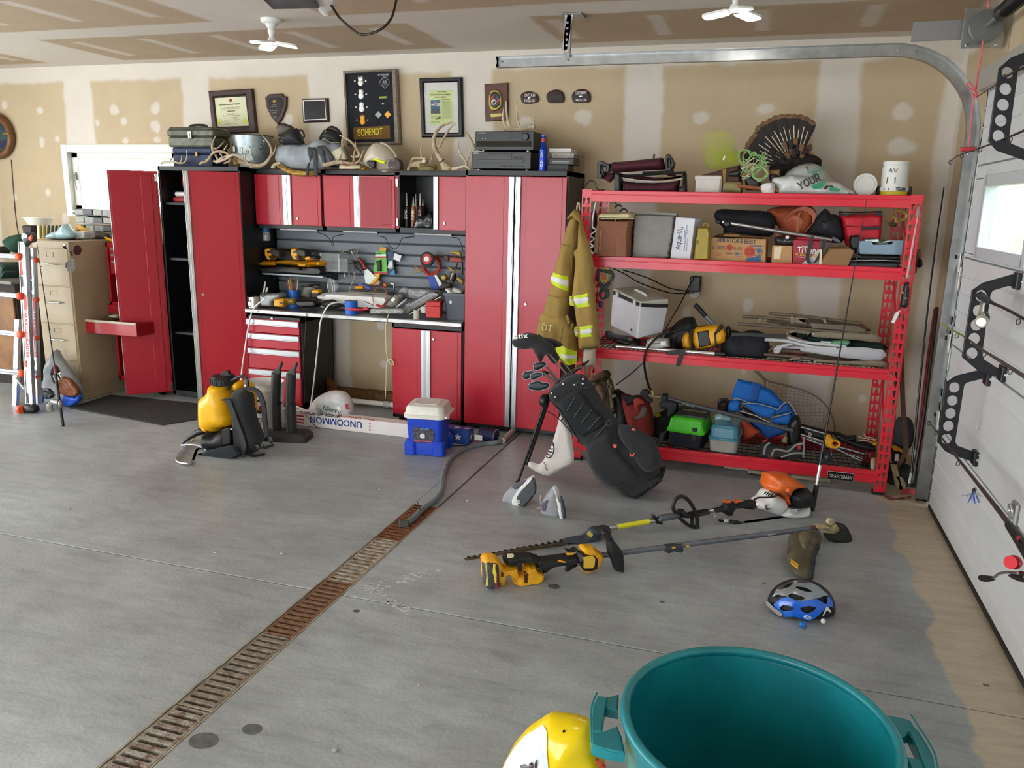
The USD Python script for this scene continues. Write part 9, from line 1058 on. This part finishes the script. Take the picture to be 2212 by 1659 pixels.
t=rod('fishing rod with dark grip and open-faced reel in the middle rack',d2_,(700,998,840,1060,988,1140,1100,1200),.007,.005,BK2,((940,1165),));p=XP;t.add('grip',pf(p,d2_(580,935,620,905,650,930,700,975,705,1010,660,1010,600,970),.014,sm=2),mat('1f2a30',.5));t.add('reel_foot',pf(p,d2_(620,1000,655,1000,640,1080,660,1110,600,1150,590,1120,615,1060),.008,sm=1),mat('b5b2a8',.35,.6));o=p.hit(*d2_(640,1165)[0]);t.add('spool',lathe([(0,0),(.02,0),(.026,.006),(.02,.012),(.02,.03),(.026,.036),(.018,.045),(0,.045)],20,o+[0,.02,0],(-.3,-1,0)),mat('c9c4b4',.3,.5));t.add('reel_body',blob(o+[.01,.04,.01],(.022,.03,.03),sub=2),mat('55544e',.4,.5))
t=rod('thick brown fishing rod with a red reel and a feathered lure, low on the door',d3_,(168,510,250,610,430,840,620,1080,830,1350,870,1415),.0018,.0115,mat('3a2a28',.45),((178,530),(238,612),(425,875),(563,1105)));t.add('handle',tube(XP.to(XP.uv(d3_(860,1400,930,1500,990,1600,1060,1720))),[.014,.017,.017,.017],10,3),BK);t.add('red_inlay',sh(XP.off(.016),d3_(915,1500,945,1485,955,1510,930,1535),.004,.001),mat('8a2a30',.5))
o=XP.hit(*d4_(795,465)[0]);t.add('reel_spool',lathe([(0,0),(.024,0),(.024,.012),(.019,.014),(.019,.028),(.022,.03),(.022,.034),(0,.034)],22,o,(-.8,-1,.3)),mat('a8202c',.3,.6));t.add('reel_body',pf(XP,d4_(750,560,830,530,900,540,900,620,830,610,780,590),.02,sm=1),BK2);t.add('crank',ln(XP.off(.02),d4_(640,580,680,550,740,540,820,548),.005,0,4,7),SIL);t.add('crank_knob',pf(XP.off(.02),d4_(535,580,545,558,600,565,635,572,630,605,580,612,540,605),.014,sm=2),BK2)
t=thing('fishing_lure','silver and blue skirted lure hooked on the lowest rod','lure');o=d3_(560,1110)[0];t.add('head',blob(XP.hit(o[0],o[1]-2),(.006,.006,.009),sub=2),BK2)
for k in range(34):a=rnd.uniform(-1.3,1.3);L_=rnd.uniform(12,32);t.add('blue_strand' if abs(a)<.45 else 'silver_strand',ln(XP.off(.002*(k%4)),[(o[0],o[1]),(o[0]+L_*.5*math.sin(a),o[1]+L_*.35),(o[0]+L_*math.sin(a),o[1]+L_*math.cos(a)*.95)],.0009,0,2,4),mat('2a4fb0',.4)if abs(a)<.45 else mat('8d8f8c',.4))
# rods at the rack and in the corner
t=thing('fishing_rod','long black fishing rod standing on the floor against the rack front','fishing rod','fishing rods');a,b=flo(1754,1103,.004),wal(1872,432,5.115);f=lambda k:a+(b-a)*k;zf=lambda py:next(k for k in np.linspace(0,1,400)if(lambda P:True if(829.5-FPX*((P-EYE)@UP)/((P-EYE)@_fw))<=py else False)(f(k)))
t.add('blank',tube([f(zf(980)),f(zf(700)),b],[.006,.004,.0015],8),BK2);t.add('butt_grip',tube([a,f(zf(1048))],.0145,12),BK);k0,k1_,k2_=zf(1048),zf(1006),zf(960);t.add('chrome_seat',tube([f(k0),f(k1_)],.0105,12),CHR);t.add('fore_grip',tube([f(k1_),f(k2_)],.012,10),BK2);o=f(zf(985));t.add('reel',join(blob(o+[.03,-.03,0],(.022,.022,.03),sub=2),cyl(o+[.0,-.03,-.02],o+[.05,-.03,-.03],.015,12,.002),tube([o+[.02,-.02,.03],o+[.04,-.04,.05],o+[.05,-.05,.02]],.004,6,4)),mat('26282a',.4,.3));[t.add('guide',torus(f(zf(py))+[.008,-.006,0],.007,.0012,(.2,0,1),12,5),DKG)for py in(820,616,500)]
t=thing('fishing_rod','pink-shafted fishing rod hanging upside down on the right rack post','fishing rod','fishing rods');rq=C(1600,420,4.146);p=Y(5.10);t.add('blank',tube(p.to(p.uv(rq(1595,130,1585,200,1540,450,1490,745))),[.004,.004,.006,.007],8,3),mat('c98a90',.35));t.add('reel',pf(p.off(.01),rq(1465,790,1505,780,1510,860,1500,1000,1470,1022,1425,1000,1440,900),.025,s=.02,sm=1),BK2);t.add('gold_knob',join(blob(p.off(.03).hit(*rq(1448,880)[0]),(.012,.012,.012),sub=2),blob(p.off(.03).hit(*rq(1478,930)[0]),(.008,.006,.01),sub=2)),mat('8f8468',.35,.7));t.add('grey_seat',tube(p.to(p.uv(rq(1580,200,1590,150,1595,110))),[.012,.01,.007],8,3),mat('8a7f74',.5));t.add('tag',sh(p.off(.02),rq(1385,1060,1432,1036,1405,1095,1375,1155,1348,1145),.002,0),WHT)
for lab,q,r_,mt,y in(('slender black rod leaning upright in the right corner',((2039,405),(2012,600),(1990,800),(1968,1025)),.007,BK2,5.55),('red-sleeved rod leaning behind the slender black rod',((2022,668),(2008,770),(1992,900),(1985,985)),.016,mat('8a1c2c',.7),5.75),('black pole with a reel end leaning beside the track',((2024,664),(2010,780),(1995,900),(1972,1040)),.011,BK2,5.45),('white rod handle standing at the foot of the right corner',((1976,972),(1970,1010),(1964,1048)),.009,WHT,5.35)):
    pts=[wal(*k,y-.12*j)for j,k in enumerate(q)];pts=np.array(pts);pts[:,2]=np.maximum(pts[:,2],.01);t=solo('corner_rod',tube(pts,np.linspace(r_*.55 if r_<.01 else r_,r_,4),8,4),mt,lab,'rod','rods leaning in the right corner');t.add('end_cap',blob(pts[-1],(r_*1.2,)*3,sub=1),DKG)
t=thing('headlamp','black lamp with grey strap hanging behind the right rack post','lamp');p=Y(5.62);t.add('lamp_body',pf(p,rq(1585,600,1600,560,1625,590,1628,640,1600,662,1580,650),.03,sm=1),BK2);t.add('bracket',pf(p.off(-.01),rq(1575,490,1610,490,1612,560,1590,565,1575,700,1560,710,1565,600),.01,sm=1),mat('6a6058',.6))
p=Y(5.42);t=thing('leaf_blower','black and yellow backpack blower standing in the right corner','leaf blower');t.add('back_pad',sit(pf(p.off(-.1),zz1(190,470,240,432,340,440,390,520,390,700,330,800,150,780,130,650),.06,sm=2),0),mat('34383a',.8,bump=.4,bs=300));t.add('engine',sit(pf(p,zz1(135,800,200,790,300,840,320,900,280,970,200,980,140,940),.09,s=.05,sm=1),0),BK);t.add('badge',sh(p.off(.092),zz1(180,862,228,858,218,945,172,942),.004,.001),mat('c9c5b4',.5));t.add('lettering',rtext(p,'60V',zz1(186,915)[0],.02,.035,.0935,.001),BK2);[t.add('yellow_shell',sit(pf(p.off(.02),zz1(*q),.08,s=.02,sm=1),0),YEL)for q in((150,762,200,775,270,815,265,835,200,810,150,800),(300,822,328,825,320,880,300,910,285,900))];t.add('base',sit(pf(p.off(-.02),zz1(60,1000,130,960,330,980,480,1090,480,1300,60,1300),.08,s=.05,sm=1),0),mat('1b2023',.7))
t=thing('tie_down_strap','brown and beige straps hanging on the right rack post down to the floor','strap');[t.add('webbing',sit(strap(Y(y).to(Y(y).uv(zz1(*q))),w_,[(1,0,0)]*(len(q)//2),.004),.002),mt)for y,q,w_,mt in((5.28,(255,-900,260,0,285,500,305,780,270,900,210,1000,190,1060),.028,mat('5a3d34',.85)),(5.22,(160,980,190,1100,215,1210,250,1270,265,1200,220,1120),.035,mat('8a8058',.9)),(5.24,(195,-300,175,200,160,520,130,760),.02,BK))];t.add('red_webbing',sit(strap([flo(*k,.01)for k in zz1(250,1310,340,1300,450,1320)],.045,(0,.6,.8),.004),.001),mat('a8484a',.8));t.add('thin_cord',[sit(tube([flo(*k,.008)for k in zz1(40+8*j,1330+9*j,140,1360+8*j,250,1375-4*j,360,1350+5*j)],.003,5,5),0)for j in range(4)],mat('6a2a2c',.7))
# ceiling: door opener and its cable
t=thing('door_opener','dark underside of a ceiling-hung door opener at the top edge','door opener');q=[flo(*k,2.62)for k in((522,-45),(590,20),(690,18),(660,-50))];zo=2.62;g_=sg.Polygon([k[:2]for k in q]);t.add('lens',bev(Z(zo+.012),g_,.012,.003).copy()if 0 else TM(*(lambda m:(m.vertices,m.faces))(bev(Z(zo+.06),g_,.06,.004))),mat('202226',.15));t.add('housing',pf(Pl((0,0,zo+.06),(0,0,-1)),[(640,-60),(690,18),(720,14),(735,-10),(715,-70)],.05,s=.04,sm=1),WHT);t.add('top_case',box(g_.bounds[0],g_.bounds[2],g_.bounds[1],g_.bounds[3],zo+.06,zo+.16,.01),WHT);t.add('strut',[box(x,x+.03,g_.centroid.y,g_.centroid.y+.003,zo+.16,ZC,0)for x in(g_.bounds[0]+.03,g_.bounds[2]-.06)],GAL)
cord('dark cable drooping in a loop below the ceiling',[flo(716,12,2.6),flo(735,40,2.56),flo(765,66,2.5),flo(785,75,2.48),flo(820,65,2.5),flo(845,40,2.56),flo(856,0,2.66),flo(858,-20,2.7)],.006,mat('2a1c18',.5))
# outside: lawn and a tree seen through the panes
struct('ground_outside',join(box(-60,60,YB+.2,80,-.3,-.05,.01),box(XR+.2,60,-40,YB+.2,-.3,-.05,.01)),mat('7f8f5a',.9,var=.3,vs=2))
t=thing('tree','leafy green tree outside the overhead door window','tree');t.add('trunk',tube([(9.5,12.5,-.1),(9.6,12.6,1.5),(9.5,12.5,3.2)],[.16,.12,.08],10),mat('5a4a38',.9));lv=[blob((9.5+rnd.uniform(-1,1),12.5+rnd.uniform(-1,1),2.9+rnd.uniform(-1.3,1.3)),(rnd.uniform(.3,.6),)*3,amp=.5,fr=5,seed=k,sub=3)for k in range(22)];t.add('crown',lv,mat('5f8a4a',.8,var=.4,vs=9,bump=.5,bs=30),kind='stuff')
# ================================================================ ceiling lamps, opener, lamps of the workbench
LED=usdkit.material(stage,'/World/Looks/led',{'e':('emission',{'color':(1.0,.97,.93),'strength':26.0})},surface='e.emission')
def lamp(cx,cy,label,spin=0):
    t=thing('ceiling_lamp',label,'ceiling lamp','three-panel lamps on the ceiling');t.add('base',lathe([(0,ZC-.03),(.045,ZC-.03),(.06,ZC-.022),(.066,ZC-.012),(.066,ZC),(0,ZC)],28,(cx,cy,0)),WHT);t.add('stem',lathe([(0,ZC-.115),(.016,ZC-.115),(.018,ZC-.09),(.024,ZC-.08),(.024,ZC-.065),(.02,ZC-.06),(.04,ZC-.03),(0,ZC-.03)],20,(cx,cy,0)),WHT);t.add('hub',lathe([(0,ZC-.155),(.02,ZC-.155),(.03,ZC-.14),(.026,ZC-.115),(0,ZC-.11)],20,(cx,cy,0)),WHT)
    for k in range(3):
        a=spin+120*k;m=join(rrect(.03,.16,-.045,.045,.02)is None or bev(Pl((0,0,-.002),(0,0,1)),rrect(.03,.165,-.05,.05,.025),.012,.002));e=bev(Pl((0,0,-.0142),(0,0,1)),rrect(.036,.159,-.044,.044,.022),.003,0)
        tr=lambda q:mov(rot(rot(q,8,(0,1,0)),a),cx,cy,ZC-.13);p=t.add('panel',tr(m),WHT);p.add('diffuser',tr(e),LED,label='lit white diffuser')
lamp(-3.155,4.81,'white three-panel lamp glowing under the ceiling above the wall cabinets',20)
lamp(-.25,4.52,'white three-panel lamp glowing at the top edge above the track',50)
for x,y,w in((-6.1,4.0,'far to the left, towards the open doorway'),(-3.1,1.6,'above the drain, behind the camera'),(-.3,1.7,'above the teal bin, behind the camera'),(-6.1,.6,'in the left front corner of the garage')):lamp(x,y,'white three-panel ceiling lamp '+w,35)
flush()
